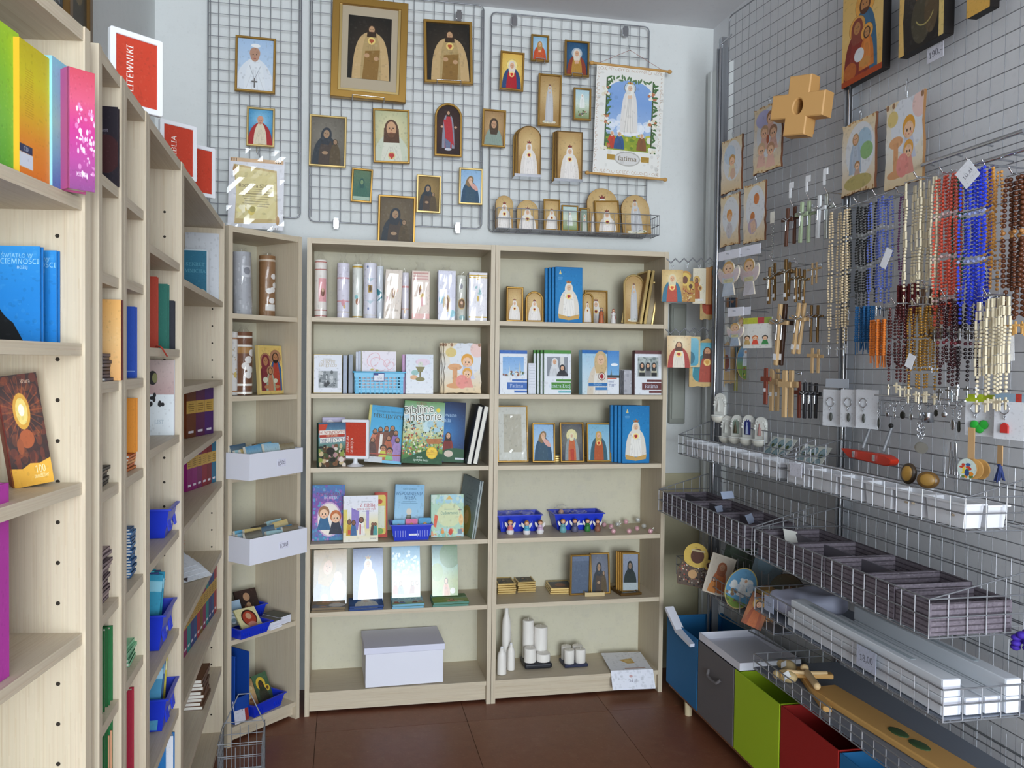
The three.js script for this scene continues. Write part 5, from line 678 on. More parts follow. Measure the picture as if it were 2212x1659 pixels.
  const balls = [[1305, 1134, 'pink ball trinket nearest the brown-red angel'], [1320, 1138, 'pink ball trinket second from left in the heap'], [1334, 1133, 'clear ball trinket at the back left of the heap'], [1352, 1127, 'rosy shiny ball trinket high at the back of the heap'], [1378, 1123, 'greenish shiny ball trinket, highest in the heap'], [1325, 1148, 'large pink ball trinket on clear glass at the front left'], [1359, 1148, 'pink ball trinket at the front centre'], [1376, 1142, 'pink ball trinket in the middle right'], [1391, 1137, 'silvery ball trinket at the right back'], [1405, 1148, 'pink ball trinket, rightmost at the front']];
  const pk = mat('#dca8b0', 0.18, 0.1), gl = mat('#cfd0cc', 0.12, 0.3);
  balls.forEach(([x, y, label], i) => { const p = B.onShelf(x, y + 5, Y4), z = Math.max(p.z, -0.2), q = B.at(x, y, z), t = thing('glass_ball', label, 'trinket'); part(t, 'ball', new THREE.IcosahedronGeometry(0.0115, 2), [2, 4, 8].includes(i) ? gl : pk); const w = wrapper(0.015, 0.015, 0.012, 0.012); part(t, 'clear_wrapping', w.rotateX(1.2).translate(0, 0, -0.004), M.cello); put(t, B, q.x, Math.max(Y4 + 0.0125, Math.min(q.y, Y4 + 0.03)), z, i * 50); });
  // shelf five: small frames
  const Y5 = SB[4];
  FR([1232, 1198, 1276, 1261], Y5, -0.09, 'small gold frame with glassy glare painted into its print, left of the standing three', P(110, 150, (c, hh) => { vgrad(c, hh, '#5c6a80', '#56647a'); rect(c, '#6a7890', 0, 0, 100, hh * 0.14); }, '#8a6a34'), { lean: -1.5 });  // the glare on the glass is painted into this print, lighter along the top
  FR([1277, 1197, 1320, 1258], Y5, -0.085, 'small gold frame with a grey icon, middle of the standing three', darkMother(110, 150, '#7a8090', '#5a606c'), { lean: 8 });
  for (let i = 0; i < 4; i++) { const f = fitOn(B, [1344 - (3 - i) * 2.2, 1197, 1384 - (3 - i) * 2.2, 1261], Y5, -0.085); put(framed({ label: ['small gold framed dark icon, rearmost of the right stack', 'small gold framed dark icon, third in the right stack', 'small gold framed dark icon, second in the right stack', 'small gold framed dark icon, front of the right stack'][i], w: f.w, h: f.h, print: PR.dark5 ??= P(110, 160, (c, hh) => { vgrad(c, hh, '#8f98aa', '#7c869a'); fig(c, { x: 48, y: hh * 0.32, r: 13, base: hh * 0.78, sp: 40, veil: '#1f2a2c', robe: '#23302f', skin: '#8a7460', hands: false }); rect(c, '#a9b4b8', -2, hh * 0.78, 104, hh * 0.3); }, '#8a6a34'), fw: 0.008, d: 0.01 }), B, f.x, Y5 + 0.001, -0.135 + i * 0.0115, 0, 8, -2); }
  flat(1095, 1284, 0.085, 0.12, 5, stackLabel('at the lower shelf\'s left end'), Y5); flat(1138, 1280, 0.085, 0.12, 5, stackLabel('second along the lower shelf'), Y5); flat(1215, 1284, 0.112, 0.14, 3, stackLabel('third along the lower shelf'), Y5, { spin: -4, print: P(100, 130, (c, hh) => { vgrad(c, hh, '#4a5a6a', '#7a5a4a'); disc(c, 50, hh * 0.5, 24, 26, '#9a6a54'); }, '#8a6a34') });
  { const p = B.onShelf(1287, 1289, Y5), t = cardBox({ name: 'wooden_tray', cat: 'box', label: 'small open pale wooden box lying before the middle frames', w: 0.092, d: 0.11, h: 0.018, m: mat('#c9b284', 0.55) }); part(t, 'picture', box(0.08, 0.002, 0.1, 0, 0.004, 0), mat('#4a3c34', 0.35)); put(t, B, p.x, Y5 + 0.001, p.z - 0.057, -4); }
  { const p = B.onShelf(1362, 1287, Y5), s = framed({ label: 'dark framed icon lying flat at the right end of the lower shelf', w: 0.105, h: 0.14, print: PR.dark5, fw: 0.012, d: 0.012, m: M.goldDark }); s.position.copy(B.world(p.x + 0.004, Y5 + 0.001, p.z)); s.rotation.set(-Math.PI / 2, 0, rad(5), 'YXZ'); }
  // shelf six: white candles, card
  const Y6 = SB[5];
  const cand = (name, label, px, pyb, r, h, o = {}) => { const p = B.onShelf(px, pyb, Y6), t = thing(name, label, 'candle'); part(t, 'wax', lathe([[0, 0], [r * 0.94, 0], [r, 0.003], [r, h - 0.004], [r * 0.9, h], [0, h - 0.001]], 22), M.wax); part(t, 'wick', new THREE.CylinderGeometry(0.0012, 0.0012, 0.012, 6).translate(0, h + 0.005, 0), M.pages); if (o.flame) part(t, 'clear_cap', wrapper(r * 0.8, r * 0.8, 0.012, 0.05).translate(0, h, 0), M.cello); return put(t, B, p.x + (o.dx ?? 0), Y6 + (o.y ?? 0), (o.z ?? p.z) - r); };
  const bottle = (label, px, pyb, r, h, z) => { const p = B.onShelf(px, pyb, Y6), t = thing('altar_candle_bottle', label, 'candle'); part(t, 'body', lathe([[0, 0], [r, 0], [r * 1.03, h * 0.03], [r * 1.0, h * 0.7], [r * 0.85, h * 0.82], [r * 0.5, h * 0.9], [r * 0.42, h], [0, h]], 20), M.wax); part(t, 'cap', lathe([[0, h], [r * 0.34, h], [r * 0.34, h * 1.05], [0, h * 1.06]], 12), M.white); return put(t, B, p.x, Y6 + 0.001, z ?? p.z - r); };
  bottle('white candle bottle standing farther back at the left end', 1088, 1430, 0.021, 0.27, -0.17); bottle('stout white candle bottle in front at the left end', 1085.5, 1460, 0.021, 0.118);
  { const t = bottle('slender white candle bottle with a clear flame top, second from left', 1105, 1450, 0.0175, 0.118); part(t, 'clear_flame', wrapper(0.008, 0.008, 0.02, 0.03).translate(0, 0.124, 0), M.cello); }
  { const p = B.onShelf(1164, 1447, Y6), t = thing('candle_tray', 'black cardboard tray wrapped round the group of pillar candles', 'packaging'); part(t, 'tray', rbox(0.13, 0.026, 0.12, 0.01, 0, 0.014, 0), mat('#22242c', 0.35)); put(t, B, p.x, Y6 + 0.001, p.z - 0.062); const z0 = p.z - 0.062, mk = (label, dx, dz, r, h) => { const c = thing('pillar_candle', label, 'candle'); part(c, 'wax', lathe([[0, 0], [r * 0.96, 0], [r, 0.003], [r, h - 0.004], [r * 0.9, h], [0, h - 0.0015]], 24), M.wax); part(c, 'wick', new THREE.CylinderGeometry(0.0012, 0.0012, 0.012, 6).translate(0, h + 0.004, 0), M.pages); put(c, B, p.x + dx, Y6 + 0.0285, z0 + dz); }; mk('tallest white pillar candle at the back left of the pack', -0.032, -0.03, 0.0265, 0.178); mk('broad white pillar candle at the right of the pack', 0.028, -0.026, 0.032, 0.145); mk('short white pillar candle at the front left of the pack', -0.035, 0.028, 0.028, 0.066); mk('lowest white pillar candle at the front right of the pack', 0.028, 0.026, 0.033, 0.038); }
  { const p = B.onShelf(1245, 1443, Y6), t = thing('candle_tray', 'dark cardboard tray under the four small candles', 'packaging'); part(t, 'tray', rbox(0.112, 0.014, 0.1, 0.003, 0, 0.008, 0), mat('#2a2f4a', 0.35)); put(t, B, p.x, Y6 + 0.001, p.z - 0.052, 2); for (const [i, [dx, dz, s]] of [[-0.027, 0.022, 'front left'], [0.027, 0.022, 'front right'], [-0.027, -0.03, 'back left'], [0.027, -0.03, 'back right']].entries()) { const c = thing('pillar_candle', `small white candle of the pack of four, ${s}`, 'candle'), r = 0.0245, h = 0.062; part(c, 'wax', lathe([[0, 0], [r, 0], [r, h - 0.003], [r * 0.9, h], [0, h]], 20), M.wax); part(c, 'wick', new THREE.CylinderGeometry(0.001, 0.001, 0.008, 6).translate(0, h + 0.003, 0), M.pages); put(c, B, p.x + dx, Y6 + 0.0165, p.z - 0.052 + dz); } }
  { const cardP = P(190, 180, (c, hh) => { fill(c, hh, '#e6e8f0'); poly(c, '#c9a25a', 34, hh * 0.42, 66, hh * 0.36, 68, hh * 0.62, 50, hh * 0.64); disc(c, 56, hh * 0.5, 10, 9, '#d8bc7c'); rect(c, '#b48a7c', 36, hh * 0.88, 50, 3); }, '#d4d6e0'), flapP = P(160, 70, (c, hh) => { fill(c, hh, '#e8eaf4'); disc(c, 46, 14, 4, 3, '#c9a0a0'); say(c, '34 zł', 50, hh * 0.56, 9, '#7a7a8a', 'serif'); }, '#dcdee8');
    const a = B.onShelf(1306, 1450, Y6), b = B.onShelf(1404, 1441, Y6), w = 0.195, t = thing('folded_card', 'large white folded card with a gold emblem hanging over the bottom shelf edge', 'card'); part(t, 'card_back', turn(printBox(w, 0.2, 0.002, cardP), -Math.PI / 2 + 0.06).translate(0, 0.006, -0.005), matte(cardP)); part(t, 'card_flap', turn(printBox(w * 1.02, 0.085, 0.002, flapP).translate(0, -0.085, 0), 0.45 - 1.0).translate(0, 0.008, -0.004), matte(flapP)); put(t, B, (a.x + b.x) / 2 + 0.006, Y6 + 0.003, 0.004, -4); }
}
{
  // corner bookcase
  const wc = (r, y, z, label, print, tuft, rollr) => { const f = fitOn(K, r, y, z); return put(wrappedCandle({ label, r: f.w / 2, h: f.h, print, tuft }), K, Math.max(f.x, 0.029 + f.w / 2), f.y + 0.001, z - f.w / 2, 0, 0, rollr ?? 0); };
  const ring = (base, draw) => P(140, 240, (c, hh) => { rect(c, base, -2, -2, 104, hh + 4); draw(c, hh); }, base);
  wc([520, 545, 553, 676], SK[0], -0.07, 'silver wrapped candle with an embossed square, on the top corner shelf', ring('#a8aab0', (c, hh) => { rect(c, '#c9cbd0', 40, hh * 0.22, 20, hh * 0.18); disc(c, 50, hh * 0.3, 7, 10, '#8a8c94'); for (let i = 0; i < 40; i++) rect(c, 'rgba(255,255,255,.25)', rnd() * 100, rnd() * hh, 3, 10); }), 0.02, 1.5);
  wc([574, 553, 602, 680], SK[0], -0.07, 'copper wrapped candle with white flowers, on the top corner shelf', ring('#8a6440', (c, hh) => { rect(c, '#c9b8a4', -2, hh * 0.06, 104, 6); for (const [x, y] of [[54, 0.34], [44, 0.58], [52, 0.56], [50, 0.74], [58, 0.48]]) disc(c, x, hh * y, 7, 8, '#e4e0dc'); rect(c, '#dcdad6', 36, hh * 0.8, 24, 18); }), 0.015);
  wc([496, 718, 519, 849], SK[1], -0.07, 'white wrapped candle with dotted ornament on the second corner shelf', ring('#dad8d4', (c, hh) => { rect(c, '#a87a54', -2, hh * 0.09, 104, 4); rect(c, '#a87a54', -2, hh * 0.93, 104, 4); blobs(c, 16, 40, hh * 0.2, 60, hh * 0.8, ['#b8b0a0', '#c4a87c'], 1, 3); disc(c, 52, hh * 0.68, 5, 8, '#c9b060'); }), 0.015);
  wc([522, 718, 553, 853], SK[1], -0.05, 'brown wrapped candle with white lilies beside the family icon', ring('#6a4024', (c, hh) => { for (const y of [0.06, 0.2, 0.82, 0.95]) rect(c, '#e2ddd4', -2, hh * y, 104, 6); rect(c, '#a0743c', -2, hh * 0.24, 104, hh * 0.1); for (const [x, y] of [[50, 0.44], [44, 0.54], [54, 0.6], [50, 0.68], [58, 0.33]]) disc(c, x, hh * y, 8, 10, '#e0dcd8'); }), 0.03);
  { const f = fitOn(K, [560, 747, 622, 850], SK[1], -0.05), pr = PR.family = P(190, 280, (c, hh) => { rgrad(c, hh, 50, hh * 0.5, 100, '#dfc378', '#d2b060'); for (const [x, y, r, robe, mn, o] of [[28, 0.32, 13, '#7a2f34', '#6a2a30', { veil: '#7a3038' }], [70, 0.25, 13, '#a83c2c', '#2f5a8c', { beard: '#2a1c14', hair: '#2a1c14' }]]) fig(c, { x, y: hh * y, r, base: hh * 0.92, sp: 30, robe, mantle: mn, halo: '#a87a5c', hr: 1.75, skin: '#b07a54', hands: false, ...o }); fig(c, { x: 46, y: hh * 0.52, r: 9, base: hh * 0.92, sp: 20, robe: '#b87a5c', mantle: '#9aa48c', halo: '#a87a5c', hr: 1.7, skin: '#b8855c', hands: false }); disc(c, 24, hh * 0.7, 10, 9, '#cfd0b8'); disc(c, 66, hh * 0.72, 9, 7, '#c9ccb4'); disc(c, 30, hh * 0.84, 12, 5, '#b07a54'); disc(c, 72, hh * 0.84, 10, 5, '#b07a54'); frameLine(c, hh, '#d6bc6c', 7); }, '#c9b070'); put(plaque({ name: 'icon_board', cat: 'icon', label: 'golden family icon board with three haloed figures on the corner shelf', w: f.w, h: f.h, d: 0.018, shape: rectShape(f.w, f.h), print: pr, gloss: true, bevel: 0.001 }), K, f.x, f.y, f.z - 0.03, 12, 4); }
  // white boxes of cards that jut out of the corner shelves
  const holyCards = ['#4a86b0', '#8ab4cc', '#7a6a4c', '#c9b070', '#5aa0c0', '#4a4438', '#9ac0c8', '#6a5a44', '#b8a060', '#365068'];
  [[SK[2], [547, 1024], [654, 1020], 978, 'upper white card box', 0], [SK[3], [549, 1212], [662, 1193], 1160, 'lower white card box', 5]].forEach(([y, l, r, top, what, shift], k) => {
    const a = onY(539.4, k ? 1223 : 1039.5, y), b = onY(k ? 663 : 654, k ? 1193 : 1020, y), u = b.clone().sub(a), w = u.length(); u.normalize(); const n = V(0, 1, 0).cross(u).negate(), yaw = Math.atan2(-u.z, u.x), h = onPlane(540, k ? 1166 : 982, a, V(Math.sin(yaw), 0, Math.cos(yaw))).y - y, d = k ? 0.137 : 0.12;
    const tp = tagPrint(k ? '0,20zł' : '0,50zł', '#e4e4f4', '#2a2a40', 96, 40, 30), t = cardBox({ label: what + ' full of holy cards, jutting from the corner bookcase', w, d, h, tag: tp, tw: 0.05, th: 0.03, tagX: w * 0.08 });
    const c = a.clone().addScaledVector(u, w / 2).add(V(-Math.sin(yaw), 0, -Math.cos(yaw)).multiplyScalar(d / 2)); t.position.set(c.x, y + 0.001, c.z); t.rotation.y = yaw;
    for (let i = 0; i < 4; i++) for (let j = 0; j < 3; j++) {
      const hex = holyCards[(i * 3 + j + shift) % 10], pr = PR['hc' + hex] ??= P(60, 80, (q, hh) => { vgrad(q, hh, hex, '#d9dccf', hex); fig(q, { y: hh * 0.4, r: 13, base: hh + 4, sp: 36, veil: '#d8d0c0', robe: '#b8a08a', mantle: hex, hands: false }); }, '#d8d4c8');
      const g = plaque({ name: 'holy_card', cat: 'card', label: `printed holy card in the ${what}, ${['front', 'second', 'third', 'rear'][i]} row, ${['left', 'middle', 'right'][j]} column`, w: w * 0.28, h: h * rr(0.95, 1.25), d: 0.012, shape: rectShape(w * 0.28, h * rr(1.02, 1.25)), print: pr });
      const q = V((j - 1) * w * 0.31 + rr(-0.006, 0.006), y + 0.006, d / 2 - 0.014 - i * 0.028).applyAxisAngle(V(0, 1, 0), yaw); g.position.set(c.x + q.x, y + 0.006, c.z + q.z); g.rotation.set(rad(-12 - rr(0, 10)), yaw, rad(rr(-4, 4)), 'YXZ');
    }
  });
  // shelf five: two blue baskets of booklets, card stacks
  const Y5 = SK[4], bl = (label, x, z, w, d, h, yaw) => put(plasticBasket({ label, w, d, h }), K, x, Y5 + 0.001, z, yaw);
  bl('royal blue basket with an oval portrait booklet, front on the corner shelf', 0.115, -0.05, 0.15, 0.16, 0.045, 2); bl('royal blue basket behind, holding dark icon booklets, on the corner shelf', 0.2, -0.19, 0.2, 0.1, 0.06, 2);
  const booklet = (label, x, y, z, w, h, pr, yaw, lean, n = 'booklet') => put(plaque({ name: n, cat: 'booklet', label, w, h, d: 0.008, shape: rectShape(w, h), print: pr, gloss: true }), K, x, y, z, yaw, lean);
  booklet('cream booklet with a red oval portrait leaning in the front blue basket', 0.13, Y5 + 0.014, -0.005, 0.09, 0.105, P(100, 120, (c, hh) => { fill(c, hh, '#dcd3a0'); disc(c, 54, hh * 0.46, 34, 44, '#3a1c18'); disc(c, 54, hh * 0.48, 29, 38, '#a8402c'); disc(c, 54, hh * 0.38, 13, 17, '#c99a78'); disc(c, 56, hh * 0.76, 20, 16, '#c98a7c'); }, '#c9c08c'), -8, 50);
  booklet('pale blue winter booklet at the back of the front basket', 0.1, Y5 + 0.016, -0.1, 0.12, 0.1, P(110, 100, (c, hh) => { vgrad(c, hh, '#a8c0d4', '#7c98ac', '#8a8a84'); blobs(c, 14, 0, hh * 0.4, 100, hh, ['#d4dce4', '#5a6a78', '#8aa0ac'], 4, 12); }, '#8a9cac'), 0, 25);
  booklet('dark icon booklet with two faces in the rear blue basket', 0.235, Y5 + 0.016, -0.16, 0.1, 0.115, P(100, 120, (c, hh) => { vgrad(c, hh, '#3c2a24', '#2a201e'); disc(c, 50, hh * 0.28, 15, 18, '#b48a68'); disc(c, 48, hh * 0.72, 19, 22, '#8a5a3c'); disc(c, 52, hh * 0.56, 10, 10, '#c09a74'); }, '#2f2522'), -6, 30);
  for (const [x, z, hex, label] of [[0.222, -0.035, '#3c423e', 'stack of dark fronted holy cards, left one, lying right of the baskets'], [0.29, -0.06, '#39433f', 'stack of dark fronted holy cards, right one, lying right of the baskets']]) { const t = thing('card_stack', label, 'card'); for (let i = 0; i < 9; i++) part(t, 'card', box(0.062, 0.003, 0.1, rr(-0.001, 0.001), 0.0017 + i * 0.0034, rr(-0.001, 0.001)), M.card); part(t, 'top_card', box(0.062, 0.0012, 0.1, 0, 0.0017 + 9 * 0.0034 - 0.001, 0), mat(hex, 0.3)); put(t, K, x, Y5 + 0.001, z, 6); }
  // shelf six
  const Y6 = SK[5];
  { const t = thing('magazine_file', 'blue upright magazine file at the left of the corner bottom shelf', 'file'); part(t, 'shell', join([box(0.004, 0.27, 0.2, -0.035, 0.135, 0), box(0.004, 0.27, 0.2, 0.035, 0.135, 0), box(0.07, 0.1, 0.004, 0, 0.05, 0.098), box(0.07, 0.27, 0.004, 0, 0.135, -0.098), box(0.07, 0.003, 0.2, 0, 0.0015, 0)]), mat('#1d4aa4', 0.4)); put(t, K, 0.082, Y6 + 0.001, -0.12, 4); one('loose_sheet', 'white sheet with a dark line leaning in front of the blue magazine file', 'paper', printBox(0.07, 0.09, 0.001, P(60, 80, (c, hh) => { fill(c, hh, '#d8d8e4'); rect(c, '#a0302c', 76, 0, 24, hh); c.strokeStyle = '#22222c'; c.lineWidth = 4; c.beginPath(); c.moveTo(40, 20); c.lineTo(60, 70); c.stroke(); }, '#d0d0dc')), sheet.matte); const s = scene.children.at(-1); put(s, K, 0.085, Y6 + 0.003, -0.012, 5, 10); }
  { const a = onY(558, 1536, Y6), b = onY(640, 1503, Y6), pl = K.local(a), pr = K.local(b), w = 0.17, x = 0.205, z = -0.075; put(plasticBasket({ label: 'royal blue basket with two framed icons on the corner bottom shelf', w, d: 0.14, h: 0.055, m: M.blue }), K, x, Y6 + 0.001, z, 6); booklet('tan picture booklet leaning left in the bottom corner basket', x - 0.04, Y6 + 0.014, z + 0.012, 0.075, 0.115, P(90, 130, (c, hh) => { vgrad(c, hh, '#a8845c', '#c0a074', '#8a5a3c'); blobs(c, 14, 20, hh * 0.1, 80, hh * 0.8, ['#d4bc8c', '#7a4a34', '#c4a46c'], 5, 14); }, '#7a6a5a'), 4, 26); booklet('icon booklet of a dark mother with yellow halo in the bottom corner basket', x + 0.042, Y6 + 0.014, z + 0.006, 0.078, 0.12, P(90, 130, (c, hh) => { vgrad(c, hh, '#4a6a4c', '#3a4a38'); disc(c, 44, hh * 0.34, 30, 32, '#d8b43c'); disc(c, 78, hh * 0.54, 15, 16, '#d8b43c'); fig(c, { x: 44, y: hh * 0.36, r: 13, base: hh + 4, sp: 34, veil: '#2f3424', robe: '#3a3a2c', skin: '#4a3424', hands: false }); disc(c, 78, hh * 0.54, 8, 9, '#5a3a24'); }, '#4a5a44'), 6, 28); }
}

// ---------------------------------------------------------------- left row of bookcases and what stands on and in it
{
  // signs on top of the row: they stand on the top boards, facing into the shop
  const onTop = (o, px, py) => { const a = rad(40), p = onY(px, py, 2.2215); o.position.set(p.x - 0.06 * Math.cos(a), 2.0205, p.z + 0.06 * Math.sin(a)); o.rotation.y = a; };
  onTop(signStand('largest white sign stand with the upright word LITEWNIKI on the left row', ['', 'LITEWNIKI'], { size: 22, start: 122 }), 350, 92);
  onTop(signStand('sign stand with the upright word BIBLIA behind the LITEWNIKI sign', ['', 'BIBLIA'], { size: 24, start: 104 }), 424, 275);
  onTop(signStand('sign stand with the words LECTIO DIVINA, farthest of the three on the left row', ['LECTIO', 'DIVINA'], { size: 24, start: 108 }), 464, 322);
  // wire grid and a picture high on the left wall
  const LW = new Face(V(X0, 0, 1.6), V(1, 0, 0)), t = thing('wire_grid_panel', 'wire grid high on the left wall above the bookcases', 'wire grid'); wireGrid(t, 1.5, 0.75, 30, 15); put(t, LW, 0.1, 2.3, 0.02);
  put(framed({ label: 'brown and gold framed picture at the far end of the left wall grid', w: 0.22, h: 0.32, print: P(60, 90, (c, hh) => { fill(c, hh, '#4a4438'); disc(c, 50, hh * 0.4, 24, 22, '#7a6a4c'); }, '#5a4428'), fw: 0.03, d: 0.02, m: M.goldDark }), LW, 0.7, 2.4, 0.03);
  put(framed({ label: 'dark framed picture at the near end of the left wall grid', w: 0.24, h: 0.34, print: P(60, 90, (c, hh) => { fill(c, hh, '#5c625e'); disc(c, 50, hh * 0.45, 24, 26, '#848a82'); }, '#5a4428'), fw: 0.012, d: 0.016 }), LW, 0.25, 2.4, 0.03);
}
{
  // spines of books that stand edge to the room: sighted by their spine on the front of a case
  const spine = (face, r, y, label, print, o = {}) => {
    const z = o.z ?? -0.01, f = fitOn(face, r, y, z), dep = o.dep ?? 0.15, t = thing(o.name ?? 'book', label, o.cat ?? 'book', o.group), w = Math.abs(f.w), pr = print, e = { ...pr, x: pr.edge.x, y: pr.edge.y, w: 4, h: 4, edge: pr.edge };
    part(t, 'spine', printBox(w, f.h, 0.004, pr).translate(0, 0, -0.002), o.matte ? matte(pr) : gloss(pr));
    for (const s of [-1, 1]) part(t, 'cover', printBox(0.0022, f.h, dep, e).translate(s * (w / 2 - 0.0011), 0, -dep / 2 - 0.004), gloss(pr));
    part(t, 'pages', box(Math.max(0.002, w - 0.0046), f.h - 0.006, dep - 0.004, 0, f.h / 2, -dep / 2 - 0.003), M.pages);
    return put(t, face, f.x, f.y, z, o.yaw ?? 0, o.lean ?? 0, o.roll ?? 0);
  };
  // turned towards the camera-side of the shop by th degrees; its right edge stands at depth zr of the shelf
  const turned = (face, [xl, yt, xr, yb], y, zr, th, label, pr, o = {}) => {
    const q = face.at(xr, (yt + yb) / 2, zr), p = face.world(q.x, y, zr), n = V(Math.sin(rad(th)), 0, Math.cos(rad(th))), a = onPlane(xl, (yt + yb) / 2, p, n), w = o.w ?? V(a.x - p.x, 0, a.z - p.z).length(), h = onPlane(xr, yt, p, n).y - y, d = o.d ?? 0.016;
    const t = o.thin ? plaque({ name: o.name, cat: o.cat, label, w, h, d, shape: rectShape(w, h, 0.004), print: pr, gloss: true }) : book({ label, w, h, d, print: pr, side: o.side, name: o.name, cat: o.cat, group: o.group });
    const c = p.clone().add(V(-Math.cos(rad(th)), 0, Math.sin(rad(th))).multiplyScalar(w / 2)).addScaledVector(n, -d); t.position.set(c.x, y + 0.0006, c.z); t.rotation.set(-rad(o.lean ?? 0), rad(th), rad(o.roll ?? 0), 'YXZ'); return t;
  };
  // standing in the ordinary way against the far side panel, so that the cover shows along the row
  const against = (face, x, [xl, yt, xr, yb], y, label, pr, o = {}) => {
    const p = face.world(x, y, 0), n = face.u.clone().negate(), a = face.local(onPlane(xl, (yt + yb) / 2, p, n)), b = face.local(onPlane(xr, (yt + yb) / 2, p, n)), h = onPlane(xr, yt, p, n).y - y, d = o.d ?? 0.016, w = Math.min(b.z - a.z, 0.2);
    const t = o.thin ? plaque({ name: o.name, cat: o.cat, label, w, h, d, shape: rectShape(w, h, 0.004), print: pr, gloss: true }) : book({ label, w, h, d, print: pr, side: o.side, name: o.name, cat: o.cat });
    return put(t, face, x + d, y + 0.0006, b.z - w / 2, -90, 0, o.roll ?? 0);
  };
  const IN2 = 0.1925, IN3 = 0.4105, IN4 = 0.8635, IN5 = 1.842;
  const pl = (hex, extra, w = 60, h = 160) => P(w, h, (c, hh) => { fill(c, hh, hex); extra?.(c, hh); }, hex);
  const vg = (...cols) => P(60, 180, (c, hh) => { vgrad(c, hh, ...cols); }, cols[1]);
  // nearest case, top shelf: four thick gift books that stand out over the edge
  const G = new Face(L1.o.clone().addScaledVector(L1.n, 0), L1.n);
  const bright = (r, label, pr, z) => spine(G, r, S1[0], label, pr, { z, dep: 0.2 });
  bright([-22, 52, 41, 350], 'lime green thick book at the left edge of the nearest top shelf', P(80, 220, (c, hh) => { vgrad(c, hh, '#a8d030', '#8cc83c', '#7cc04a', '#5aa838'); for (let i = 0; i < 60; i++) disc(c, rnd() * 100, rnd() * hh, 2, 2, 'rgba(255,255,120,.12)'); }, '#7cc03c'), -0.02);
  bright([42, 105, 109, 384], 'yellow and orange thick book, second on the nearest top shelf', P(80, 220, (c, hh) => { vgrad(c, hh, '#c8b820', '#d8cc28', '#e0b828', '#e8902c', '#e47a24'); lines(c, 16, hh * 0.2, 30, 20, 5, 'rgba(170,120,20,.4)', 1.6); rect(c, '#34405a', -2, hh * 0.77, 42, 16); say(c, 'CD', 20, hh * 0.8, 12, '#b8c4d0'); rect(c, '#d4dae4', -2, hh * 0.83, 44, 30); }, '#d8a828'), -0.012);
  bright([113, 132, 144, 404], 'light blue glossy book, third on the nearest top shelf', vg('#8fc4dc', '#8ac8d4', '#9ad0c8', '#7ab4cc', '#5a7ab8'), -0.008);
  turned(G, [147, 160, 205, 426], S1[0], 0.035, 42, 'pink and magenta floral book, fourth on the nearest top shelf', P(90, 240, (c, hh) => { vgrad(c, hh, '#c44a5c', '#d05a7a', '#c43c8c', '#b04a94', '#8a4a86'); blobs(c, 60, 30, hh * 0.25, 100, hh * 0.9, ['rgba(240,220,240,.8)', 'rgba(220,150,200,.7)', 'rgba(250,240,250,.8)'], 2, 7); say(c, '✿ ✿', 40, hh * 0.08, 18, '#e8c4a0'); say(c, 'KSIĘGA', 52, hh * 0.87, 13, '#e8d4e4'); }, '#c05a8c'), { d: 0.03 });
  // second shelf: two blue books with a dark robed figure
  const faceOut = (face, r, y, z, label, pr, o = {}) => BK(r, y, z, label, pr, { face, ...o });
  const friar = P(230, 330, (c, hh) => { vgrad(c, hh, '#2f8ad0', '#1f7cc8', '#1c78c4'); say(c, 'ŚWIATŁO W', 66, hh * 0.1, 9, '#8fc4e8', 'sans-serif'); say(c, 'CIEMNOŚCI', 70, hh * 0.16, 11, '#9cccec', 'sans-serif'); say(c, 'BOŻEJ', 74, hh * 0.22, 6, '#c4dcf0', 'sans-serif'); disc(c, 8, hh * 0.36, 26, 28, '#d8d84a'); c.fillStyle = '#0e1216'; c.beginPath(); c.moveTo(-10, hh * 0.34); c.bezierCurveTo(40, hh * 0.34, 24, hh * 0.64, 60, hh * 0.8); c.lineTo(78, hh + 4); c.lineTo(-10, hh + 4); c.fill(); disc(c, 8, hh * 0.66, 15, 20, '#c4a878'); disc(c, -2, hh * 0.72, 12, 18, '#1c1c1e'); }, '#1c74c0');
  against(L1, -0.034, [-20, 542, 122, 736], S1[1], 'blue book with a dark robed figure, rear of two on the second shelf', friar, { d: 0.012 });
  against(L1, -0.075, [-60, 533, 86, 734], S1[1], 'blue book with a dark robed figure and yellow halo, front of two', friar, { d: 0.012 });
  // third shelf: brown and gold book, red spine
  turned(L1, [28, 811, 118, 1058], S1[2], -0.03, 26, 'brown and gold book with a glowing oval, leaning on the third shelf', P(230, 380, (c, hh) => { fill(c, hh, '#2c120c'); blobs(c, 130, 0, 0, 100, hh * 0.8, ['rgba(110,44,16,.6)', 'rgba(60,22,12,.7)', 'rgba(150,72,20,.35)'], 3, 10); for (let i = 0; i < 24; i++) { c.save(); c.translate(50, hh * 0.33); c.rotate(i * 0.262); rect(c, 'rgba(170,84,24,.4)', 20, -1, 30, 2); c.restore(); } disc(c, 50, hh * 0.33, 20, 27, '#c4902c'); disc(c, 50, hh * 0.33, 14, 20, '#d8c06a'); disc(c, 50, hh * 0.32, 7, 9, '#e4dcc4'); disc(c, 52, hh * 0.58, 18, 14, '#9a4a1c'); disc(c, 34, hh * 0.64, 8, 12, '#8a4218'); poly(c, '#d8a02c', -2, hh * 0.82, 30, hh * 0.84, 50, hh * 0.8, 72, hh * 0.81, 102, hh * 0.77, 102, hh + 4, -2, hh + 4); say(c, '100', 72, hh * 0.86, 15, '#e8d8a8', 'serif'); say(c, 'modlitw', 72, hh * 0.92, 9, '#e8d8a8', 'serif'); say(c, 'Wiara', 70, hh * 0.07, 8, '#c9b4a0', 'serif'); }, '#8a2f1c'), { roll: 8, lean: 3, d: 0.045 });
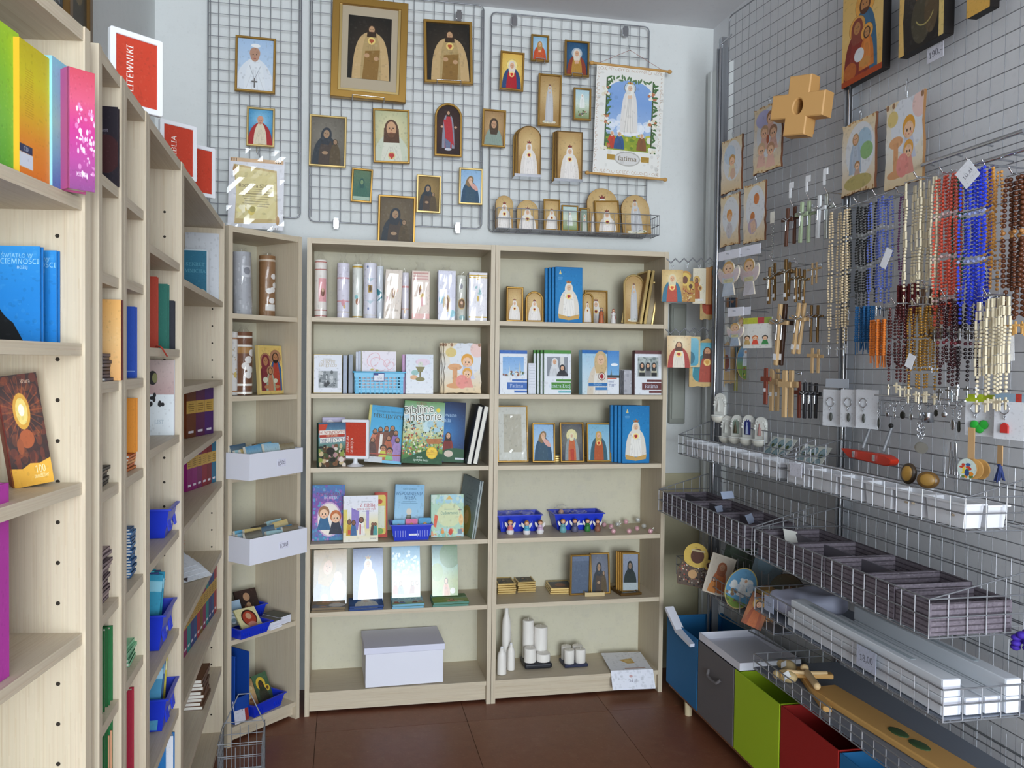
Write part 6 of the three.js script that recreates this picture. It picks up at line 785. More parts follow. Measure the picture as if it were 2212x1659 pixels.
  spine(L1, [-30, 1050, 19, 1107], S1[3] - 0.0, 'small magenta book lying at the left edge of the picture', pl('#b03c9c'), { z: -0.02 });
  // second case
  against(L, IN2 - 0.016, [190, 232, 254, 388], S2[0], 'dark book standing on the slim second case', P(90, 220, (c, hh) => { fill(c, hh, '#1c1420'); disc(c, 60, hh * 0.6, 50, 60, '#3a1418'); say(c, 'Adwent', 40, hh * 0.3, 15, '#a9a4b0', 'serif'); }, '#241824'), { d: 0.014 });
  against(L, IN2 - 0.022, [190, 648, 261, 818], S2[2], 'peach book with a dark robed saint standing in the slim second case', P(150, 330, (c, hh) => { vgrad(c, hh, '#e0a85c', '#e4b878', '#dca464'); poly(c, '#c4743c', 0, hh * 0.06, 24, hh * 0.1, 34, hh * 0.4, 0, hh * 0.5); poly(c, '#241c1c', 0, hh * 0.3, 36, hh * 0.3, 30, hh * 0.64, 6, hh * 0.64); disc(c, 14, hh * 0.22, 12, 14, '#c98a5a'); }, '#5a2420'), { d: 0.02 });
  const stackLying = (face, pxr, py, y, n, w, d, t0, hexes, label, name = 'booklet', o = {}) => { const z0 = o.z ?? -0.02, x = face.at(pxr, py, z0).x - w / 2; for (let i = 0; i < n; i++) { const mid = i > 0 && i < n - 1, g = thing(name, label + (i === n - 1 ? ', topmost' : i === 0 ? ', lowest' : ', inside the pile'), o.cat ?? 'booklet', mid && n > 3 ? label + ', inner ones' : undefined); const hx = hexes[i % hexes.length]; part(g, 'cover', join([box(w, 0.0012, d, 0, t0 - 0.0006, 0), box(w, 0.0012, d, 0, 0.0006, 0), box(w, t0, 0.0012, 0, t0 / 2, d / 2 - 0.0006)]), mat(hx, 0.5)); part(g, 'pages', box(w - 0.002, t0 - 0.0026, d - 0.003, 0, t0 / 2, -0.0005), M.pages); put(g, face, x + rr(-0.003, 0.003), y + 0.0006 + i * (t0 + 0.0006), z0 - d / 2 + rr(-0.004, 0.004), rr(-3, 3)); } };
  stackLying(L, 241, 815, S2[2], 8, 0.06, 0.1, 0.0055, ['#5c5660', '#6a626c', '#4e4854'], 'grey booklet in the pile before the peach book', 'booklet', { z: -0.012 });
  stackLying(L, 236, 1055, S2[3], 5, 0.1, 0.14, 0.006, ['#3a3836', '#5a5450', '#2e2c2c', '#7a6c60'], 'dark booklet lying in the slim second case');
  stackLying(L, 241, 1330, S2[4], 14, 0.1, 0.14, 0.0062, ['#8a7880', '#a08c90', '#7a6870', '#6a5860'], 'mauve paper booklet in the tall pile of the slim second case');
  ['left', 'middle', 'right'].forEach((k, i) => against(L, IN2 - 0.085 + i * 0.03, [190, 1368 - i * 4, 215 + i * 11, 1560 - i * 8], S2[6] + 0.244, `dark green book, ${k} of three low in the second case`, pl(['#1f6a34', '#1a5c2e', '#226f3c'][i]), { d: 0.024 }));
  against(L, IN2 - 0.07, [190, 1600, 214, 1690], S2[6] + 0.02, 'white book in the lowest visible shelf of the second case', pl('#d0d4e0'), { d: 0.024 }); against(L, IN2 - 0.03, [190, 1590, 236, 1690], S2[6] + 0.02, 'peach coloured book in the lowest visible shelf of the second case', pl('#d8a07c'), { d: 0.024 });
  // third case
  against(L, IN3 - 0.022, [262, 663, 292, 812], S3[2], 'thin royal blue book standing alone in the third case', pl('#1f48a8', (c, hh) => rect(c, '#8aa0d0', 0, hh * 0.9, 100, 3)), { d: 0.02 });
  against(L, IN3 - 0.022, [262, 861, 293, 975], S3[3] + 0.034, 'thin orange book standing in the third case', pl('#d88a2c'), { d: 0.02 });
  stackLying(L, 299, 1018, S3[3], 5, 0.09, 0.13, 0.006, ['#d87a3c', '#d06a34', '#e09a5c'], 'orange booklet lying in the third case');
  stackLying(L, 306, 1265, S3[4], 16, 0.1, 0.14, 0.0058, ['#2c6aa4', '#2a5f98', '#3a78b0', '#24588c'], 'blue booklet in the tall pile of the third case');
  stackLying(L, 297, 1480, S3[5], 5, 0.09, 0.12, 0.007, ['#8fd0a4', '#7fc49a'], 'mint green card lying in the third case', 'card', { cat: 'card' });
  against(L, IN3 - 0.022, [262, 1492, 285, 1640], S3[6] + 0.062, 'dark red tall book low in the third case', pl('#a8243c'), { d: 0.02 });
  stackLying(L, 322, 1650, S3[6], 6, 0.1, 0.14, 0.01, ['#b0202c'], 'red book lying at the bottom of the third case', 'book', { cat: 'book' });
  // fourth case
  against(L, IN4 - 0.056, [330, 614, 362, 752], S4[1], 'green tall book spine in the fourth case', pl('#1f6a5c'), { d: 0.026 }); against(L, IN4 - 0.022, [345, 650, 376, 752], S4[1], 'black narrow book beside the green one in the fourth case', pl('#20202c', (c, hh) => disc(c, 50, hh * 0.6, 7, 7, '#c9c4a0')), { d: 0.02 }); against(L, IN4 - 0.09, [318, 598, 339, 752], S4[1], 'red edged book left of the green one in the fourth case', pl('#b0402c'), { d: 0.02 });
  one('ribbon', 'thin red ribbon hanging over the shelf edge below the green book', 'ribbon', tube([L.world(L.at(336, 746, -0.02).x, S4[1] + 0.004, -0.02), L.world(L.at(350, 752, 0).x, S4[1] + 0.003, -0.002), L.world(L.at(362, 766, 0.004).x, S4[1] - 0.018, 0.003)], 0.0018), mat('#c0402c', 0.7));
  against(L, IN4 - 0.018, [318, 778, 376, 938], S4[2], 'pale pink and white book with black paw marks standing in the fourth case', P(140, 300, (c, hh) => { vgrad(c, hh, '#c9b8b4', '#b89a98', '#a88a8a'); disc(c, 20, hh * 0.24, 18, 20, '#2c2a2a'); disc(c, 28, hh * 0.24, 10, 14, '#8a8a5c'); rect(c, '#dfe6ea', -2, hh * 0.46, 104, hh * 0.6); blobs(c, 9, 4, hh * 0.46, 60, hh * 0.6, ['#1f1f22'], 5, 8); say(c, 'LIST', 44, hh * 0.82, 16, '#a9b8c4', 'serif'); }, '#c9c4c8'), { d: 0.014 });
  const lowBasket = (px, py, y, label, h, w = 0.15) => { const p = L.at(px, py, -0.015); p.x -= w / 2; put(plasticBasket({ label, w, d: 0.16, h, tag: tagPrint('4 zł', '#d8dce8', '#333', 64, 40, 40) }), L, p.x - 0.012, y + 0.001, -0.09, 0); return p.x; };
  lowBasket(384, 1140, S4[3], 'empty royal blue basket in the fourth case', 0.075);
  // leaflets standing in blue holders
  const leaflets = (px, y, label, hexes, h, n) => { const x = L.at(px, 1400, -0.015).x - 0.075; for (let i = 0; i < n; i++) { const g = plaque({ name: 'leaflet', cat: 'leaflet', label: `${label}, ${['first', 'second', 'third', 'fourth', 'fifth', 'sixth', 'seventh', 'eighth'][i]} from the front`, w: 0.085, h: h * (1 - 0.02 * (i % 3)), d: 0.004, shape: rectShape(0.085, h), print: pl(hexes[i % hexes.length], (c, hh) => { rect(c, 'rgba(240,250,255,.5)', 0, hh * 0.1, 100, hh * 0.15); }, 40, 80) }); put(g, L, x + (i - n / 2 + 0.5) * 0.016, y + 0.01, -0.075, -90, (i - n / 2) * -3, (i % 3 - 1) * 4); } };
  lowBasket(374, 1400, S4[4], 'royal blue basket of turquoise leaflets in the fourth case', 0.09); leaflets(372, S4[4], 'turquoise leaflet in the middle blue basket', ['#1f8fb0', '#2f3f7c', '#3ab0c4'], 0.17, 6);
  lowBasket(379, 1560, S4[5], 'royal blue basket of yellow and blue leaflets in the fourth case', 0.085); leaflets(376, S4[5], 'yellow or blue leaflet in the lower blue basket', ['#3a8ab0', '#c9b83c', '#d0c04a', '#2f5a8c'], 0.16, 8);
  against(L, IN4 - 0.03, [318, 1590, 374, 1690], S4[6] + 0.12, 'blue and white book at the bottom of the fourth case', pl('#2a7ac0', (c, hh) => rect(c, '#e4e8f0', 72, 0, 30, hh)), { d: 0.024 });
  // fifth case
  against(L, IN5 - 0.016, [400, 505, 473, 648], S5[0], 'large white shiny folder behind the teal book in the fifth case', P(170, 250, (c, hh) => { vgrad(c, hh, '#c8ccd2', '#d4d8de'); }, '#cdd0d6'), { thin: true, name: 'white_folder', cat: 'folder', d: 0.012 });
  against(L, IN5 - 0.15, [394, 540, 449, 636], S5[0], 'teal book with silver writing before the white folder', P(110, 230, (c, hh) => { fill(c, hh, '#1f6a86'); say(c, 'SEKRET', 50, hh * 0.3, 20, '#5a9ab0', 'serif'); say(c, 'MNICHA', 50, hh * 0.44, 20, '#5a9ab0', 'serif'); disc(c, 70, hh * 0.86, 22, 12, '#c4c0b4'); frameLine(c, hh, '#c9d0d4', 5); }, '#d0d4d4'), { d: 0.018 });
  const banded = (hexes, y, xr, yr, zr, th, n, w, h, label, group) => { const q = L.at(xr, yr, zr), p = L.world(q.x, y, zr), u = V(Math.cos(rad(th)), 0, -Math.sin(rad(th))), nn = V(Math.sin(rad(th)), 0, Math.cos(rad(th))); for (let i = 0; i < n; i++) { const hex = hexes[i % hexes.length], key = 'band' + hex; PR[key] ??= P(50, 200, (c, hh) => { fill(c, hh, hex); rect(c, '#c9a24a', -2, hh * 0.24, 104, hh * 0.26); lines(c, 14, hh * 0.3, 72, 4, hh * 0.045, '#8a6a24', hh * 0.018); rect(c, '#e4e0e8', 20, hh * 0.86, 56, hh * 0.05); }, hex); const t = thing('book', label(i, n), 'book', group), pr = PR[key], e = { ...pr, x: pr.edge.x, y: pr.edge.y, w: 4, h: 4, edge: pr.edge }, dep = 0.11; part(t, 'spine', printBox(w - 0.001, h, 0.004, pr).translate(0, 0, -0.002), gloss(pr)); for (const s2 of [-1, 1]) part(t, 'cover', printBox(0.0022, h, dep, e).translate(s2 * (w / 2 - 0.0016), 0, -dep / 2 - 0.004), gloss(pr)); part(t, 'pages', box(w - 0.006, h - 0.006, dep - 0.004, 0, h / 2, -dep / 2 - 0.003), M.pages); const c = p.clone().addScaledVector(u, -(n - 1 - i + 0.5) * w); t.position.set(c.x, y + 0.0006, c.z); t.rotation.y = rad(th); } };
  const nth = ['leftmost', 'second from left', 'third from left', 'fourth from left', 'fifth from left', 'rightmost'];
  banded(['#6a3418', '#5a1f4c', '#4a1a6a'], S5[2], 461, 895, -0.025, 76, 3, 0.075, 0.165, (i) => `dark prayer book with a gold band in the upper row, ${['brown one at left', 'plum one in the middle', 'violet one at right'][i]}`);
  banded(['#8a1f6a', '#8f2470', '#7c2a5c', '#8c2430', '#7a2028', '#1f6a8c'], S5[3], 467, 1010, -0.025, 76, 6, 0.042, 0.155, (i) => `${['magenta', 'magenta', 'plum', 'red', 'dark red', 'teal'][i]} prayer book with a gold band in the second row, ${nth[i]}`);
  stackLying(L, 466, 1200, S5[4], 6, 0.19, 0.13, 0.0135, ['#d09a84', '#d8a48c'], 'pink box lying in the stack of the fifth case', 'slim_box', { cat: 'box', z: -0.05 });
  for (let i = 0; i < 4; i++) { const g = plaque({ name: 'envelope', cat: 'envelope', label: `white envelope slanting over dark card in the fifth case, ${['first', 'second', 'third', 'fourth'][i]} from the front`, w: 0.13, h: 0.075, d: 0.003, shape: rectShape(0.13, 0.075), print: pl('#d4d8de', (c, hh) => { poly(c, '#3a3034', 0, 0, 70, 0, 20, hh); }, 60, 40) }); put(g, L, L.at(430, 1235, -0.03).x - 0.02, S5[4] + 0.003 + i * 0.012, -0.035 - i * 0.016, -40, 62); }
  banded(['#7a5a24', '#8a1f5c', '#1f8a8c', '#3a3a7c', '#24508a', '#a82434'], S5[5], 468, 1280, -0.02, 87, 12, 0.046, 0.17, (i) => `${['tan', 'plum', 'turquoise', 'indigo', 'blue', 'red'][i % 6]} prayer book with a gold band in the low row, ${i < 6 ? 'nearer' : 'farther'} half`);
  stackLying(L, 452, 1450, S5[6], 8, 0.16, 0.14, 0.012, ['#6a4a34', '#7a5238'], 'brown book lying low in the fifth case', 'book', { cat: 'book' });
  // wire rack on the floor before the fifth case
  { const p = onY(455, 1659, 0.3), t = thing('wire_rack', 'dark wire basket rack standing on the floor at the end of the left row', 'wire rack'), seg = [], w = 0.17, h = 0.33, d = 0.14; for (let i = 0; i <= 6; i++) for (const z of [-d / 2, d / 2]) seg.push([V(-w / 2 + w * i / 6, 0.02, z), V(-w / 2 + w * i / 6, h * 0.66, z)]); for (let j = 0; j <= 5; j++) { const y = 0.02 + j * h * 0.128; for (const z of [-d / 2, d / 2]) seg.push([V(-w / 2, y, z), V(w / 2, y, z)]); for (const x of [-w / 2, w / 2]) seg.push([V(x, y, -d / 2), V(x, y, d / 2)]); } for (let i = 0; i <= 5; i++) for (const x of [-w / 2, w / 2]) seg.push([V(x, 0.02, -d / 2 + d * i / 5), V(x, h * 0.66, -d / 2 + d * i / 5)]); part(t, 'wires', wires(seg, 0.0016), M.steel, 'stuff'); part(t, 'handle', wirePath([V(w / 2, h * 0.66, -d / 2), V(w / 2, h, -0.02), V(w / 2, h, 0.02), V(w / 2, h * 0.66, d / 2)], 0.0022), M.steel); part(t, 'base', join([box(w, 0.002, d, 0, 0.02, 0), ...[-1, 1].flatMap((a) => [-1, 1].map((b) => new THREE.CylinderGeometry(0.003, 0.003, 0.02, 8).translate(a * w * 0.48, 0.01, b * d * 0.48)))]), M.steel); const q = L.world(1.5, 0, 0.1); t.position.copy(q); t.rotation.y = L.yaw; }
}

// ---------------------------------------------------------------- right wall: wire grids, uprights, baskets
{
  const grid = (face, x0, x1, y0, y1, nx, ny, label) => { const t = thing('wire_grid_panel', label, 'wire grid'); wireGrid(t, x1 - x0, y1 - y0, nx, ny, { r: 0.0015, thin: 0.62 }); return put(t, face, (x0 + x1) / 2, y0, 0); };
  const tl = RF.at(1576, 36), x0 = tl.x;
  grid(RF, x0, -0.022, 0.4, tl.y, Math.round(-x0 / 0.05), Math.round((tl.y - 0.4) / 0.05), 'far wire grid panel swung out from the right wall behind the wooden cross');
  grid(R, 0.02, 1.05, 0.4, 3.1, 21, 54, 'near wire grid panel on the right wall behind the rosaries');
  const post = (face, x, top, label) => { const t = thing('wall_upright', label, 'upright'); part(t, 'profile', join([box(0.026, top, 0.03, 0, top / 2, -0.02), box(0.008, top, 0.008, -0.016, top / 2, 0.0)]), M.steel); part(t, 'bright_edge', new THREE.CylinderGeometry(0.005, 0.005, top, 10).translate(0.006, top / 2, 0.0), M.chrome); const s = []; for (let y = 0.3; y < top - 0.1; y += 0.05) s.push(box(0.006, 0.02, 0.001, -0.004, y, -0.0045)); part(t, 'slots', join(s), M.dark, 'stuff'); part(t, 'end_cap', rbox(0.03, 0.05, 0.03, 0.004, 0, top + 0.02, -0.016), M.chrome); return put(t, face, x, 0.001, 0); };
  const fp = RF.at(1552, 300); const p1 = post(RF, fp.x, RF.at(1568, 95).y, 'far metal upright at the corner end of the right wall grids'); part(p1, 'bracket', rod(V(0.01, RF.at(1570, 88).y, 0), V(0.09, RF.at(1570, 88).y + 0.012, 0.0), 0.004, 8), M.chrome);
  post(R, -0.004, 3.08, 'middle metal upright between the two right wall grids');
  // stiff hanging rails across the near grid
  for (const [a, b, d, label] of [[[1992, 356], [2212, 283], 0.03, 'upper thick chrome hanging rail on the near grid'], [[2105, 354], [2230, 320], 0.06, 'lower thick chrome hanging rail above the brown rosaries']]) { const p = R.at(a[0], a[1], d), q = R.at(b[0], b[1], d), t = thing('hanging_rail', label, 'rail'); part(t, 'bar', rod(V(0, 0, 0), V(q.x - p.x, 0, 0), 0.006, 10), M.chrome); for (let i = 0; i < 4; i++) part(t, 'bracket', rod(V(0.02 + i * (q.x - p.x - 0.04) / 3, 0, 0), V(0.02 + i * (q.x - p.x - 0.04) / 3, -0.004, -d + 0.003), 0.003, 6), M.chrome); put(t, R, p.x, (p.y + q.y) / 2, d); }
}
// wire basket hooked on the right wall; x runs along the wall towards the camera
function wallBasket(label, x0, x1, yb, yf, zf, o = {}) {
  const t = thing('wire_basket', label, 'wire basket'), w = x1 - x0, h = yf - yb, hb = o.back ?? h * 1.7, seg = [], n = Math.round(w / 0.052), nd = Math.round(zf / 0.06), zb = o.zb ?? 0.012;
  for (let i = 0; i <= n; i++) { const x = -w / 2 + (w * i) / n; seg.push([V(x, 0, zf), V(x, h, zf)], [V(x, 0, zb), V(x, 0, zf)], [V(x, 0, zb), V(x, hb, zb)]); }
  for (let j = 1; j < nd; j++) { const z = zb + ((zf - zb) * j) / nd, hy = h + (hb - h) * (1 - j / nd) * (o.flat ? 0 : 1); seg.push([V(-w / 2, 0, z), V(w / 2, 0, z)]); for (const s of [-1, 1]) seg.push([V(s * w / 2, 0, z), V(s * w / 2, hy, z)]); }
  part(t, 'wires', wires(seg, 0.0016), M.brightWire, 'stuff');
  for (const y of [0, h * 0.52, h]) part(t, 'rail', join([rod(V(-w / 2, y, zf), V(w / 2, y, zf), 0.0022), ...[-1, 1].map((s) => rod(V(s * w / 2, y, zf), V(s * w / 2, y, zb), 0.0022)), rod(V(-w / 2, y, zb), V(w / 2, y, zb), 0.002)]), M.wire);
  if (!o.flat) part(t, 'slanting_rail', join([-1, 1].map((s) => rod(V(s * w / 2, h, zf), V(s * w / 2, hb, zb), 0.0022)).concat(rod(V(-w / 2, hb, zb), V(w / 2, hb, zb), 0.0022))), M.wire);
  if (o.sheet) part(t, 'bottom_sheet', box(w - 0.008, 0.003, zf - zb - 0.006, 0, 0.004, (zf + zb) / 2), mat('#7c828e', 0.5, 0.2));
  return put(t, R, (x0 + x1) / 2, yb, 0);
}
const xz = (z) => z - 0.93;                                  // place along the wall from the room's z
const Y1 = 1.108, Y2 = 0.849, Y3a = 0.562, Y3b = 0.664, Y4 = 0.458;
wallBasket('upper far wire basket of small white trays on the right wall', xz(0.05), xz(0.925), Y1, 1.192, 0.245, { zb: 0.1 });
wallBasket('upper near wire basket of white plastic trays under the key rings', xz(0.945), xz(1.825), Y1, 1.192, 0.245);
wallBasket('second far wire basket of dark cardboard boxes', xz(0.05), xz(0.925), Y2, 0.945, 0.335, { zb: 0.1 });
wallBasket('second near wire basket of corrugated grey boxes', xz(0.945), xz(1.82), Y2, 0.945, 0.335);
wallBasket('third far wire basket of icons and round plaques', xz(0.05), xz(0.925), Y3a, 0.64, 0.245, { zb: 0.1, sheet: true, flat: true });
wallBasket('third near wire basket of long white candle boxes', xz(0.945), xz(1.87), Y3b, 0.742, 0.33, { sheet: true, flat: true });
wallBasket('lowest near wire basket of carved wooden crucifixes', xz(0.945), xz(1.87), Y4, 0.509, 0.33, { sheet: true, flat: true });
{
  // white trays in the upper baskets
  const M2 = mat('#e2e4ea', 0.4), inside = [mat('#c8ccd6', 0.3), mat('#b8a890', 0.5), mat('#9a8a74', 0.5), mat('#d0d0d4', 0.25), mat('#a8b0b8', 0.35)];
  const mk = (label, z0, z1, zf, dep, h, k, y = Y1) => { const w = z1 - z0 - 0.004, t = thing('plastic_tray', label, 'tray'); M2.side = THREE.DoubleSide; part(t, 'tray', trayGeo(w - 0.012, dep - 0.012, h, 0.9), M2); const items = []; for (let i = 0; i < 9; i++) items.push(rbox(w * 0.2, 0.006, dep * 0.3, 0.002).rotateY(rr(0, 3)).rotateX(rr(-0.25, 0.25)).translate(rr(-0.32, 0.32) * w, h * 0.5 + rr(-0.004, 0.004), rr(-0.28, 0.28) * dep)); part(t, 'small_medals', join(items), inside[k % 5], 'stuff'); put(t, R, xz((z0 + z1) / 2), y + 0.003, zf - dep / 2); };
  const far = [0.075, 0.19, 0.35, 0.46, 0.59, 0.75, 0.915];
  for (let i = 0; i < 6; i++) mk(`small white tray in the upper far basket, ${['farthest', 'second from the far end', 'third from the far end', 'fourth from the far end', 'fifth from the far end', 'nearest the camera'][i]}`, far[i], far[i + 1], 0.236, 0.12, 0.058, i);
  const near = [0.96, 1.115, 1.27, 1.4, 1.535, 1.66, 1.815];
  for (let i = 0; i < 6; i++) { mk(`white tray in the front row of the upper near basket, ${['farthest', 'second', 'third', 'fourth', 'fifth', 'nearest'][i]}`, near[i], near[i + 1], 0.238, 0.066, 0.062, i + 2); mk(`white tray in the rear row of the upper near basket, ${['farthest', 'second', 'third', 'fourth', 'fifth', 'nearest'][i]}`, near[i], near[i + 1], 0.171, 0.066, 0.058, i + 1); }
  // price slips on the baskets
  const slip = (label, px, py, w, h, face, d, txt, o = {}) => { const p = face.at(px, py, d), pr = tagPrint(txt, o.bg ?? '#dfe1ee', '#3a3a48', 90, Math.round(90 * h / w), o.size ?? 30); const t = one('price_slip', label, 'price slip', printBox(w, h, 0.0012, pr), matte(pr)); put(t, face, p.x, p.y - h / 2, d, o.yaw ?? 0, o.lean ?? 0, o.roll ?? 0); return t; };
  slip('white paper slip on the front of the upper near basket', 1719, 1015, 0.075, 0.045, R, 0.25, '');
  slip('price slip marked 18 on the long candle boxes', 1871, 1424, 0.085, 0.058, R, 0.336, '18,00', { bg: '#b9c0d4', size: 28 });
  slip('price slip marked 15 at the far end of the candle box basket', 1661, 1305, 0.06, 0.05, R, 0.334, '15 zł', { bg: '#a9b4cc', size: 28 });
  slip('price slip marked 190 on the grid below the dark icon', 2020, 114, 0.07, 0.045, R, 0.008, '190,-', { bg: '#cfcfda', size: 36, roll: 0 });
  // dark corrugated boxes
  const rib = texture(64, 64, (c) => { c.fillStyle = '#6f6770'; c.fillRect(0, 0, 64, 64); for (let y = 0; y < 64; y += 8) { c.fillStyle = 'rgba(30,24,30,.5)'; c.fillRect(y, 0, 2, 64); for (let i = 0; i < 40; i++) { c.fillStyle = `rgba(${rnd() > 0.5 ? '190,180,186' : '40,34,40'},.22)`; c.fillRect(y + rnd() * 8, rnd() * 64, 1, rr(1, 5)); } } }, 9);
  const grey = new THREE.MeshStandardMaterial({ map: rib, roughness: 0.85 }), greyIn = mat('#5d5962', 0.85), beige = mat('#8a7448', 0.6), dim = mat('#4a4450', 0.8);
  const carton = (label, z0, z1, za, zb, h, parts, fill) => {
    const w = z1 - z0 - 0.004, d = zb - za, t = thing('cardboard_box', label, 'box'), k = 0.005;
    for (const [a, b, c, x, y, z] of [[w, h, k, 0, h / 2, d / 2 - k / 2], [w, h, k, 0, h / 2, -d / 2 + k / 2], [k, h, d - 2 * k, -w / 2 + k / 2, h / 2, 0], [k, h, d - 2 * k, w / 2 - k / 2, h / 2, 0]]) part(t, 'side_wall', board(a, b, c, x, y, z), grey);
    part(t, 'bottom', box(w - 2 * k, 0.004, d - 2 * k, 0, 0.002, 0), greyIn); for (let i = 1; i < parts; i++) part(t, 'divider', box(w - 2 * k, h * 0.94, k, 0, h * 0.47, -d / 2 + (d * i) / parts), greyIn);
    if (fill) { const g = []; for (let i = 0; i < 10; i++) g.push(rod(V(rr(-0.3, 0.3) * w, h * 0.45, rr(0.06, 0.4) * d), V(rr(-0.3, 0.3) * w, h * 0.5, rr(0.06, 0.4) * d), 0.004, 6)); part(t, 'contents', join(g), beige, 'stuff'); }
    return put(t, R, xz((z0 + z1) / 2), Y2 + 0.003, (za + zb) / 2);
  };
  carton('dark corrugated box at the far end of the second far basket', 0.085, 0.33, 0.12, 0.327, 0.085, 2); carton('dark corrugated box in the middle of the second far basket', 0.335, 0.6, 0.12, 0.327, 0.085, 2); carton('dark corrugated box at the near end of the second far basket', 0.61, 0.84, 0.12, 0.327, 0.085, 2);
  carton('corrugated box with a slanting card, farthest in the second near basket', 0.955, 1.16, 0.095, 0.327, 0.088, 2); carton('corrugated two-part box, second in the second near basket', 1.165, 1.36, 0.095, 0.327, 0.088, 2); carton('corrugated two-part box with pale trinkets, third in the second near basket', 1.365, 1.55, 0.095, 0.327, 0.088, 2, true); carton('corrugated two-part box, fourth in the second near basket', 1.555, 1.68, 0.095, 0.327, 0.09, 1); carton('corrugated end box holding brown beads, nearest in the second near basket', 1.684, 1.815, 0.095, 0.327, 0.08, 1, true);
  for (const [px, py, w, h, yaw, label] of [[1574, 1069, 0.06, 0.03, 15, 'white card standing in the far corrugated box, farther one'], [1557, 1099, 0.05, 0.026, 30, 'bluish card lying over the middle far box'], [1440 + 34, 1072, 0.04, 0.03, 10, 'bluish card in the farthest corrugated box'], [1625, 1120, 0.06, 0.035, 40, 'bluish card in the near far-basket box'], [1712, 1160, 0.062, 0.05, 20, 'cream card leaning over the first near corrugated box']]) { const p = onX(px, py, 1.885 - 0.24); const t = one('divider_card', label, 'card', box(w, h, 0.0012, 0, h / 2, 0), px === 1712 ? mat('#d0cfc8', 0.7) : mat('#9aa4ba', 0.7)); t.position.set(p.x, p.y - h / 2, p.z); t.rotation.set(rad(-28), rad(yaw), rad(px === 1712 ? -16 : 0), 'YXZ'); }
  // long white candle boxes and a wrapped bundle
  const lb = (label, z0, z1, za, zb, y, h) => { const t = thing('long_candle_box', label, 'box'), w = z1 - z0, d = zb - za; part(t, 'box_body', rbox(w - 0.006, h, d, 0.003, 0, h / 2, 0), mat('#d6dbe2', 0.45)); part(t, 'box_end', rbox(0.006, h * 0.97, d * 0.97, 0.002, w / 2 - 0.003, h / 2, 0), mat('#e6eaf6', 0.4)); part(t, 'printed_stripe', box(w * 0.7, 0.0006, d * 0.3, -w * 0.05, h + 0.0003, 0), mat('#a9b4bc', 0.5)); return put(t, R, xz((z0 + z1) / 2), y, (za + zb) / 2); };  // paler, bluer end plates: the daylight on them is put into the colour
  const yb = Y3b + 0.0075;
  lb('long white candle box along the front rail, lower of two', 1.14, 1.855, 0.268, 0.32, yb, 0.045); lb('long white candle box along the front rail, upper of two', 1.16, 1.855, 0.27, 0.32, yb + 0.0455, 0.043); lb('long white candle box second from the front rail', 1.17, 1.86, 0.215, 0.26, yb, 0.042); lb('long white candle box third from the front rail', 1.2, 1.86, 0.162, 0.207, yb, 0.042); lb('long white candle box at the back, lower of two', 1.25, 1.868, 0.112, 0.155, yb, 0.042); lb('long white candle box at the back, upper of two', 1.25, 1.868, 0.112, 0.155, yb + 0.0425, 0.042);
  { const g = new THREE.SphereGeometry(1, 28, 18), p = g.attributes.position; for (let i = 0; i < p.count; i++) { const q = (v) => Math.sign(v) * Math.abs(v) ** 0.55; p.setXYZ(i, q(p.getX(i)) * 0.088, Math.max(q(p.getY(i)), -0.9) * 0.036 * (1 + 0.18 * Math.sin(p.getZ(i) * 7) * Math.cos(p.getX(i) * 5)), q(p.getZ(i)) * 0.12); } g.computeVertexNormals(); put(one('wrapped_bundle', 'soft lilac-grey paper bundle in the third near basket behind the candle boxes', 'bundle', g, mat('#b9bcd2', 0.6)), R, xz(1.05), Y3b + 0.048, 0.19); }
  // icons and plaques in the third far basket
  const yi = Y3a + 0.0065, lean = (pr, label, px, py, sh, w, h, o = {}) => { const p = onY(px, py, yi).add(V(-0.012, 0, 0)), t = plaque({ name: o.name ?? 'plaque', cat: o.cat ?? 'plaque', label, w, h, d: 0.014, shape: sh, print: pr, gloss: true, bevel: 0.001 }); t.position.set(p.x, yi, p.z); t.rotation.set(rad(-(o.lean ?? 10)), rad(o.yaw ?? -30), rad(o.roll ?? -14), 'YXZ'); return t; };
  const ovalShape = (w, h) => { const s = new THREE.Shape(); s.absellipse(0, h / 2, w / 2, h / 2, 0, Math.PI * 2); return s; };
  { const s = new THREE.Shape(); s.moveTo(-0.06, 0); s.lineTo(0.06, 0); s.lineTo(0.064, 0.06); s.absarc(0.055, 0.095, 0.028, -1.2, 1.9, false); s.absarc(0.0, 0.13, 0.052, -0.2, 3.6, false); s.lineTo(-0.07, 0.05); s.closePath(); lean(P(160, 230, (c, hh) => { fill(c, hh, '#5a4a40'); blobs(c, 130, 0, hh * 0.45, 100, hh, ['#d8d0c0', '#2c2624', '#a88a5c', '#b05040', '#2c2624'], 1, 3); disc(c, 50, hh * 0.27, 42, 42, '#d8b858'); disc(c, 88, hh * 0.46, 18, 18, '#d8b858'); disc(c, 50, hh * 0.3, 18, 24, '#5a3424'); rect(c, '#c9b890', 32, hh * 0.16, 36, 6); disc(c, 86, hh * 0.46, 9, 10, '#5a3424'); disc(c, 44, hh * 0.72, 12, 14, '#c49a6a'); }, '#8a6a3c'), 'cut-out figure of a dark mother with a yellow halo in the far icon basket', 1500, 1266, s, 0.13, 0.18, { name: 'cutout_icon', cat: 'icon', lean: 14, roll: -6 }); }
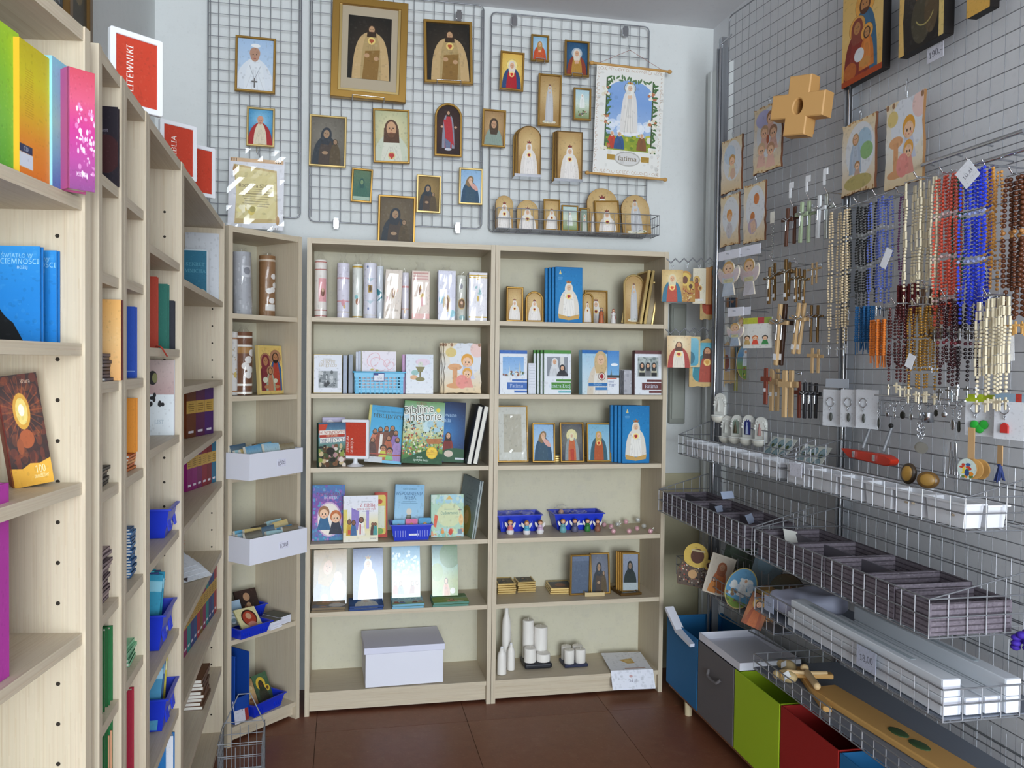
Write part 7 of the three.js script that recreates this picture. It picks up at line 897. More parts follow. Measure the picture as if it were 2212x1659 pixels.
  lean(P(130, 220, (c, hh) => { fill(c, hh, '#bfb4a4'); fig(c, { x: 54, y: hh * 0.3, r: 14, base: hh * 0.92, sp: 30, veil: '#8a4a24', robe: '#b4642c', mantle: '#a8582c', skin: '#9a6a48', hands: false }); fig(c, { x: 36, y: hh * 0.62, r: 8, base: hh * 0.95, sp: 16, robe: '#c47a34', hands: false }); frameLine(c, hh, '#c9c0b0', 9); }, '#4a3020'), 'tilted grey icon card with an orange-brown mother in the far icon basket', 1548, 1284, rectShape(0.1, 0.165), 0.1, 0.165, { name: 'icon_board', cat: 'icon' });
  lean(P(120, 220, (c, hh) => { vgrad(c, hh, '#3a342c', '#5a6a5c', '#4a4034'); disc(c, 40, hh * 0.4, 26, 30, '#6a7a6c'); }, '#231a14'), 'large arched dark icon behind the orange-brown icon', 1590, 1262, archShape(0.15, 0.235), 0.15, 0.235, { name: 'icon_board', cat: 'icon', yaw: -40 });
  lean(P(130, 190, (c, hh) => { fill(c, hh, '#c9b878'); disc(c, 50, hh / 2, 46, hh * 0.46, '#5f9cc4'); blobs(c, 12, 20, hh * 0.3, 80, hh * 0.7, ['#c9d8e4', '#e2e6e4'], 5, 13); c.save(); c.beginPath(); c.ellipse(50, hh / 2, 46, hh * 0.46, 0, 0, 7); c.clip(); rect(c, '#7a9a3c', 0, hh * 0.78, 100, hh * 0.3); blobs(c, 10, 10, hh * 0.6, 50, hh * 0.85, ['#8a6a4c', '#a8a060', '#5a6a3c'], 3, 8); c.restore(); fig(c, { x: 56, y: hh * 0.3, r: 6, base: hh * 0.68, sp: 13, veil: '#e8ecec', robe: '#e0e4e4', hands: false }); }, '#b89a54'), 'oval gold rimmed plate with a blue sky scene tilting in the far icon basket', 1588, 1312, ovalShape(0.115, 0.165), 0.115, 0.165, { name: 'oval_plaque', roll: -22 });
  lean(P(110, 190, (c, hh) => { vgrad(c, hh, '#6a8090', '#7c8c94', '#6a7478'); disc(c, 40, hh * 0.3, 24, 30, '#7a94a4'); disc(c, 20, hh * 0.06, 9, 9, '#c8402c'); }, '#4a4a48'), 'blue-grey rough plaque leaning behind the oval plate', 1648, 1300, deckleShape(0.12, 0.21), 0.12, 0.21, { yaw: -45, roll: -10 });
  lean(P(100, 170, (c, hh) => { vgrad(c, hh, '#7a4a2c', '#a8683c', '#6a3a24'); fig(c, { y: hh * 0.3, r: 16, base: hh, sp: 36, robe: '#a8582c', mantle: '#8a4424', halo: '#c49a4a', hands: false }); }, '#4a2a1a'), 'small red-brown plaque of a figure at the near front of the far icon basket', 1628, 1352, rectShape(0.075, 0.12), 0.075, 0.12, { roll: -20 });
  lean(P(100, 150, (c, hh) => { vgrad(c, hh, '#8a6a3c', '#a8844c', '#7a5430'); fig(c, { y: hh * 0.34, r: 15, base: hh, sp: 34, veil: '#c9a45c', robe: '#a87a44', halo: '#d0b060', hands: false }); }, '#5a3c20'), 'small golden plaque of a veiled figure behind the red-brown plaque', 1650, 1338, archShape(0.085, 0.13), 0.085, 0.13, { yaw: -30 });
  lean(P(130, 150, (c, hh) => { vgrad(c, hh, '#6a5a44', '#5a6458', '#4a4038'); fig(c, { x: 60, y: hh * 0.4, r: 15, base: hh, sp: 32, veil: '#5a4a3a', robe: '#4a4a44', hands: false, skin: '#9a7454' }); }, '#3a2418'), 'arched dim icon at the near end of the far icon basket', 1700, 1332, archShape(0.13, 0.16), 0.13, 0.16, { name: 'icon_board', cat: 'icon', yaw: -45, roll: -4 });
  // carved crucifixes and a wooden board in the lowest basket
  const yl = Y4 + 0.0065;
  { const t = thing('wooden_board', 'long carved wooden board with green painted ornament in the lowest basket', 'board'); part(t, 'plank', rbox(0.62, 0.02, 0.1, 0.005, 0, 0.01, 0), M.pine); for (const x of [0.04, 0.12]) part(t, 'painted_leaf', new THREE.SphereGeometry(0.028, 14, 8).scale(1.3, 0.14, 0.7).translate(x, 0.021, 0.004), mat('#3a5230', 0.6)); put(t, R, xz(1.5), yl, 0.2, 4); }
  { const t = thing('carved_crucifix', 'pale carved wooden crucifix lying on the board in the lowest basket', 'crucifix'); part(t, 'beam', rbox(0.34, 0.018, 0.028, 0.004, 0, 0.009, 0), M.pine); part(t, 'cross_arm', rbox(0.03, 0.016, 0.17, 0.004, -0.07, 0.026, 0), M.pine); part(t, 'corpus', join([new THREE.CapsuleGeometry(0.012, 0.11, 4, 10).rotateZ(Math.PI / 2).translate(0.0, 0.036, 0), new THREE.SphereGeometry(0.014, 12, 8).translate(-0.09, 0.04, 0), rod(V(-0.065, 0.036, -0.065), V(-0.055, 0.036, 0), 0.007, 8), rod(V(-0.055, 0.036, 0), V(-0.065, 0.036, 0.065), 0.007, 8)]), mat('#d8b888', 0.5)); put(t, R, xz(1.18), yl + 0.001, 0.25, -16); }
  for (const [i, [z, d, label]] of [[1.02, 0.24, 'pale carved wooden knob with a white tag at the far end of the lowest basket'], [1.1, 0.29, 'second pale carved wooden knob by the front rail of the lowest basket']].entries()) { const t = thing('carved_figure', label, 'carving'); part(t, 'body', new THREE.SphereGeometry(0.026, 16, 12).scale(1.3, 0.8, 0.9).translate(0, 0.021, 0), mat('#c9b080', 0.55)); part(t, 'head', new THREE.SphereGeometry(0.015, 12, 10).translate(-0.034, 0.018, 0.008), mat('#c9b080', 0.55)); part(t, 'tag', box(0.022, 0.022, 0.001).rotateZ(0.8).rotateX(-0.6).translate(0.012, 0.034, 0.026), M.white); put(t, R, xz(z), yl, d, i * 30); }
}
// ---------------------------------------------------------------- bench with coloured storage cubes under the baskets
{
  const XF = 1.6, yb = 0.068, h = 0.3, dep = 0.27;
  const b = thing('bench', 'low wooden bench on round legs carrying the coloured storage cubes', 'bench'); part(b, 'bench_top', board(dep + 0.012, 0.01, 1.74, 0.006, 0.061, 0), mat('#8a5a3c', 0.6)); for (const z of [-0.68, 0, 0.68]) for (const x of [-0.122, 0.11]) part(b, 'leg', new THREE.CylinderGeometry(0.017, 0.015, 0.056, 16).translate(x, 0.028, z), mat('#d0bf9c', 0.5)); b.position.set(XF + dep / 2 + 0.005, 0.0005, 0.94);
  const cube = (label, z0, z1, hex, o = {}) => { const t = thing('storage_cube', label, 'storage box'), w = z1 - z0 - 0.004, k = 0.006, m = mat(hex, 0.75), H = o.h ?? h; part(t, 'side_wall', join([rbox(k, H, w, 0.0025, -dep / 2 + k / 2, H / 2, 0)]), m); part(t, 'side_wall', rbox(k, H, w, 0.0025, dep / 2 - k / 2, H / 2, 0), m); for (const s of [-1, 1]) part(t, 'side_wall', rbox(dep - 2 * k, H, k, 0.0025, 0, H / 2, s * (w / 2 - k / 2)), m); part(t, 'bottom', box(dep - 2 * k, 0.004, w - 2 * k, 0, 0.003, 0), m); if (o.handle) part(t, 'handle', tube([V(-dep / 2 - 0.001, H * 0.72, -0.055), V(-dep / 2 - 0.012, H * 0.66, -0.04), V(-dep / 2 - 0.014, H * 0.645, 0), V(-dep / 2 - 0.012, H * 0.66, 0.04), V(-dep / 2 - 0.001, H * 0.72, 0.055)], 0.006, 20, 8), m); t.position.set(XF + dep / 2, yb, (z0 + z1) / 2); return t; };
  cube('blue storage cube, farthest on the bench', 0.045, 0.382, '#1c6ca4'); cube('grey fabric storage cube with a handle, second on the bench', 0.386, 0.71, '#6a6668', { handle: true }); cube('lime green storage cube, third on the bench', 0.714, 1.046, '#a9c81c'); cube('red storage cube, fourth on the bench', 1.05, 1.386, '#a01812'); cube('blue storage cube nearest the camera at the lower edge', 1.39, 1.72, '#1c6ca4', { h: 0.298 });
  { const t = thing('box_lid', 'upturned white box lid lying on the grey cube', 'lid'), w = 0.36, d = 0.25, hh = 0.032, k = 0.003; part(t, 'lid_panel', box(d, k, w, 0, k / 2, 0), M.card); for (const s of [-1, 1]) { part(t, 'lid_edge', box(k, hh, w, s * (d / 2 - k / 2), hh / 2, 0), M.card); part(t, 'lid_edge', box(d - 2 * k, hh, k, 0, hh / 2, s * (w / 2 - k / 2)), M.card); } t.position.set(XF + 0.125, yb + h + 0.004, 0.575); t.rotation.set(0, 0, 0); }
  { const t = thing('corner_protector', 'white card corner strip leaning over the front edge of the blue cube', 'packaging'); const a = onX(1445, 1318, XF - 0.02), c = onX(1468, 1368, XF - 0.01), e = onX(1500, 1400, XF); const seg = (p, q) => { const g = new THREE.BoxGeometry(0.04, 0.014, p.distanceTo(q)); g.lookAt(q.clone().sub(p)); const m = p.clone().add(q).multiplyScalar(0.5); return g.translate(m.x, m.y + 0.012, m.z); }; part(t, 'upper_strip', seg(a, c), M.card); part(t, 'lower_strip', seg(c, e), mat('#dcdfea', 0.6)); }
}

// ---------------------------------------------------------------- what hangs on the right wall
{
  // a plaque seen between its top left and bottom right corners on one of the grids
  const onGrid = (face, tl, br, d) => { const a = face.at(tl[0], tl[1], d), b = face.at(br[0], br[1], d); return { x: (a.x + b.x) / 2, w: b.x - a.x, y: b.y, h: a.y - b.y }; };
  const hangP = (face, tl, br, d, label, pr, o = {}) => { const f = onGrid(face, tl, br, d + (o.d ?? 0.009)), w = f.w, h = f.h, t = plaque({ name: o.name ?? 'parchment_plaque', cat: o.cat, label, w, h, d: o.d ?? 0.009, shape: o.shape?.(w, h) ?? deckleShape(w, h), print: pr, ring: o.ring ?? 0.035, gloss: o.gloss }); return put(t, face, f.x, f.y, d, 0, o.lean ?? 0); };
  const parch = (draw) => P(150, 210, (c, hh) => { vgrad(c, hh, '#e3cfa8', '#e2ddd6', '#dcc196'); disc(c, 55, hh * 0.42, 42, hh * 0.36, '#dcdfe4'); draw(c, hh); blobs(c, 24, 0, 0, 100, 6, ['#c49a64', '#a87a4a'], 1, 3); blobs(c, 24, 0, hh - 7, 100, hh, ['#c49a64', '#a87a4a'], 1, 3); }, '#6a3f24');
  hangP(RF, [1559, 308], [1601, 408], 0.012, 'small parchment plaque with a pale angel, farthest in the upper row', parch((c, hh) => { disc(c, 42, hh * 0.3, 26, 24, '#c4d4e4'); kid(c, 54, hh * 0.42, 13, '#c99a5c', '#e2cfa8'); disc(c, 58, hh * 0.66, 12, 14, '#d8b49c'); }));
  hangP(RF, [1629, 240], [1687, 359], 0.012, 'parchment plaque of praying children half behind the wooden cross', parch((c, hh) => { disc(c, 36, hh * 0.2, 26, 18, '#b4b4dc'); for (const [x, y, k] of [[60, 0.22, '#a8744c'], [40, 0.4, '#c9a07c'], [70, 0.44, '#a87a5c'], [30, 0.64, '#d8b894'], [62, 0.68, '#c49474']]) kid(c, x, hh * y, 12, k, '#e0b4a4'); disc(c, 52, hh * 0.52, 5, 9, '#b85c34'); }));
  hangP(R, [1820, 274], [1889, 405], 0.014, 'parchment plaque with a guardian figure in blue, left beside the uprights', parch((c, hh) => { disc(c, 66, hh * 0.34, 22, 26, '#a8c4d8'); disc(c, 74, hh * 0.46, 18, 16, '#8fb87c'); fig(c, { x: 42, y: hh * 0.26, r: 9, base: hh * 0.72, sp: 18, robe: '#b8c4d4', mantle: '#a8b8cc', hair: '#b48a5c', hands: false }); kid(c, 48, hh * 0.62, 7, '#a87a4c', '#c4a08c'); disc(c, 50, hh * 0.84, 40, 14, '#b8a868'); }));
  hangP(R, [1914, 230], [1992, 388], 0.014, 'large parchment plaque of a child and baby above the rosaries', PR.baby, { ring: 0.06 });
  hangP(RF, [1557, 427], [1595, 526], 0.012, 'faded parchment plaque with one small head, farthest in the lower row', parch((c, hh) => { disc(c, 50, hh * 0.4, 14, 15, '#d8944c'); disc(c, 52, hh * 0.46, 10, 11, '#e4b48c'); disc(c, 50, hh * 0.7, 16, 22, '#c9c4c8'); }));
  hangP(RF, [1607, 403], [1651, 518], 0.012, 'parchment plaque with two small heads, right in the lower row', parch((c, hh) => { disc(c, 60, hh * 0.28, 12, 13, '#d8844c'); disc(c, 44, hh * 0.56, 10, 11, '#c47a44'); disc(c, 44, hh * 0.72, 20, 18, '#b8a4b4'); poly(c, '#d8b49c', 34, hh * 0.66, 54, hh * 0.6, 62, hh * 0.8, 40, hh * 0.84); }));
  // thick icon boards at the top
  hangP(R, [1822, -8], [1905, 146], 0.006, 'thick golden icon board of a family with haloes at the top right', P(200, 340, (c, hh) => { vgrad(c, hh, '#dcb468', '#e0bc74', '#d8a44c'); for (const [x, y, r, robe, mn, o] of [[56, 0.24, 13, '#3f6a8c', '#3a6484', { beard: '#5a3a24', hair: '#5a3420' }], [38, 0.44, 11, '#8a2f24', '#7c2a22', { veil: '#8a4434' }]]) fig(c, { x, y: hh * y, r, base: hh * 0.94, sp: 32, robe, mantle: mn, halo: 'rgba(226,160,72,.9)', hr: 1.8, skin: '#b8804c', hands: false, ...o }); fig(c, { x: 62, y: hh * 0.54, r: 8, base: hh * 0.9, sp: 18, robe: '#d8843c', mantle: '#c9742f', halo: '#e0a04a', hr: 1.8, skin: '#c08a54', hands: false }); disc(c, 44, hh * 0.73, 12, 12, '#d8dce0'); disc(c, 58, hh * 0.83, 14, 8, '#c98a44'); disc(c, 22, hh * 0.86, 16, 16, '#b8642c'); rect(c, '#a8441c', 0, hh * 0.93, 100, 30); }, '#171210'), { name: 'icon_board', cat: 'icon', d: 0.03, shape: (w, h) => rectShape(w, h, 0.004), ring: 0, gloss: true });
  hangP(R, [1944, -20], [2041, 72], 0.006, 'thick dark icon board cut off by the upper edge', P(200, 200, (c, hh) => { vgrad(c, hh, '#3c3630', '#2c2722', '#241f1c'); poly(c, '#dcb468', -2, -2, 14, -2, 10, hh * 0.5, 14, hh + 4, -2, hh + 4); rect(c, '#dcc078', 86, -2, 10, hh); for (const [x, y] of [[46, 0.3], [66, 0.2]]) disc(c, x, hh * y, 8, 11, '#a0623c'); disc(c, 50, hh * 0.6, 22, 34, '#4a4434'); disc(c, 70, hh * 0.56, 14, 30, '#5a4a34'); c.strokeStyle = '#a89a5c'; c.lineWidth = 2; c.beginPath(); c.arc(56, hh * 0.5, 20, 0.4, 2.6); c.stroke(); }, '#171210'), { name: 'icon_board', cat: 'icon', d: 0.03, shape: (w, h) => rectShape(w, h, 0.004), ring: 0, gloss: true });
  hangP(R, [2090, -60], [2138, 14], 0.006, 'corner of a third icon board at the very top right', P(100, 160, (c, hh) => { vgrad(c, hh, '#d8ac5c', '#d8a850'); }, '#171210'), { name: 'icon_board', cat: 'icon', d: 0.03, shape: (w, h) => rectShape(w, h, 0.004), ring: 0, gloss: true });
  // large cross of pale wood with a hole
  {
    const d = 0.13, c0 = RF.at(1726, 233, d), a = 0.043, s = new THREE.Shape(), L0 = 0.104, pts = [[-a, L0], [-a, a], [-L0, a], [-L0, -a], [-a, -a], [-a, -L0], [a, -L0], [a, -a], [L0, -a], [L0, a], [a, a], [a, L0]]; s.moveTo(...pts[0]); for (const p of pts.slice(1)) s.lineTo(...p); s.closePath(); const h = new THREE.Path(); h.absellipse(0.004, -0.004, 0.018, 0.027, 0, Math.PI * 2, true); s.holes.push(h);
    const t = thing('wooden_cross', 'thick equal-armed cross of pale wood with an oval hole, jutting from the far grid', 'cross'), wood = new THREE.MeshStandardMaterial({ color: '#c89a5e', roughness: 0.55 }); part(t, 'cross', extrude(s, 0.062, 0.004), wood); part(t, 'back_step', extrude((() => { const q = new THREE.Shape(); const b = 0.034, l = 0.088; [[-b, l], [-b, b], [-l, b], [-l, -b], [-b, -b], [-b, -l], [b, -l], [b, -b], [l, -b], [l, b], [b, b], [b, l]].forEach((p, i) => (i ? q.lineTo(...p) : q.moveTo(...p))); q.closePath(); return q; })(), 0.02, 0.003).translate(0, 0, -0.019), mat('#b8844a', 0.6)); part(t, 'hook', rod(V(0, 0.012, 0.02), V(0, 0.03, -d + 0.004), 0.002), M.chrome); put(t, RF, c0.x, c0.y, d - 0.03, 22, 0, -7);
  }
  // single hooks with pairs of slim metal and enamel crosses
  const crossGeo = (w, h, k, d) => join([rbox(k, h, d, d * 0.3, 0, -h / 2, 0), rbox(w, k, d * 0.98, d * 0.3, 0, -h * 0.3, 0)]);
  const corpus = (h) => join([new THREE.CapsuleGeometry(h * 0.022, h * 0.24, 3, 8).translate(0, -h * 0.46, 0), new THREE.SphereGeometry(h * 0.03, 10, 8).translate(0, -h * 0.27, h * 0.008), rod(V(-h * 0.17, -h * 0.27, 0), V(0, -h * 0.33, 0), h * 0.014, 6), rod(V(h * 0.17, -h * 0.27, 0), V(0, -h * 0.33, 0), h * 0.014, 6)]);
  const crossOn = (face, px, pyt, pyb, d, label, m, o = {}) => { const a = face.at(px, pyt, d), b = face.at(px + (o.dx ?? 0), pyb, d), h = a.y - b.y, t = thing('crucifix', label, 'crucifix', o.group); part(t, 'cross', crossGeo(h * (o.arm ?? 0.46), h, h * (o.k ?? 0.09), Math.max(0.005, h * 0.06)), m); if (o.corpus !== false) part(t, 'corpus', corpus(h).translate(0, 0, h * 0.045), o.cm ?? M.chrome); if (o.tag) part(t, 'price_tag', box(h * 0.08, h * 0.1, 0.001, 0, -h * (o.tagY ?? 0.86), h * 0.04), M.white); put(t, face, a.x, a.y, d, o.yaw ?? 2, 0, o.roll ?? 0); return t; };
  const hook = (face, px, py, d, label, o = {}) => { const p = face.at(px, py, d), t = thing('peg_hook', label, 'hook'); part(t, 'arm', wirePath([V(0, 0, -d + 0.002), V(0, 0, 0), V(0, 0.018, 0.012)], o.r ?? 0.002), M.chrome); part(t, 'back_clip', rbox(0.03, 0.012, 0.005, 0.001, 0, 0, -d + 0.004), M.chrome); if (o.tag) part(t, 'price_clip', join([box(0.012, 0.05, 0.002, 0, 0.05, 0.012), box(0.024, 0.022, 0.002, 0.008, 0.07, 0.013)]), M.white); return put(t, face, p.x, p.y, d); };
  const bronze = mat('#7a5c34', 0.4, 0.6), brown = mat('#5a3524', 0.5), silver = mat('#b8bab4', 0.25, 0.8), mint = mat('#aebf9c', 0.4), whiteE = mat('#dfe2e4', 0.35), lightW = mat('#c7a678', 0.55), darkW = mat('#3c2418', 0.5), black = mat('#1d1c22', 0.45), redW = mat('#7a3420', 0.5);
  [[1712, 425, [[1702, 450, 532, 'brown silver-bodied crucifix, left on the first clip hook', brown], [1717, 446, 526, 'brown silver-bodied crucifix, right on the first clip hook', brown]]], [1748, 412, [[1733, 436, 524, 'mint green crucifix, left on the second clip hook', mint], [1748, 434, 524, 'mint green crucifix, right on the second clip hook', mint]]], [1786, 398, [[1771, 422, 514, 'white enamel crucifix, left on the third clip hook', whiteE], [1786, 418, 516, 'silver crucifix, right on the third clip hook', silver]]]].forEach(([hx, hy, cs], i) => { hook(RF, hx, hy + 18, 0.085, ['peg hook with a white clip over the brown crucifixes', 'peg hook with a white clip over the mint crucifixes', 'peg hook with a white clip over the white crucifixes'][i], { tag: true }); cs.forEach(([x, t, b, label, m], j) => crossOn(RF, x, t, b, 0.07 - j * 0.015, label, m, { roll: j ? 0 : -3, k: 0.1 })); });
  { const p = RF.at(1670, 470, 0.03), t = thing('chain_rosary', 'thin silver chain rosary with a cream tag on the far grid', 'rosary'), s = []; for (let i = 0; i < 22; i++) s.push(new THREE.IcosahedronGeometry(0.0032, 1).translate(Math.sin(i * 1.9) * 0.004 + (i % 2 ? 0.006 : -0.006) * (1 - i / 22), -0.02 - i * 0.0075, 0)); part(t, 'beads', join(s), silver, 'stuff'); part(t, 'tag', box(0.026, 0.045, 0.001, 0, 0.0, 0.004), M.paper); part(t, 'cross', crossGeo(0.016, 0.03, 0.004, 0.003).translate(0, -0.185, 0), silver); put(t, RF, p.x, p.y, 0.03); }
  // bronze crosses, second row
  [[1663, 577, 657], [1674, 568, 650], [1698, 560, 650], [1706, 566, 640], [1720, 578, 653], [1727, 580, 648], [1738, 582, 655]].forEach(([x, t, b], i) => crossOn(RF, x, t, b, 0.1 - (i % 2) * 0.035, `bronze crucifix with a price sticker in the middle row, ${['farthest', 'second from the far end', 'third from the far end', 'fourth from the far end', 'fifth from the far end', 'sixth from the far end', 'nearest'][i]}`, bronze, { tag: true, cm: silver, k: 0.08, roll: (i % 3) - 1 }));
  hook(RF, 1668, 563, 0.1, 'peg hook holding the farther bronze crucifixes'); hook(RF, 1722, 570, 0.1, 'peg hook holding the nearer bronze crucifixes');
  crossOn(RF, 1755, 568, 615, 0.06, 'small olive wooden cross, left of the close pair', lightW, { corpus: true, arm: 0.7 }); crossOn(RF, 1764, 566, 612, 0.05, 'small olive wooden cross, right of the close pair', lightW, { corpus: true, arm: 0.7 });
  // large wooden crosses, third row
  crossOn(RF, 1686, 656, 790, 0.1, 'long pale wooden crucifix, left of the tall dark one', lightW, { tag: true, k: 0.075, roll: -5 }); crossOn(RF, 1697, 656, 790, 0.085, 'long dark wooden crucifix beside the pale one', darkW, { tag: true, k: 0.075, roll: -5 });
  crossOn(RF, 1727, 654, 766, 0.1, 'slanting pale wooden crucifix, left of the second pair', lightW, { tag: true, k: 0.08, roll: -9 }); crossOn(RF, 1738, 654, 766, 0.085, 'slanting pale wooden crucifix, right of the second pair', lightW, { tag: true, k: 0.08, roll: -9 });
  crossOn(RF, 1753, 659, 739, 0.08, 'thin black and gold crucifix, left of two under the olive pair', bronze, { k: 0.07, arm: 0.4 }); crossOn(RF, 1767, 659, 740, 0.07, 'thin black and gold crucifix, right of two under the olive pair', bronze, { k: 0.07, arm: 0.4 });
  crossOn(RF, 1755, 752, 806, 0.07, 'small light wooden cross, left of the short pair', lightW, { arm: 0.62, corpus: false, k: 0.14 }); crossOn(RF, 1768, 754, 806, 0.06, 'small light wooden cross, right of the short pair', lightW, { arm: 0.62, corpus: false, k: 0.14 });
  hook(RF, 1690, 690, 0.11, 'peg hook holding the long wooden crucifixes'); hook(RF, 1750, 686, 0.1, 'peg hook holding the thin black and gold crucifixes');
  // bunch of small wooden crosses over the holy water fonts
  [[1655, 795, 874, redW, 'reddish wooden cross, farthest in the low bunch'], [1668, 797, 888, lightW, 'honey wooden cross, second in the low bunch'], [1680, 797, 888, lightW, 'honey wooden cross with stickers, third in the low bunch'], [1696, 800, 902, lightW, 'honey wooden cross, fourth in the low bunch'], [1710, 800, 902, lightW, 'honey wooden cross, fifth in the low bunch'], [1727, 824, 903, redW, 'dark red wooden cross beside the black ones'], [1739, 826, 904, black, 'black cross with a white inlay, left of three black ones'], [1751, 826, 904, black, 'black cross, middle of three black ones'], [1763, 828, 904, black, 'black cross, rightmost of three black ones']].forEach(([x, t, b, m, label], i) => crossOn(RF, x, t, b, 0.12 - (i % 3) * 0.032, label, m, { corpus: i > 5, tag: i < 3, tagY: 0.6, k: i < 5 ? 0.13 : 0.11, arm: 0.42 }));
  hook(RF, 1676, 806, 0.11, 'peg hook holding the honey wooden crosses'); hook(RF, 1745, 832, 0.11, 'peg hook holding the black crosses');
  // bagged angels on header cards
  const angelShape = (w, h) => { const s = new THREE.Shape(), X = (v) => v * w, Y = (v) => v * h; s.moveTo(X(-0.3), 0); s.lineTo(X(0.32), Y(0.02)); s.lineTo(X(0.22), Y(0.34)); s.bezierCurveTo(X(0.55), Y(0.4), X(0.6), Y(0.7), X(0.46), Y(0.78)); s.lineTo(X(0.28), Y(0.66)); s.bezierCurveTo(X(0.34), Y(1.02), X(-0.34), Y(1.02), X(-0.28), Y(0.66)); s.lineTo(X(-0.46), Y(0.78)); s.bezierCurveTo(X(-0.6), Y(0.7), X(-0.5), Y(0.4), X(-0.22), Y(0.34)); s.closePath(); return s; };
  const angelPr = (a) => P(120, 190, (c, hh) => { fill(c, hh, '#e2dcd4'); disc(c, 12, hh * 0.42, 20, 26, '#d8c8cc'); disc(c, 88, hh * 0.42, 20, 26, '#d8c8cc'); poly(c, a, 24, hh * 0.4, 76, hh * 0.4, 86, hh, 14, hh); rect(c, '#e0dcae', 28, hh * 0.5, 44, 18); lines(c, 34, hh * 0.53, 30, 2, 5, '#a89a6a'); disc(c, 50, hh * 0.19, 27, 29, '#d8a85c'); disc(c, 50, hh * 0.22, 21, 23, '#f0c8a4'); disc(c, 41, hh * 0.22, 2.4, 3.4, '#3a2a20'); disc(c, 59, hh * 0.22, 2.4, 3.4, '#3a2a20'); disc(c, 50, hh * 0.29, 4, 2, '#c87a6a'); disc(c, 50, hh * 0.42, 26, 12, '#dcc4c8'); }, '#d8ccb8');
  const bagged = (face, hd, ag, d, label, pr, yaw = 0) => { const f = fit(face, hd, d), g = fit(face, ag, d), t = thing('carded_angel', label, 'ornament'); part(t, 'header_card', rbox(f.w, f.h, 0.002, 0.0008, 0, f.y + f.h / 2 - g.y, 0), M.card); part(t, 'angel', printShape(angelShape(g.w * 0.95, g.h), 0.006, pr).translate(0, 0, -0.003), matte(pr)); const q = new THREE.PlaneGeometry(f.w, f.y - g.y + 0.01, 5, 8), p = q.attributes.position; for (let i = 0; i < p.count; i++) p.setZ(i, rr(-0.002, 0.004)); const n = q.toNonIndexed(); n.computeVertexNormals(); part(t, 'clear_bag', n.translate(0, (f.y - g.y) / 2 - 0.004, 0.01), M.cello); part(t, 'hook', rod(V(0, f.y - g.y + f.h * 0.6, 0.012), V(0, f.y - g.y + f.h * 0.6, -d + 0.004), 0.002), M.chrome); return put(t, face, g.x, g.y, d, yaw); };
  bagged(RF, [1552, 541, 1598, 560], [1552, 559, 1597, 640], 0.16, 'bagged angel ornament with a message plate, front on the upper card', angelPr('#c4d0e0')); bagged(RF, [1597, 530, 1642, 552], [1598, 552, 1640, 638], 0.1, 'bagged angel ornament, rear one half faded by its bag', angelPr('#d8d4dc'));
  bagged(RF, [1563, 665, 1597, 684], [1571, 694, 1606, 748], 0.16, 'small bagged angel ornament in pale blue, front on the lower card', angelPr('#a8bcd4')); bagged(RF, [1596, 663, 1631, 680], [1592, 682, 1614, 742], 0.12, 'small bagged angel ornament in white, rear on the lower card', angelPr('#dcd8d8'));
  { const pr = P(180, 230, (c, hh) => { fill(c, hh, '#dcdcd8'); rect(c, '#b4b82c', 0, 0, 52, 26); rect(c, '#b02c34', 52, 0, 22, 26); rect(c, '#8aa03c', 74, 0, 26, 26); for (const [x, k, h] of [[16, '#c9a86a', '#3a2c20'], [44, '#e0503c', '#c8642c'], [78, '#3c8a4c', '#2c241c']]) kid(c, x, hh * 0.66, 9, h, k); }, '#d4d4d0'), f = fit(RF, [1614, 686, 1662, 752], 0.11); put(plaque({ name: 'carded_figures', cat: 'ornament', label: 'card with three small coloured figures under a lime and red header', w: f.w, h: f.h, d: 0.006, shape: rectShape(f.w, f.h, 0.002), print: pr, coat: true }), RF, f.x, f.y, 0.11, 12); }
  // zigzag display arms at the corner with pictures on them
  const zig = (a, b, label) => { const p = onPlane(a[0], a[1], V(0, 0, 0.09), V(0, 0, 1)), q = onPlane(b[0], b[1], V(0, 0, 0.09), V(0, 0, 1)), pts = []; for (let i = 0; i <= 12; i++) pts.push(V((q.x - p.x) * i / 12, (q.y - p.y) * i / 12 + (i % 2 ? -0.013 : 0.006), 0)); const t = thing('zigzag_hook', label, 'hook'); part(t, 'zigzag_wire', wirePath(pts, 0.0026), M.wire); t.position.copy(p); return t; };
  zig([1440, 562], [1552, 559], 'upper zigzag wire arm reaching from the right wall over the bookcase corner'); zig([1438, 715], [1560, 707], 'lower zigzag wire arm reaching from the right wall over the bookcase corner');
  const arm = (r, z, label, pr, o = {}) => { const p = V(0, 0, z), n = V(0, 0, 1), ym = (r[1] + r[3]) / 2, a = onPlane(r[0], ym, p, n), b = onPlane(r[2], ym, p, n), tp = onPlane((r[0] + r[2]) / 2, r[1], p, n), bt = onPlane((r[0] + r[2]) / 2, r[3], p, n), w = b.x - a.x, h = tp.y - bt.y, t = plaque({ name: o.name ?? 'hanging_picture', cat: o.cat ?? 'picture', label, w, h, d: o.d ?? 0.007, shape: o.shape?.(w, h) ?? rectShape(w, h, 0.004), print: pr, gloss: true, ring: 0.014 }); t.position.set((a.x + b.x) / 2, bt.y, z); t.rotation.y = rad(o.yaw ?? -14); return t; };
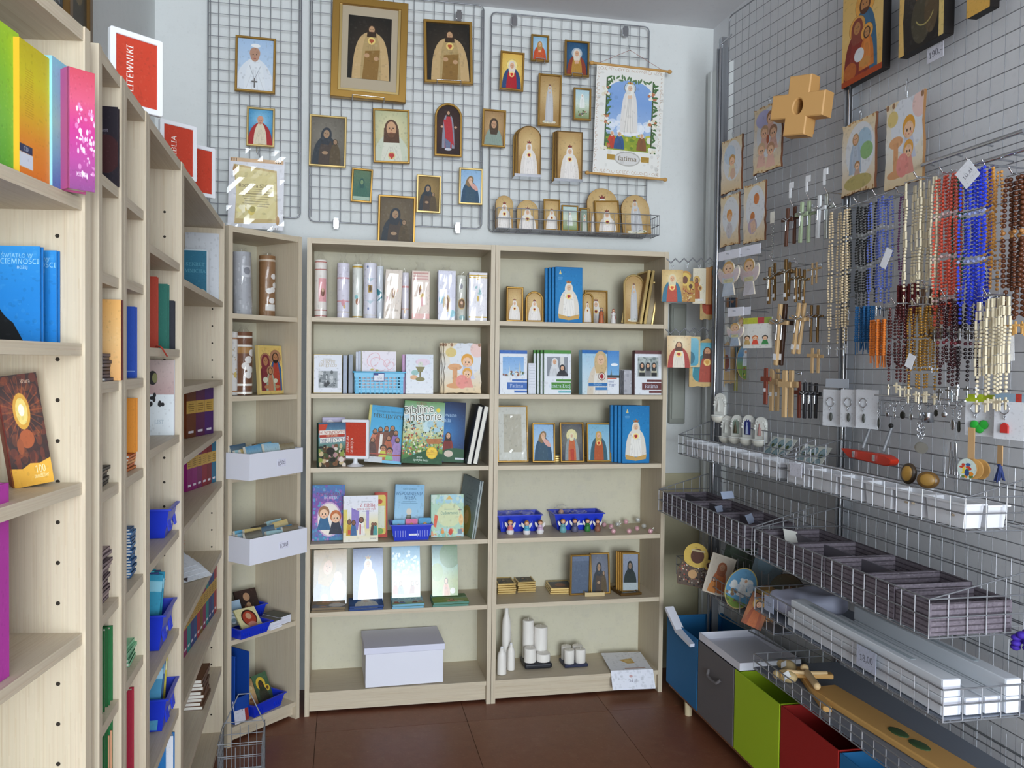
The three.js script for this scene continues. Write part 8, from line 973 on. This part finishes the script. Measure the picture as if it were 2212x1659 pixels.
  const ornate = (w, h) => { const s = new THREE.Shape(), x = w / 2; s.moveTo(-x, 0); for (let i = 1; i <= 6; i++) s.quadraticCurveTo(-x + w * (i - 0.5) / 6, i % 2 ? -h * 0.025 : h * 0.012, -x + w * i / 6, 0); s.lineTo(x, h * 0.72); s.quadraticCurveTo(x * 1.02, h * 0.8, x * 0.8, h * 0.86); s.quadraticCurveTo(x * 0.4, h * 0.94, 0, h); s.quadraticCurveTo(-x * 0.4, h * 0.94, -x * 0.8, h * 0.86); s.quadraticCurveTo(-x * 1.02, h * 0.8, -x, h * 0.72); s.closePath(); return s; };
  const heartLady = P(130, 190, (c, hh) => { rgrad(c, hh, 50, hh * 0.3, 80, '#e8d49c', '#b08a4c'); fig(c, { y: hh * 0.28, r: 14, base: hh + 4, sp: 46, veil: '#d8cca8', robe: '#b8442c', mantle: '#2f6f8c', skin: '#dcac84', heart: '#d8541c' }); }, '#7a5830');
  const heartMan = P(140, 190, (c, hh) => { rgrad(c, hh, 50, hh * 0.25, 80, '#efe2c0', '#c9a06c'); fig(c, { y: hh * 0.3, r: 13, base: hh + 4, sp: 46, robe: '#e2d8c8', mantle: '#a8362c', hair: '#5a3420', long: true, beard: '#5a3420', heart: '#b8302c', skin: '#d8a47c' }); }, '#7a5830');
  const blueMan = P(160, 230, (c, hh) => { fill(c, hh, '#c4a468'); c.save(); c.beginPath(); c.roundRect(10, 14, 80, hh - 30, 22); c.clip(); vgrad(c, hh, '#5ab0c8', '#7ac4d4', '#3f94ac'); fig(c, { y: hh * 0.27, r: 11, base: hh + 4, sp: 42, robe: '#a83c24', mantle: '#1f7c8c', hair: '#5a3018', long: true, beard: '#5a3018', heart: '#d89a3c', skin: '#d8a078' }); c.restore(); }, '#a8844c');
  arm([1514, 574, 1560, 690], 0.02, 'ornate blue-backed picture of a red robed figure at the rear of the upper arm', P(150, 220, (c, hh) => { fill(c, hh, '#c4a468'); c.save(); c.beginPath(); c.roundRect(10, 14, 80, hh - 30, 22); c.clip(); vgrad(c, hh, '#6ab4c4', '#4a9cb0'); fig(c, { y: hh * 0.3, r: 12, base: hh + 4, sp: 44, veil: '#8a4424', robe: '#b8481c', mantle: '#a8401c', skin: '#c98a5c', heart: '#e0843c' }); c.restore(); }, '#a8844c'), { shape: ornate, name: 'ornate_picture' });
  arm([1524, 578, 1537, 658], 0.045, 'edge of a brown wooden picture between the parchment and the blue picture', P(40, 120, (c, hh) => { fill(c, hh, '#a8743c'); rect(c, '#c9985c', 0, 0, 40, hh); }, '#8a5c30'));
  arm([1497, 580, 1523, 656], 0.06, 'cream parchment icon with an orange figure on the upper arm', P(90, 190, (c, hh) => { fill(c, hh, '#e4dcc4'); disc(c, 30, hh * 0.34, 26, 26, '#d8b060'); fig(c, { x: 30, y: hh * 0.34, r: 12, base: hh * 0.86, sp: 26, robe: '#b8642c', mantle: '#a8542c', hands: false, skin: '#a8704c' }); disc(c, 56, hh * 0.56, 16, 16, '#d8b060'); disc(c, 56, hh * 0.56, 9, 10, '#8a5434'); rect(c, '#e8e4e0', 40, hh * 0.86, 40, 12); }, '#c9b890'));
  { const s = (w, h) => { const q = new THREE.Shape(); q.moveTo(-w / 2, 0); q.lineTo(w / 2, 0); q.lineTo(w / 2, h * 0.4); q.absarc(w * 0.22, h * 0.48, w * 0.26, -0.3, 1.9, false); q.absarc(-w * 0.1, h * 0.72, w * 0.36, 0.1, 3.4, false); q.closePath(); return q; }; arm([1467, 577, 1500, 652], 0.075, 'cut-out icon of a haloed mother behind the lady picture on the upper arm', P(110, 180, (c, hh) => { fill(c, hh, '#b8883c'); disc(c, 38, hh * 0.28, 34, 34, '#d8b858'); disc(c, 38, hh * 0.3, 16, 20, '#6a3c24'); disc(c, 72, hh * 0.5, 22, 22, '#d8b858'); disc(c, 72, hh * 0.5, 11, 12, '#5a3420'); blobs(c, 50, 0, hh * 0.58, 100, hh, ['#a8402c', '#c49a4a', '#7a3424', '#d8c08c'], 2, 5); }, '#8a6434'), { shape: s, name: 'cutout_icon', cat: 'icon' }); }
  arm([1430, 583, 1473, 652], 0.09, 'picture of a veiled lady with a glowing heart, front of the upper arm', heartLady);
  arm([1570, 643, 1592, 664], 0.05, 'small dark framed picture peeping out under the upper arm', P(60, 60, (c, hh) => { fill(c, hh, '#8a5c34'); rect(c, '#1f2a3c', 20, 0, 60, hh); disc(c, 50, hh * 0.4, 14, 16, '#8a5a3c'); }, '#6a4424'));
  arm([1556, 738, 1585, 828], 0.02, 'brown ornate picture mostly hidden at the rear of the lower arm', P(90, 190, (c, hh) => { fill(c, hh, '#b8986a'); rect(c, '#9a9aa4', 0, hh * 0.1, 70, hh * 0.6); disc(c, 40, hh * 0.5, 24, 40, '#7a3a2c'); }, '#8a6a3c'), { shape: ornate, name: 'ornate_picture' });
  arm([1591, 742, 1628, 820], 0.1, 'oval picture of an apparition over a field on the lower arm', P(110, 210, (c, hh) => { fill(c, hh, '#c9a860'); c.save(); c.beginPath(); c.ellipse(50, hh / 2, 45, hh * 0.47, 0, 0, 7); c.clip(); vgrad(c, hh, '#a8c0cc', '#5f94c4', '#7a9a3c', '#6a8a34'); fig(c, { y: hh * 0.24, r: 8, base: hh * 0.62, sp: 17, veil: '#e4e8ec', robe: '#dce4ec', hands: false }); blobs(c, 12, 20, hh * 0.66, 80, hh * 0.86, ['#a83c2c', '#3c5a24', '#c9b04a'], 3, 7); c.restore(); }, '#5a3a20'), { shape: (w, h) => { const s = new THREE.Shape(); s.absellipse(0, h / 2, w / 2, h / 2, 0, Math.PI * 2); return s; }, name: 'oval_plaque', d: 0.01 });
  arm([1588, 745, 1637, 845], 0.03, 'tall landscape picture behind the oval one on the lower arm', P(110, 220, (c, hh) => { vgrad(c, hh, '#4a7c8c', '#8a9aa4', '#b8a860', '#8a8a34'); blobs(c, 12, 20, hh * 0.84, 80, hh * 0.96, ['#c4502c', '#5a7ab0', '#d8c04a'], 3, 6); }, '#a8844c'));
  arm([1491, 731, 1562, 835], 0.05, 'large ornate picture of a bearded figure with a glowing heart on blue', blueMan, { shape: ornate, name: 'ornate_picture', d: 0.012 });
  arm([1487, 727, 1511, 793], 0.075, 'blue backed picture peeping out behind the red-robed man picture', P(70, 170, (c, hh) => { fill(c, hh, '#cdb888'); c.save(); c.beginPath(); c.roundRect(-20, 14, 106, hh - 28, 30); c.clip(); vgrad(c, hh, '#8ac4d4', '#3f94b0'); disc(c, 20, hh * 0.7, 36, 50, '#2f6f84'); c.restore(); }, '#a8844c'));
  arm([1442, 725, 1490, 794], 0.09, 'picture of a bearded man in red and white, front of the lower arm', heartMan);
  // holy water fonts
  const font = (face, px, pyt, pyb, d, label, niche, inset) => { const p = face.at(px, pyb, d), h = face.at(px, pyt, d).y - p.y, w = h * 0.48, t = thing('holy_water_font', label, 'holy water font'), wht = mat('#dcdcd6', 0.4), s = archShape(w * 0.8, h * 0.72); const b = []; for (let i = 0; i < 9; i++) { const a = Math.PI * i / 8; b.push(new THREE.SphereGeometry(w * 0.085, 8, 6).translate(Math.cos(a) * w * 0.4, h * 0.62 + Math.sin(a) * w * 0.42, 0.006)); } part(t, 'back_plate', join([extrude(s, 0.012, 0.002, 12).translate(0, h * 0.24, -0.004), ...b]), wht); part(t, 'bowl', new THREE.SphereGeometry(w * 0.42, 18, 10, 0, Math.PI * 2, Math.PI * 0.45, Math.PI * 0.55).scale(1, 0.8, 0.8).translate(0, h * 0.28, w * 0.22), mat('#d8d4c8', 0.45)); part(t, 'bowl_rim', new THREE.TorusGeometry(w * 0.41, w * 0.045, 8, 24).rotateX(Math.PI / 2).scale(1, 1, 0.8).translate(0, h * 0.32, w * 0.22), wht); if (inset) { part(t, 'niche', extrude(archShape(w * 0.42, h * 0.42), 0.002, 0, 10).translate(0, h * 0.42, 0.009), mat(niche, 0.5)); part(t, 'figure', lathe([[0, 0], [w * 0.1, 0], [w * 0.07, h * 0.2], [w * 0.03, h * 0.26], [w * 0.045, h * 0.3], [0, h * 0.34]], 10).translate(0, h * 0.44, 0.014), mat(inset, 0.5)); } return put(t, face, p.x, p.y, d, 18); };
  font(RF, 1556, 846, 922, 0.03, 'white holy water font with a relief, hanging highest by the corner', '#dcdcd6', '#d0d0ca'); font(RF, 1571, 895, 966, 0.03, 'white holy water font, left of the row over the small trays', '#d4d4ce', '#c9c9c2'); font(RF, 1592, 893, 968, 0.035, 'white holy water font with a landscape in its niche', '#8a9a8c', '#4a3c24'); font(RF, 1617, 893, 972, 0.04, 'white holy water font with a dark blue niche', '#2a2f74', '#8a94b0'); font(RF, 1644, 897, 975, 0.045, 'round white holy water font with a reddish figure, nearest of the row', '#dcdcd6', '#a87a74');
  // sheets of oval stickers in the basket, red knife-shaped rack, magnets
  { const pr = P(150, 130, (c, hh) => { fill(c, hh, '#d8dcd4'); for (let i = 0; i < 6; i++) { const x = 20 + (i % 3) * 30, y = hh * (0.3 + 0.45 * Math.floor(i / 3)); disc(c, x, y, 12, 19, '#6a8a9a'); disc(c, x, y - 4, 9, 12, '#9ab4bc'); disc(c, x, y + 9, 6, 7, '#4a5a34'); } }, '#c9ccc4'); for (const [px, py, yaw, label] of [[1672, 984, 0, 'white sheet of six oval stickers leaning against the far grid'], [1742, 1004, 0, 'second sheet of oval stickers lower in the upper far basket']]) { const p = RF.at(px, py, 0.05), t = plaque({ name: 'sticker_sheet', cat: 'card', label, w: 0.15, h: 0.1, d: 0.002, shape: rectShape(0.15, 0.1), print: pr, gloss: true }); put(t, RF, p.x, p.y - 0.012, 0.06, 0, 38); } }
  { const a = R.at(1832, 985, 0.05), b = R.at(1943, 985, 0.05), w = b.x - a.x, s = new THREE.Shape(), t = thing('red_rack', 'red boat-shaped plastic rack hung by two grey straps on the near grid', 'rack'); s.moveTo(0, 0.012); s.lineTo(w * 0.16, -0.014); s.lineTo(w * 0.86, -0.02); s.quadraticCurveTo(w * 1.02, -0.018, w, 0.004); s.quadraticCurveTo(w * 0.9, 0.016, w * 0.8, 0.014); s.closePath(); part(t, 'rack', extrude(s, 0.03, 0.003), mat('#d03418', 0.35)); for (const q of [0.3, 0.7]) { part(t, 'strap', rod(V(w * q, 0.02, 0.0), V(w * q, 0.1, -0.03), 0.006, 6), M.steel); part(t, 'clip', rbox(0.012, 0.02, 0.006, 0.001, w * q, 0, 0.033), M.chrome); part(t, 'strap_end', new THREE.SphereGeometry(0.008, 10, 8).translate(w * q, 0.102, -0.026), M.dark); } put(t, R, a.x, (a.y + b.y) / 2, 0.05); }
  for (const [px, py, w, h, hex, yaw, label] of [[1962, 1050, 0.05, 0.062, '#3a2c1c', 20, 'dark brown egg-shaped icon standing in the near trays'], [2004, 1056, 0.06, 0.048, '#6a4c24', 40, 'golden brown egg-shaped icon lying beside the dark one']]) { const p = R.at(px, py, 0.12), t = thing('egg_icon', label, 'icon'); part(t, 'shell', new THREE.SphereGeometry(1, 20, 14).scale(w * 0.5, h * 0.5, 0.012), mat(hex, 0.35)); part(t, 'picture', new THREE.SphereGeometry(1, 20, 14).scale(w * 0.34, h * 0.36, 0.006).translate(0, 0, 0.0085), mat('#9a7434', 0.4)); put(t, R, p.x, Math.max(p.y + h * 0.5, Y1 + 0.06 + h * 0.5), 0.12, yaw, 8); }
  // earring cards, key rings, badges
  const keyRing = (x, y, z, parent, m, r = 0.012) => part(parent, 'ring', new THREE.TorusGeometry(r, 0.0014, 6, 20).translate(x, y, z), m);
  const earCard = (r, label, blob, header, d = 0.07) => { const f = fit(R, r, d), t = thing('carded_key_ring', label, 'key ring'), pr = P(110, 190, (c, hh) => { fill(c, hh, '#dcdee4'); if (header) { rect(c, header[0], 0, 0, 100, hh * 0.18); if (header[1]) rect(c, header[1], 70, 0, 20, hh * 0.18); } }, '#d4d6dc'); part(t, 'card', printBox(f.w, f.h, 0.002, pr), coated(pr)); keyRing(-f.w * 0.12, f.h * 0.66, 0.006, t, M.chrome, f.w * 0.16); part(t, 'chain', join([0, 1, 2].map((i) => new THREE.TorusGeometry(0.003, 0.0008, 5, 10).rotateY(i * 1.2).translate(-f.w * 0.1, f.h * (0.52 - i * 0.035), 0.006))), M.chrome); part(t, 'pendant', blob(f), blob.m); return put(t, R, f.x, f.y, d, 14); };
  const dark = Object.assign((f) => new THREE.SphereGeometry(1, 12, 8).scale(f.w * 0.07, f.h * 0.12, 0.004).translate(-f.w * 0.08, f.h * 0.26, 0.006), { m: mat('#4a4c48', 0.35) });
  earCard([1784, 842, 1820, 921], 'white card with a dark oval key ring, left of the pair by the upright', dark); earCard([1822, 842, 1858, 923], 'white card with a dark oval key ring, middle by the upright', dark); earCard([1855, 842, 1891, 926], 'white card with a small dark key ring, right by the upright', dark);
  const clover = Object.assign((f) => join([[-0.1, 0], [0.12, 0.02], [0.02, -0.08]].map(([x, y]) => new THREE.SphereGeometry(f.w * 0.16, 12, 8).scale(1, 0.9, 0.3).translate(x * f.w * 1.4, f.h * (0.26 + y), 0.006))), { m: mat('#2fae3c', 0.4) });
  earCard([2092, 852, 2144, 942], 'card with a lime header and a green clover key ring', clover, ['#b4c82c']);
  const redP = Object.assign((f) => extrude(archShape(f.w * 0.28, f.h * 0.22, 0), 0.005, 0.001, 10).translate(-f.w * 0.1, f.h * 0.14, 0.003), { m: mat('#c43430', 0.4) });
  earCard([2154, 850, 2207, 950], 'card with a blue-grey header and a red arched key ring', redP, ['#8aa4b8', '#b83c34']);
  [[1898, 868, 925, 0], [1916, 872, 900, 1], [1932, 866, 906, 2], [1950, 864, 905, 0], [1968, 866, 908, 1], [1986, 860, 905, 2], [2005, 855, 915, 3], [2022, 862, 900, 0], [2040, 866, 902, 1], [2058, 866, 930, 2], [2072, 868, 935, 0]].forEach(([px, pt, pb, k], i) => { const f = fit(R, [px - 8, pt, px + 8, pb], 0.07 + (i % 3) * 0.012), t = thing('key_ring', ['metal key ring with a dark oval fob', 'metal key ring with several small links', 'metal key ring with a round silver fob', 'large key ring with a silver crown-shaped fob'][k] + `, ${['first', 'second', 'third', 'fourth', 'fifth', 'sixth', 'seventh', 'eighth', 'ninth', 'tenth', 'last'][i]} from left on the hook row`, 'key ring'); keyRing(0, f.h * 0.86, 0, t, M.chrome, k === 3 ? 0.018 : 0.011); part(t, 'chain', join([0, 1, 2, 3].map((j) => new THREE.TorusGeometry(0.0034, 0.001, 5, 10).rotateY(j * 1.5).translate(0, f.h * (0.7 - j * 0.07), 0))), M.chrome); part(t, 'fob', k === 3 ? lathe([[0, 0], [0.017, 0.002], [0.014, 0.02], [0.019, 0.03], [0.015, 0.03], [0, 0.022]], 12).translate(0, 0.002, 0) : new THREE.SphereGeometry(1, 12, 8).scale(0.0085, f.h * 0.2, 0.003).translate(0, f.h * 0.2, 0), k === 0 ? mat('#34342f', 0.3, 0.5) : M.chrome); put(t, R, f.x, f.y, 0.07 + (i % 3) * 0.012, (i * 37) % 60 - 20); });
  { const a = R.at(1890, 852, 0.09), b = R.at(2085, 868, 0.09), t = thing('hook_bar', 'chrome bar with the row of key rings across the near grid', 'rail'); part(t, 'bar', rod(V(0, 0, 0), V(b.x - a.x, 0, 0), 0.003, 8), M.chrome); for (const q of [0.1, 0.9]) part(t, 'bracket', rod(V((b.x - a.x) * q, 0, 0), V((b.x - a.x) * q, 0, -0.086), 0.003, 6), M.chrome); put(t, R, a.x, (a.y + b.y) / 2, 0.09); }
  { const f = fit(R, [1974, 915, 2004, 985], 0.06), t = thing('coin_fob_chain', 'silver chain with stacked coin medals hanging above the egg-shaped icons', 'key ring'); part(t, 'chain', join(Array.from({ length: 8 }, (_, i) => new THREE.TorusGeometry(0.007, 0.0014, 5, 12).rotateY(i % 2).translate((i % 3 - 1) * 0.005, f.h * (0.98 - i * 0.055), 0))), M.chrome); part(t, 'medals', join([0, 1, 2, 3].map((i) => new THREE.CylinderGeometry(0.017, 0.017, 0.002, 20).rotateX(Math.PI / 2).rotateY(0.3).translate(i * 0.004, f.h * 0.26, i * 0.004))), silver); put(t, R, f.x, f.y, 0.06, 20); }
  { const f = fit(R, [2040, 915, 2082, 1035], 0.08), t = thing('clear_bag', 'clear bag of shiny metal spoons hanging beside the ribbon badge', 'bag'); part(t, 'bag', wrapper(0.026, 0.012, f.h * 0.7, 0.03), M.cello); part(t, 'spoons', join([0, 1, 2, 3].map((i) => rod(V(-0.014 + i * 0.009, 0.012, 0), V(-0.01 + i * 0.007, f.h * 0.66, (i % 2) * 0.006), 0.003, 6))), M.chrome); put(t, R, f.x, f.y, 0.08, 10); }
  { const f = fit(R, [2074, 988, 2110, 1036], 0.1), t = thing('ribbon_badge', 'round wooden badge with a bright picture on a tan ribbon', 'badge'), pr = P(90, 90, (c, hh) => { fill(c, hh, '#c4d0c8'); blobs(c, 14, 20, 30, 80, 90, ['#d8842c', '#c4402c', '#3c5a8c', '#e0c44a', '#5a7a3c'], 5, 14); disc(c, 50, 70, 12, 16, '#2f4a7c'); }, '#a8804c'), s = new THREE.Shape(); s.absellipse(0, f.h / 2, f.h * 0.46, f.h * 0.46, 0, Math.PI * 2); part(t, 'disc', printShape(s, 0.006, pr), gloss(pr)); for (const i of [1, 2]) part(t, 'rear_disc', extrude(s, 0.005, 0.001).translate(0.012 * i, 0, -0.008 * i), M.pine); part(t, 'ribbon', board(0.018, f.h * 1.4, 0.003, 0.004, f.h * 1.65, -0.004), mat('#b89468', 0.8)); put(t, R, f.x, f.y, 0.1, 16); }
  { const f = fit(R, [2146, 960, 2174, 1045], 0.09), t = thing('tassel', 'dark blue tassel on a tan ribbon at the right of the near grid', 'tassel'); part(t, 'ribbon', board(0.016, f.h * 0.5, 0.003, 0, f.h * 0.72, 0), mat('#b89468', 0.8)); part(t, 'threads', join(Array.from({ length: 18 }, (_, i) => rod(V(rr(-0.004, 0.004), f.h * 0.5, rr(-0.004, 0.004)), V(rr(-0.014, 0.014), rr(0, 0.02), rr(-0.01, 0.01)), 0.0022, 5))), mat('#22346c', 0.7), 'stuff'); put(t, R, f.x, f.y, 0.09); }
  { const f = fit(R, [2190, 1320, 2230, 1420], 0.1), t = thing('violet_rosette', 'violet fabric rosette at the right edge above the candle boxes', 'rosette'); part(t, 'petals', join(Array.from({ length: 14 }, (_, i) => new THREE.SphereGeometry(0.012, 8, 6).scale(1, 0.7, 1).translate(Math.cos(i * 0.9) * 0.016, f.h * 0.35 + Math.sin(i * 1.7) * 0.02, Math.sin(i * 0.9) * 0.016))), mat('#3c1f9c', 0.7)); part(t, 'cord', rod(V(0, f.h * 0.5, 0), V(0, f.h * 1.1, -0.06), 0.003, 6), mat('#8a2c1c', 0.7)); put(t, R, f.x, f.y, 0.1); }
  // ---- rosaries: bunches of single rosaries on long hooks
  const bead = new THREE.IcosahedronGeometry(1, 1), facet = new THREE.IcosahedronGeometry(1, 0), rosaries = new Map();
  function rosaryParts(kind, len, r) {                        // shared geometry of one rosary that hangs in two strands
    const key = kind + len.toFixed(3) + r; if (rosaries.has(key)) return rosaries.get(key);
    const list = [], large = [], pitch = r * (kind === 'tube' ? 2.1 : 2.15), N = Math.floor(len / pitch);
    for (const s of [-1, 1]) { let y = 0, i = 0; while (y < len) { const x = s * (0.005 + 0.004 * Math.sin((y / len) * Math.PI)), z = Math.sin(y * 60 + s) * 0.0015; if (kind === 'tube' && i % 8 < 3) { large.push(new THREE.CylinderGeometry(r * 0.8, r * 0.8, r * 5, 7).translate(x, -y - r * 2.6, z)); y += r * 5.4; } else { (i % 11 === 10 ? large : list).push((kind === 'glass' ? facet : bead).clone().scale(r, r, r).translate(x, -y - r, z)); y += i % 11 > 8 ? pitch * 1.5 : pitch; } i++; } }
    for (let i = 0; i < 5; i++) list.push(bead.clone().scale(r, r, r).translate(0, -len - 0.008 - i * r * 2.4, 0));
    const res = { beads: join(list), big: join(large.length ? large : [bead.clone().scale(r, r, r).translate(0, -len - 0.004, 0)]), cross: crossGeo(0.02, 0.032, 0.0055, 0.004).translate(0, -len - 0.012 - 12 * r, 0) };
    rosaries.set(key, res); return res;
  }
  const bunch = (px, [yt, yb], n, wpx, d, what, m, o = {}) => {
    const a = R.at(px, yt, d), b = R.at(px, yb, d), len = (a.y - b.y) * (o.cross === false ? 1 : 0.86), w = R.at(px + wpx / 2, yt, d).x - R.at(px - wpx / 2, yt, d).x, src = rosaryParts(o.kind ?? 'round', len, o.r ?? 0.0036);
    const nn = ['leftmost', 'second from left', 'third from left', 'fourth from left', 'fifth from left', 'sixth from left', 'seventh from left'], proto = thing('rosary', `${what}, ${n === 1 ? 'hanging alone' : nn[0]} of its bunch`, 'rosary', o.group);
    part(proto, 'beads', src.beads, m, 'stuff'); part(proto, 'large_beads', src.big, o.big ?? m, 'stuff'); if (o.cross !== false) part(proto, 'cross', src.cross, o.cm ?? M.chrome);
    for (let i = 0; i < n; i++) { const q = i ? copyOf(proto, `${what}, ${i === n - 1 ? 'rightmost' : nn[i]} of its bunch`) : proto; put(q, R, a.x + (n === 1 ? 0 : (i / (n - 1) - 0.5) * (w - 0.012)), a.y - rr(0, 0.012), d - (i % 3) * 0.014, rr(-25, 25)); }
    const t = thing('long_hook', `long chrome hook carrying the ${o.on ?? what.replace(/ rosary.*/, '') + ' rosaries'}`, 'hook'); part(t, 'arm', wirePath([V(0, 0, -d + 0.003), V(0, 0, 0.012), V(0, 0.014, 0.022)], 0.0024), M.chrome); part(t, 'cross_wire', rod(V(-w / 2, -0.002, 0), V(w / 2, -0.002, 0), 0.0018), M.chrome); put(t, R, a.x, a.y + 0.004, d);
  };
  const gm = (hex, rough = 0.2) => mat(hex, rough, 0, { clearcoat: 0.6, clearcoatRoughness: 0.08 });
  const cream = gm('#d2bd98', 0.35), creamT = mat('#ded2b4', 0.45), brownB = mat('#5a3420', 0.35), maroon = gm('#4a1414', 0.25), goldB = mat('#a87c30', 0.3, 0.3);
  bunch(1812, [450, 742], 4, 36, 0.12, 'cream beaded rosary by the middle upright', cream, { r: 0.0042 });
  bunch(1857, [440, 650], 6, 44, 0.11, 'black and grey glass rosary', gm('#2a2e2e'), { kind: 'glass', big: gm('#8a8f8c'), r: 0.004 });
  bunch(1898, [424, 648], 5, 40, 0.1, 'pale blue glass rosary', gm('#6478cc'), { kind: 'glass', big: gm('#b8bcc8'), r: 0.004 });
  bunch(1949, [420, 606], 1, 10, 0.08, 'thin purple rosary', gm('#6a2a6a'), { r: 0.0036 });
  bunch(1988, [386, 615], 7, 68, 0.12, 'cream rosary of long tube beads, upper bunch', creamT, { kind: 'tube', big: creamT, cm: creamT, r: 0.0044 });
  bunch(2044, [376, 700], 7, 42, 0.12, 'pink and red glass rosary', gm('#dc5a44'), { kind: 'glass', big: gm('#d8b4b0'), r: 0.0045 });
  bunch(2070, [382, 605], 2, 14, 0.1, 'green glass rosary', gm('#1f6a4c'), { kind: 'glass', r: 0.0042 });
  bunch(2103, [358, 690], 7, 50, 0.13, 'deep blue glass rosary', gm('#2c44d8'), { kind: 'glass', big: gm('#9aa8dc'), r: 0.0048 });
  bunch(2137, [362, 610], 4, 24, 0.11, 'amber glass rosary', gm('#cf9244'), { kind: 'glass', r: 0.0044 });
  bunch(2195, [378, 660], 5, 40, 0.12, 'dark brown wooden rosary at the right edge', mat('#5a3018', 0.35), { big: mat('#a8743c', 0.4), r: 0.0058, cm: M.pine });
  const cords = (px, [yt, yb], wpx, d, label, m, fringe) => { const f = fit(R, [px - wpx / 2, yt, px + wpx / 2, yb], d), t = thing('cord_rosary_bundle', label, 'rosary bundle'), g = [], h = []; for (let i = 0; i < 16; i++) { const x = (i / 15 - 0.5) * f.w * 0.9, z = rr(-0.012, 0.012), kn = 15; for (let j = 0; j < kn; j++) g.push(facet.clone().scale(0.0042, 0.0048, 0.0042).translate(x + rr(-0.001, 0.001), f.h * (1 - j / kn * 0.76), z)); h.push(rod(V(x, f.h * 0.26, z), V(x + rr(-0.006, 0.006), rr(0, 0.02), z), 0.0016, 5)); } part(t, 'knotted_cords', join(g), m, 'stuff'); part(t, 'fringe', join(h), fringe ?? m, 'stuff'); part(t, 'hook', rod(V(0, f.h, 0.014), V(0, f.h, -d + 0.004), 0.0024), M.chrome); put(t, R, f.x, f.y, d); };
  cords(1868, [664, 766], 30, 0.12, 'bundle of teal-blue knotted cord rosaries', mat('#1c5a8c', 0.8)); cords(1899, [693, 796], 38, 0.15, 'bundle of bright orange knotted cord rosaries', mat('#d8782c', 0.8)); cords(1958, [617, 700], 44, 0.1, 'bundle of dark red knotted cord rosaries', mat('#5c1416', 0.8));
  bunch(1940, [658, 800], 5, 40, 0.15, 'maroon wooden rosary with pale crosses, low bunch', maroon, { cm: creamT, r: 0.0042 });
  bunch(1985, [660, 825], 6, 44, 0.14, 'gold-brown wooden rosary with pale crosses', goldB, { cm: creamT, r: 0.0036 });
  bunch(2006, [620, 740], 4, 28, 0.1, 'light wooden tube rosary, short bunch', creamT, { kind: 'tube', big: mat('#6a4a34', 0.5), r: 0.0044 });
  bunch(2048, [642, 800], 4, 34, 0.13, 'dark red bead rosary with a silver cross', gm('#3c1018'), { big: gm('#7a2430'), r: 0.0048 });
  bunch(2084, [640, 790], 3, 28, 0.11, 'black bead rosary in the lower row', gm('#241a1e'), { big: gm('#5a1f2c'), r: 0.005 });
  bunch(2140, [640, 825], 7, 58, 0.16, 'cream tube rosary with wooden crosses, lower right bunch', creamT, { kind: 'tube', big: creamT, cm: creamT, r: 0.0044 });
  // price cards among the rosaries
  const pcard = (face, px, py, d, w, h, txt, label, roll, m) => { const p = face.at(px, py, d), pr = tagPrint(txt, '#e2e4ea', '#5a5a66', 90, Math.round(90 * h / w), 30), t = one('price_card', label, 'price card', printBox(w, h, 0.001, pr).translate(0, -h / 2, 0), matte(pr)); put(t, face, p.x, p.y, d, 8, 0, roll); };
  pcard(R, 2090, 376, 0.15, 0.052, 0.058, '10 zł', 'white square price card tilted over the blue and red rosaries', 38); pcard(R, 1914, 558, 0.13, 0.026, 0.06, '', 'narrow white price card among the pale blue rosaries', -28); pcard(R, 2175, 753, 0.13, 0.04, 0.062, '8 zł', 'white price card right of the lower cream rosaries', 3); pcard(R, 1966, 780, 0.17, 0.026, 0.04, '', 'small white card among the low maroon rosaries', -24);
  { const f = fit(RF, [1776, 818, 1834, 838], 0.09), t = one('header_sleeve', 'pale clear header sleeve above the white key ring cards', 'packaging', rbox(f.w * 0.8, f.h, 0.003, 0.001, 0, f.h / 2, 0), mat('#b4bac4', 0.3)); put(t, R, R.at(1808, 830, 0.07).x, R.at(1808, 838, 0.07).y, 0.07, 10); }
}

renderer.render(scene, camera);
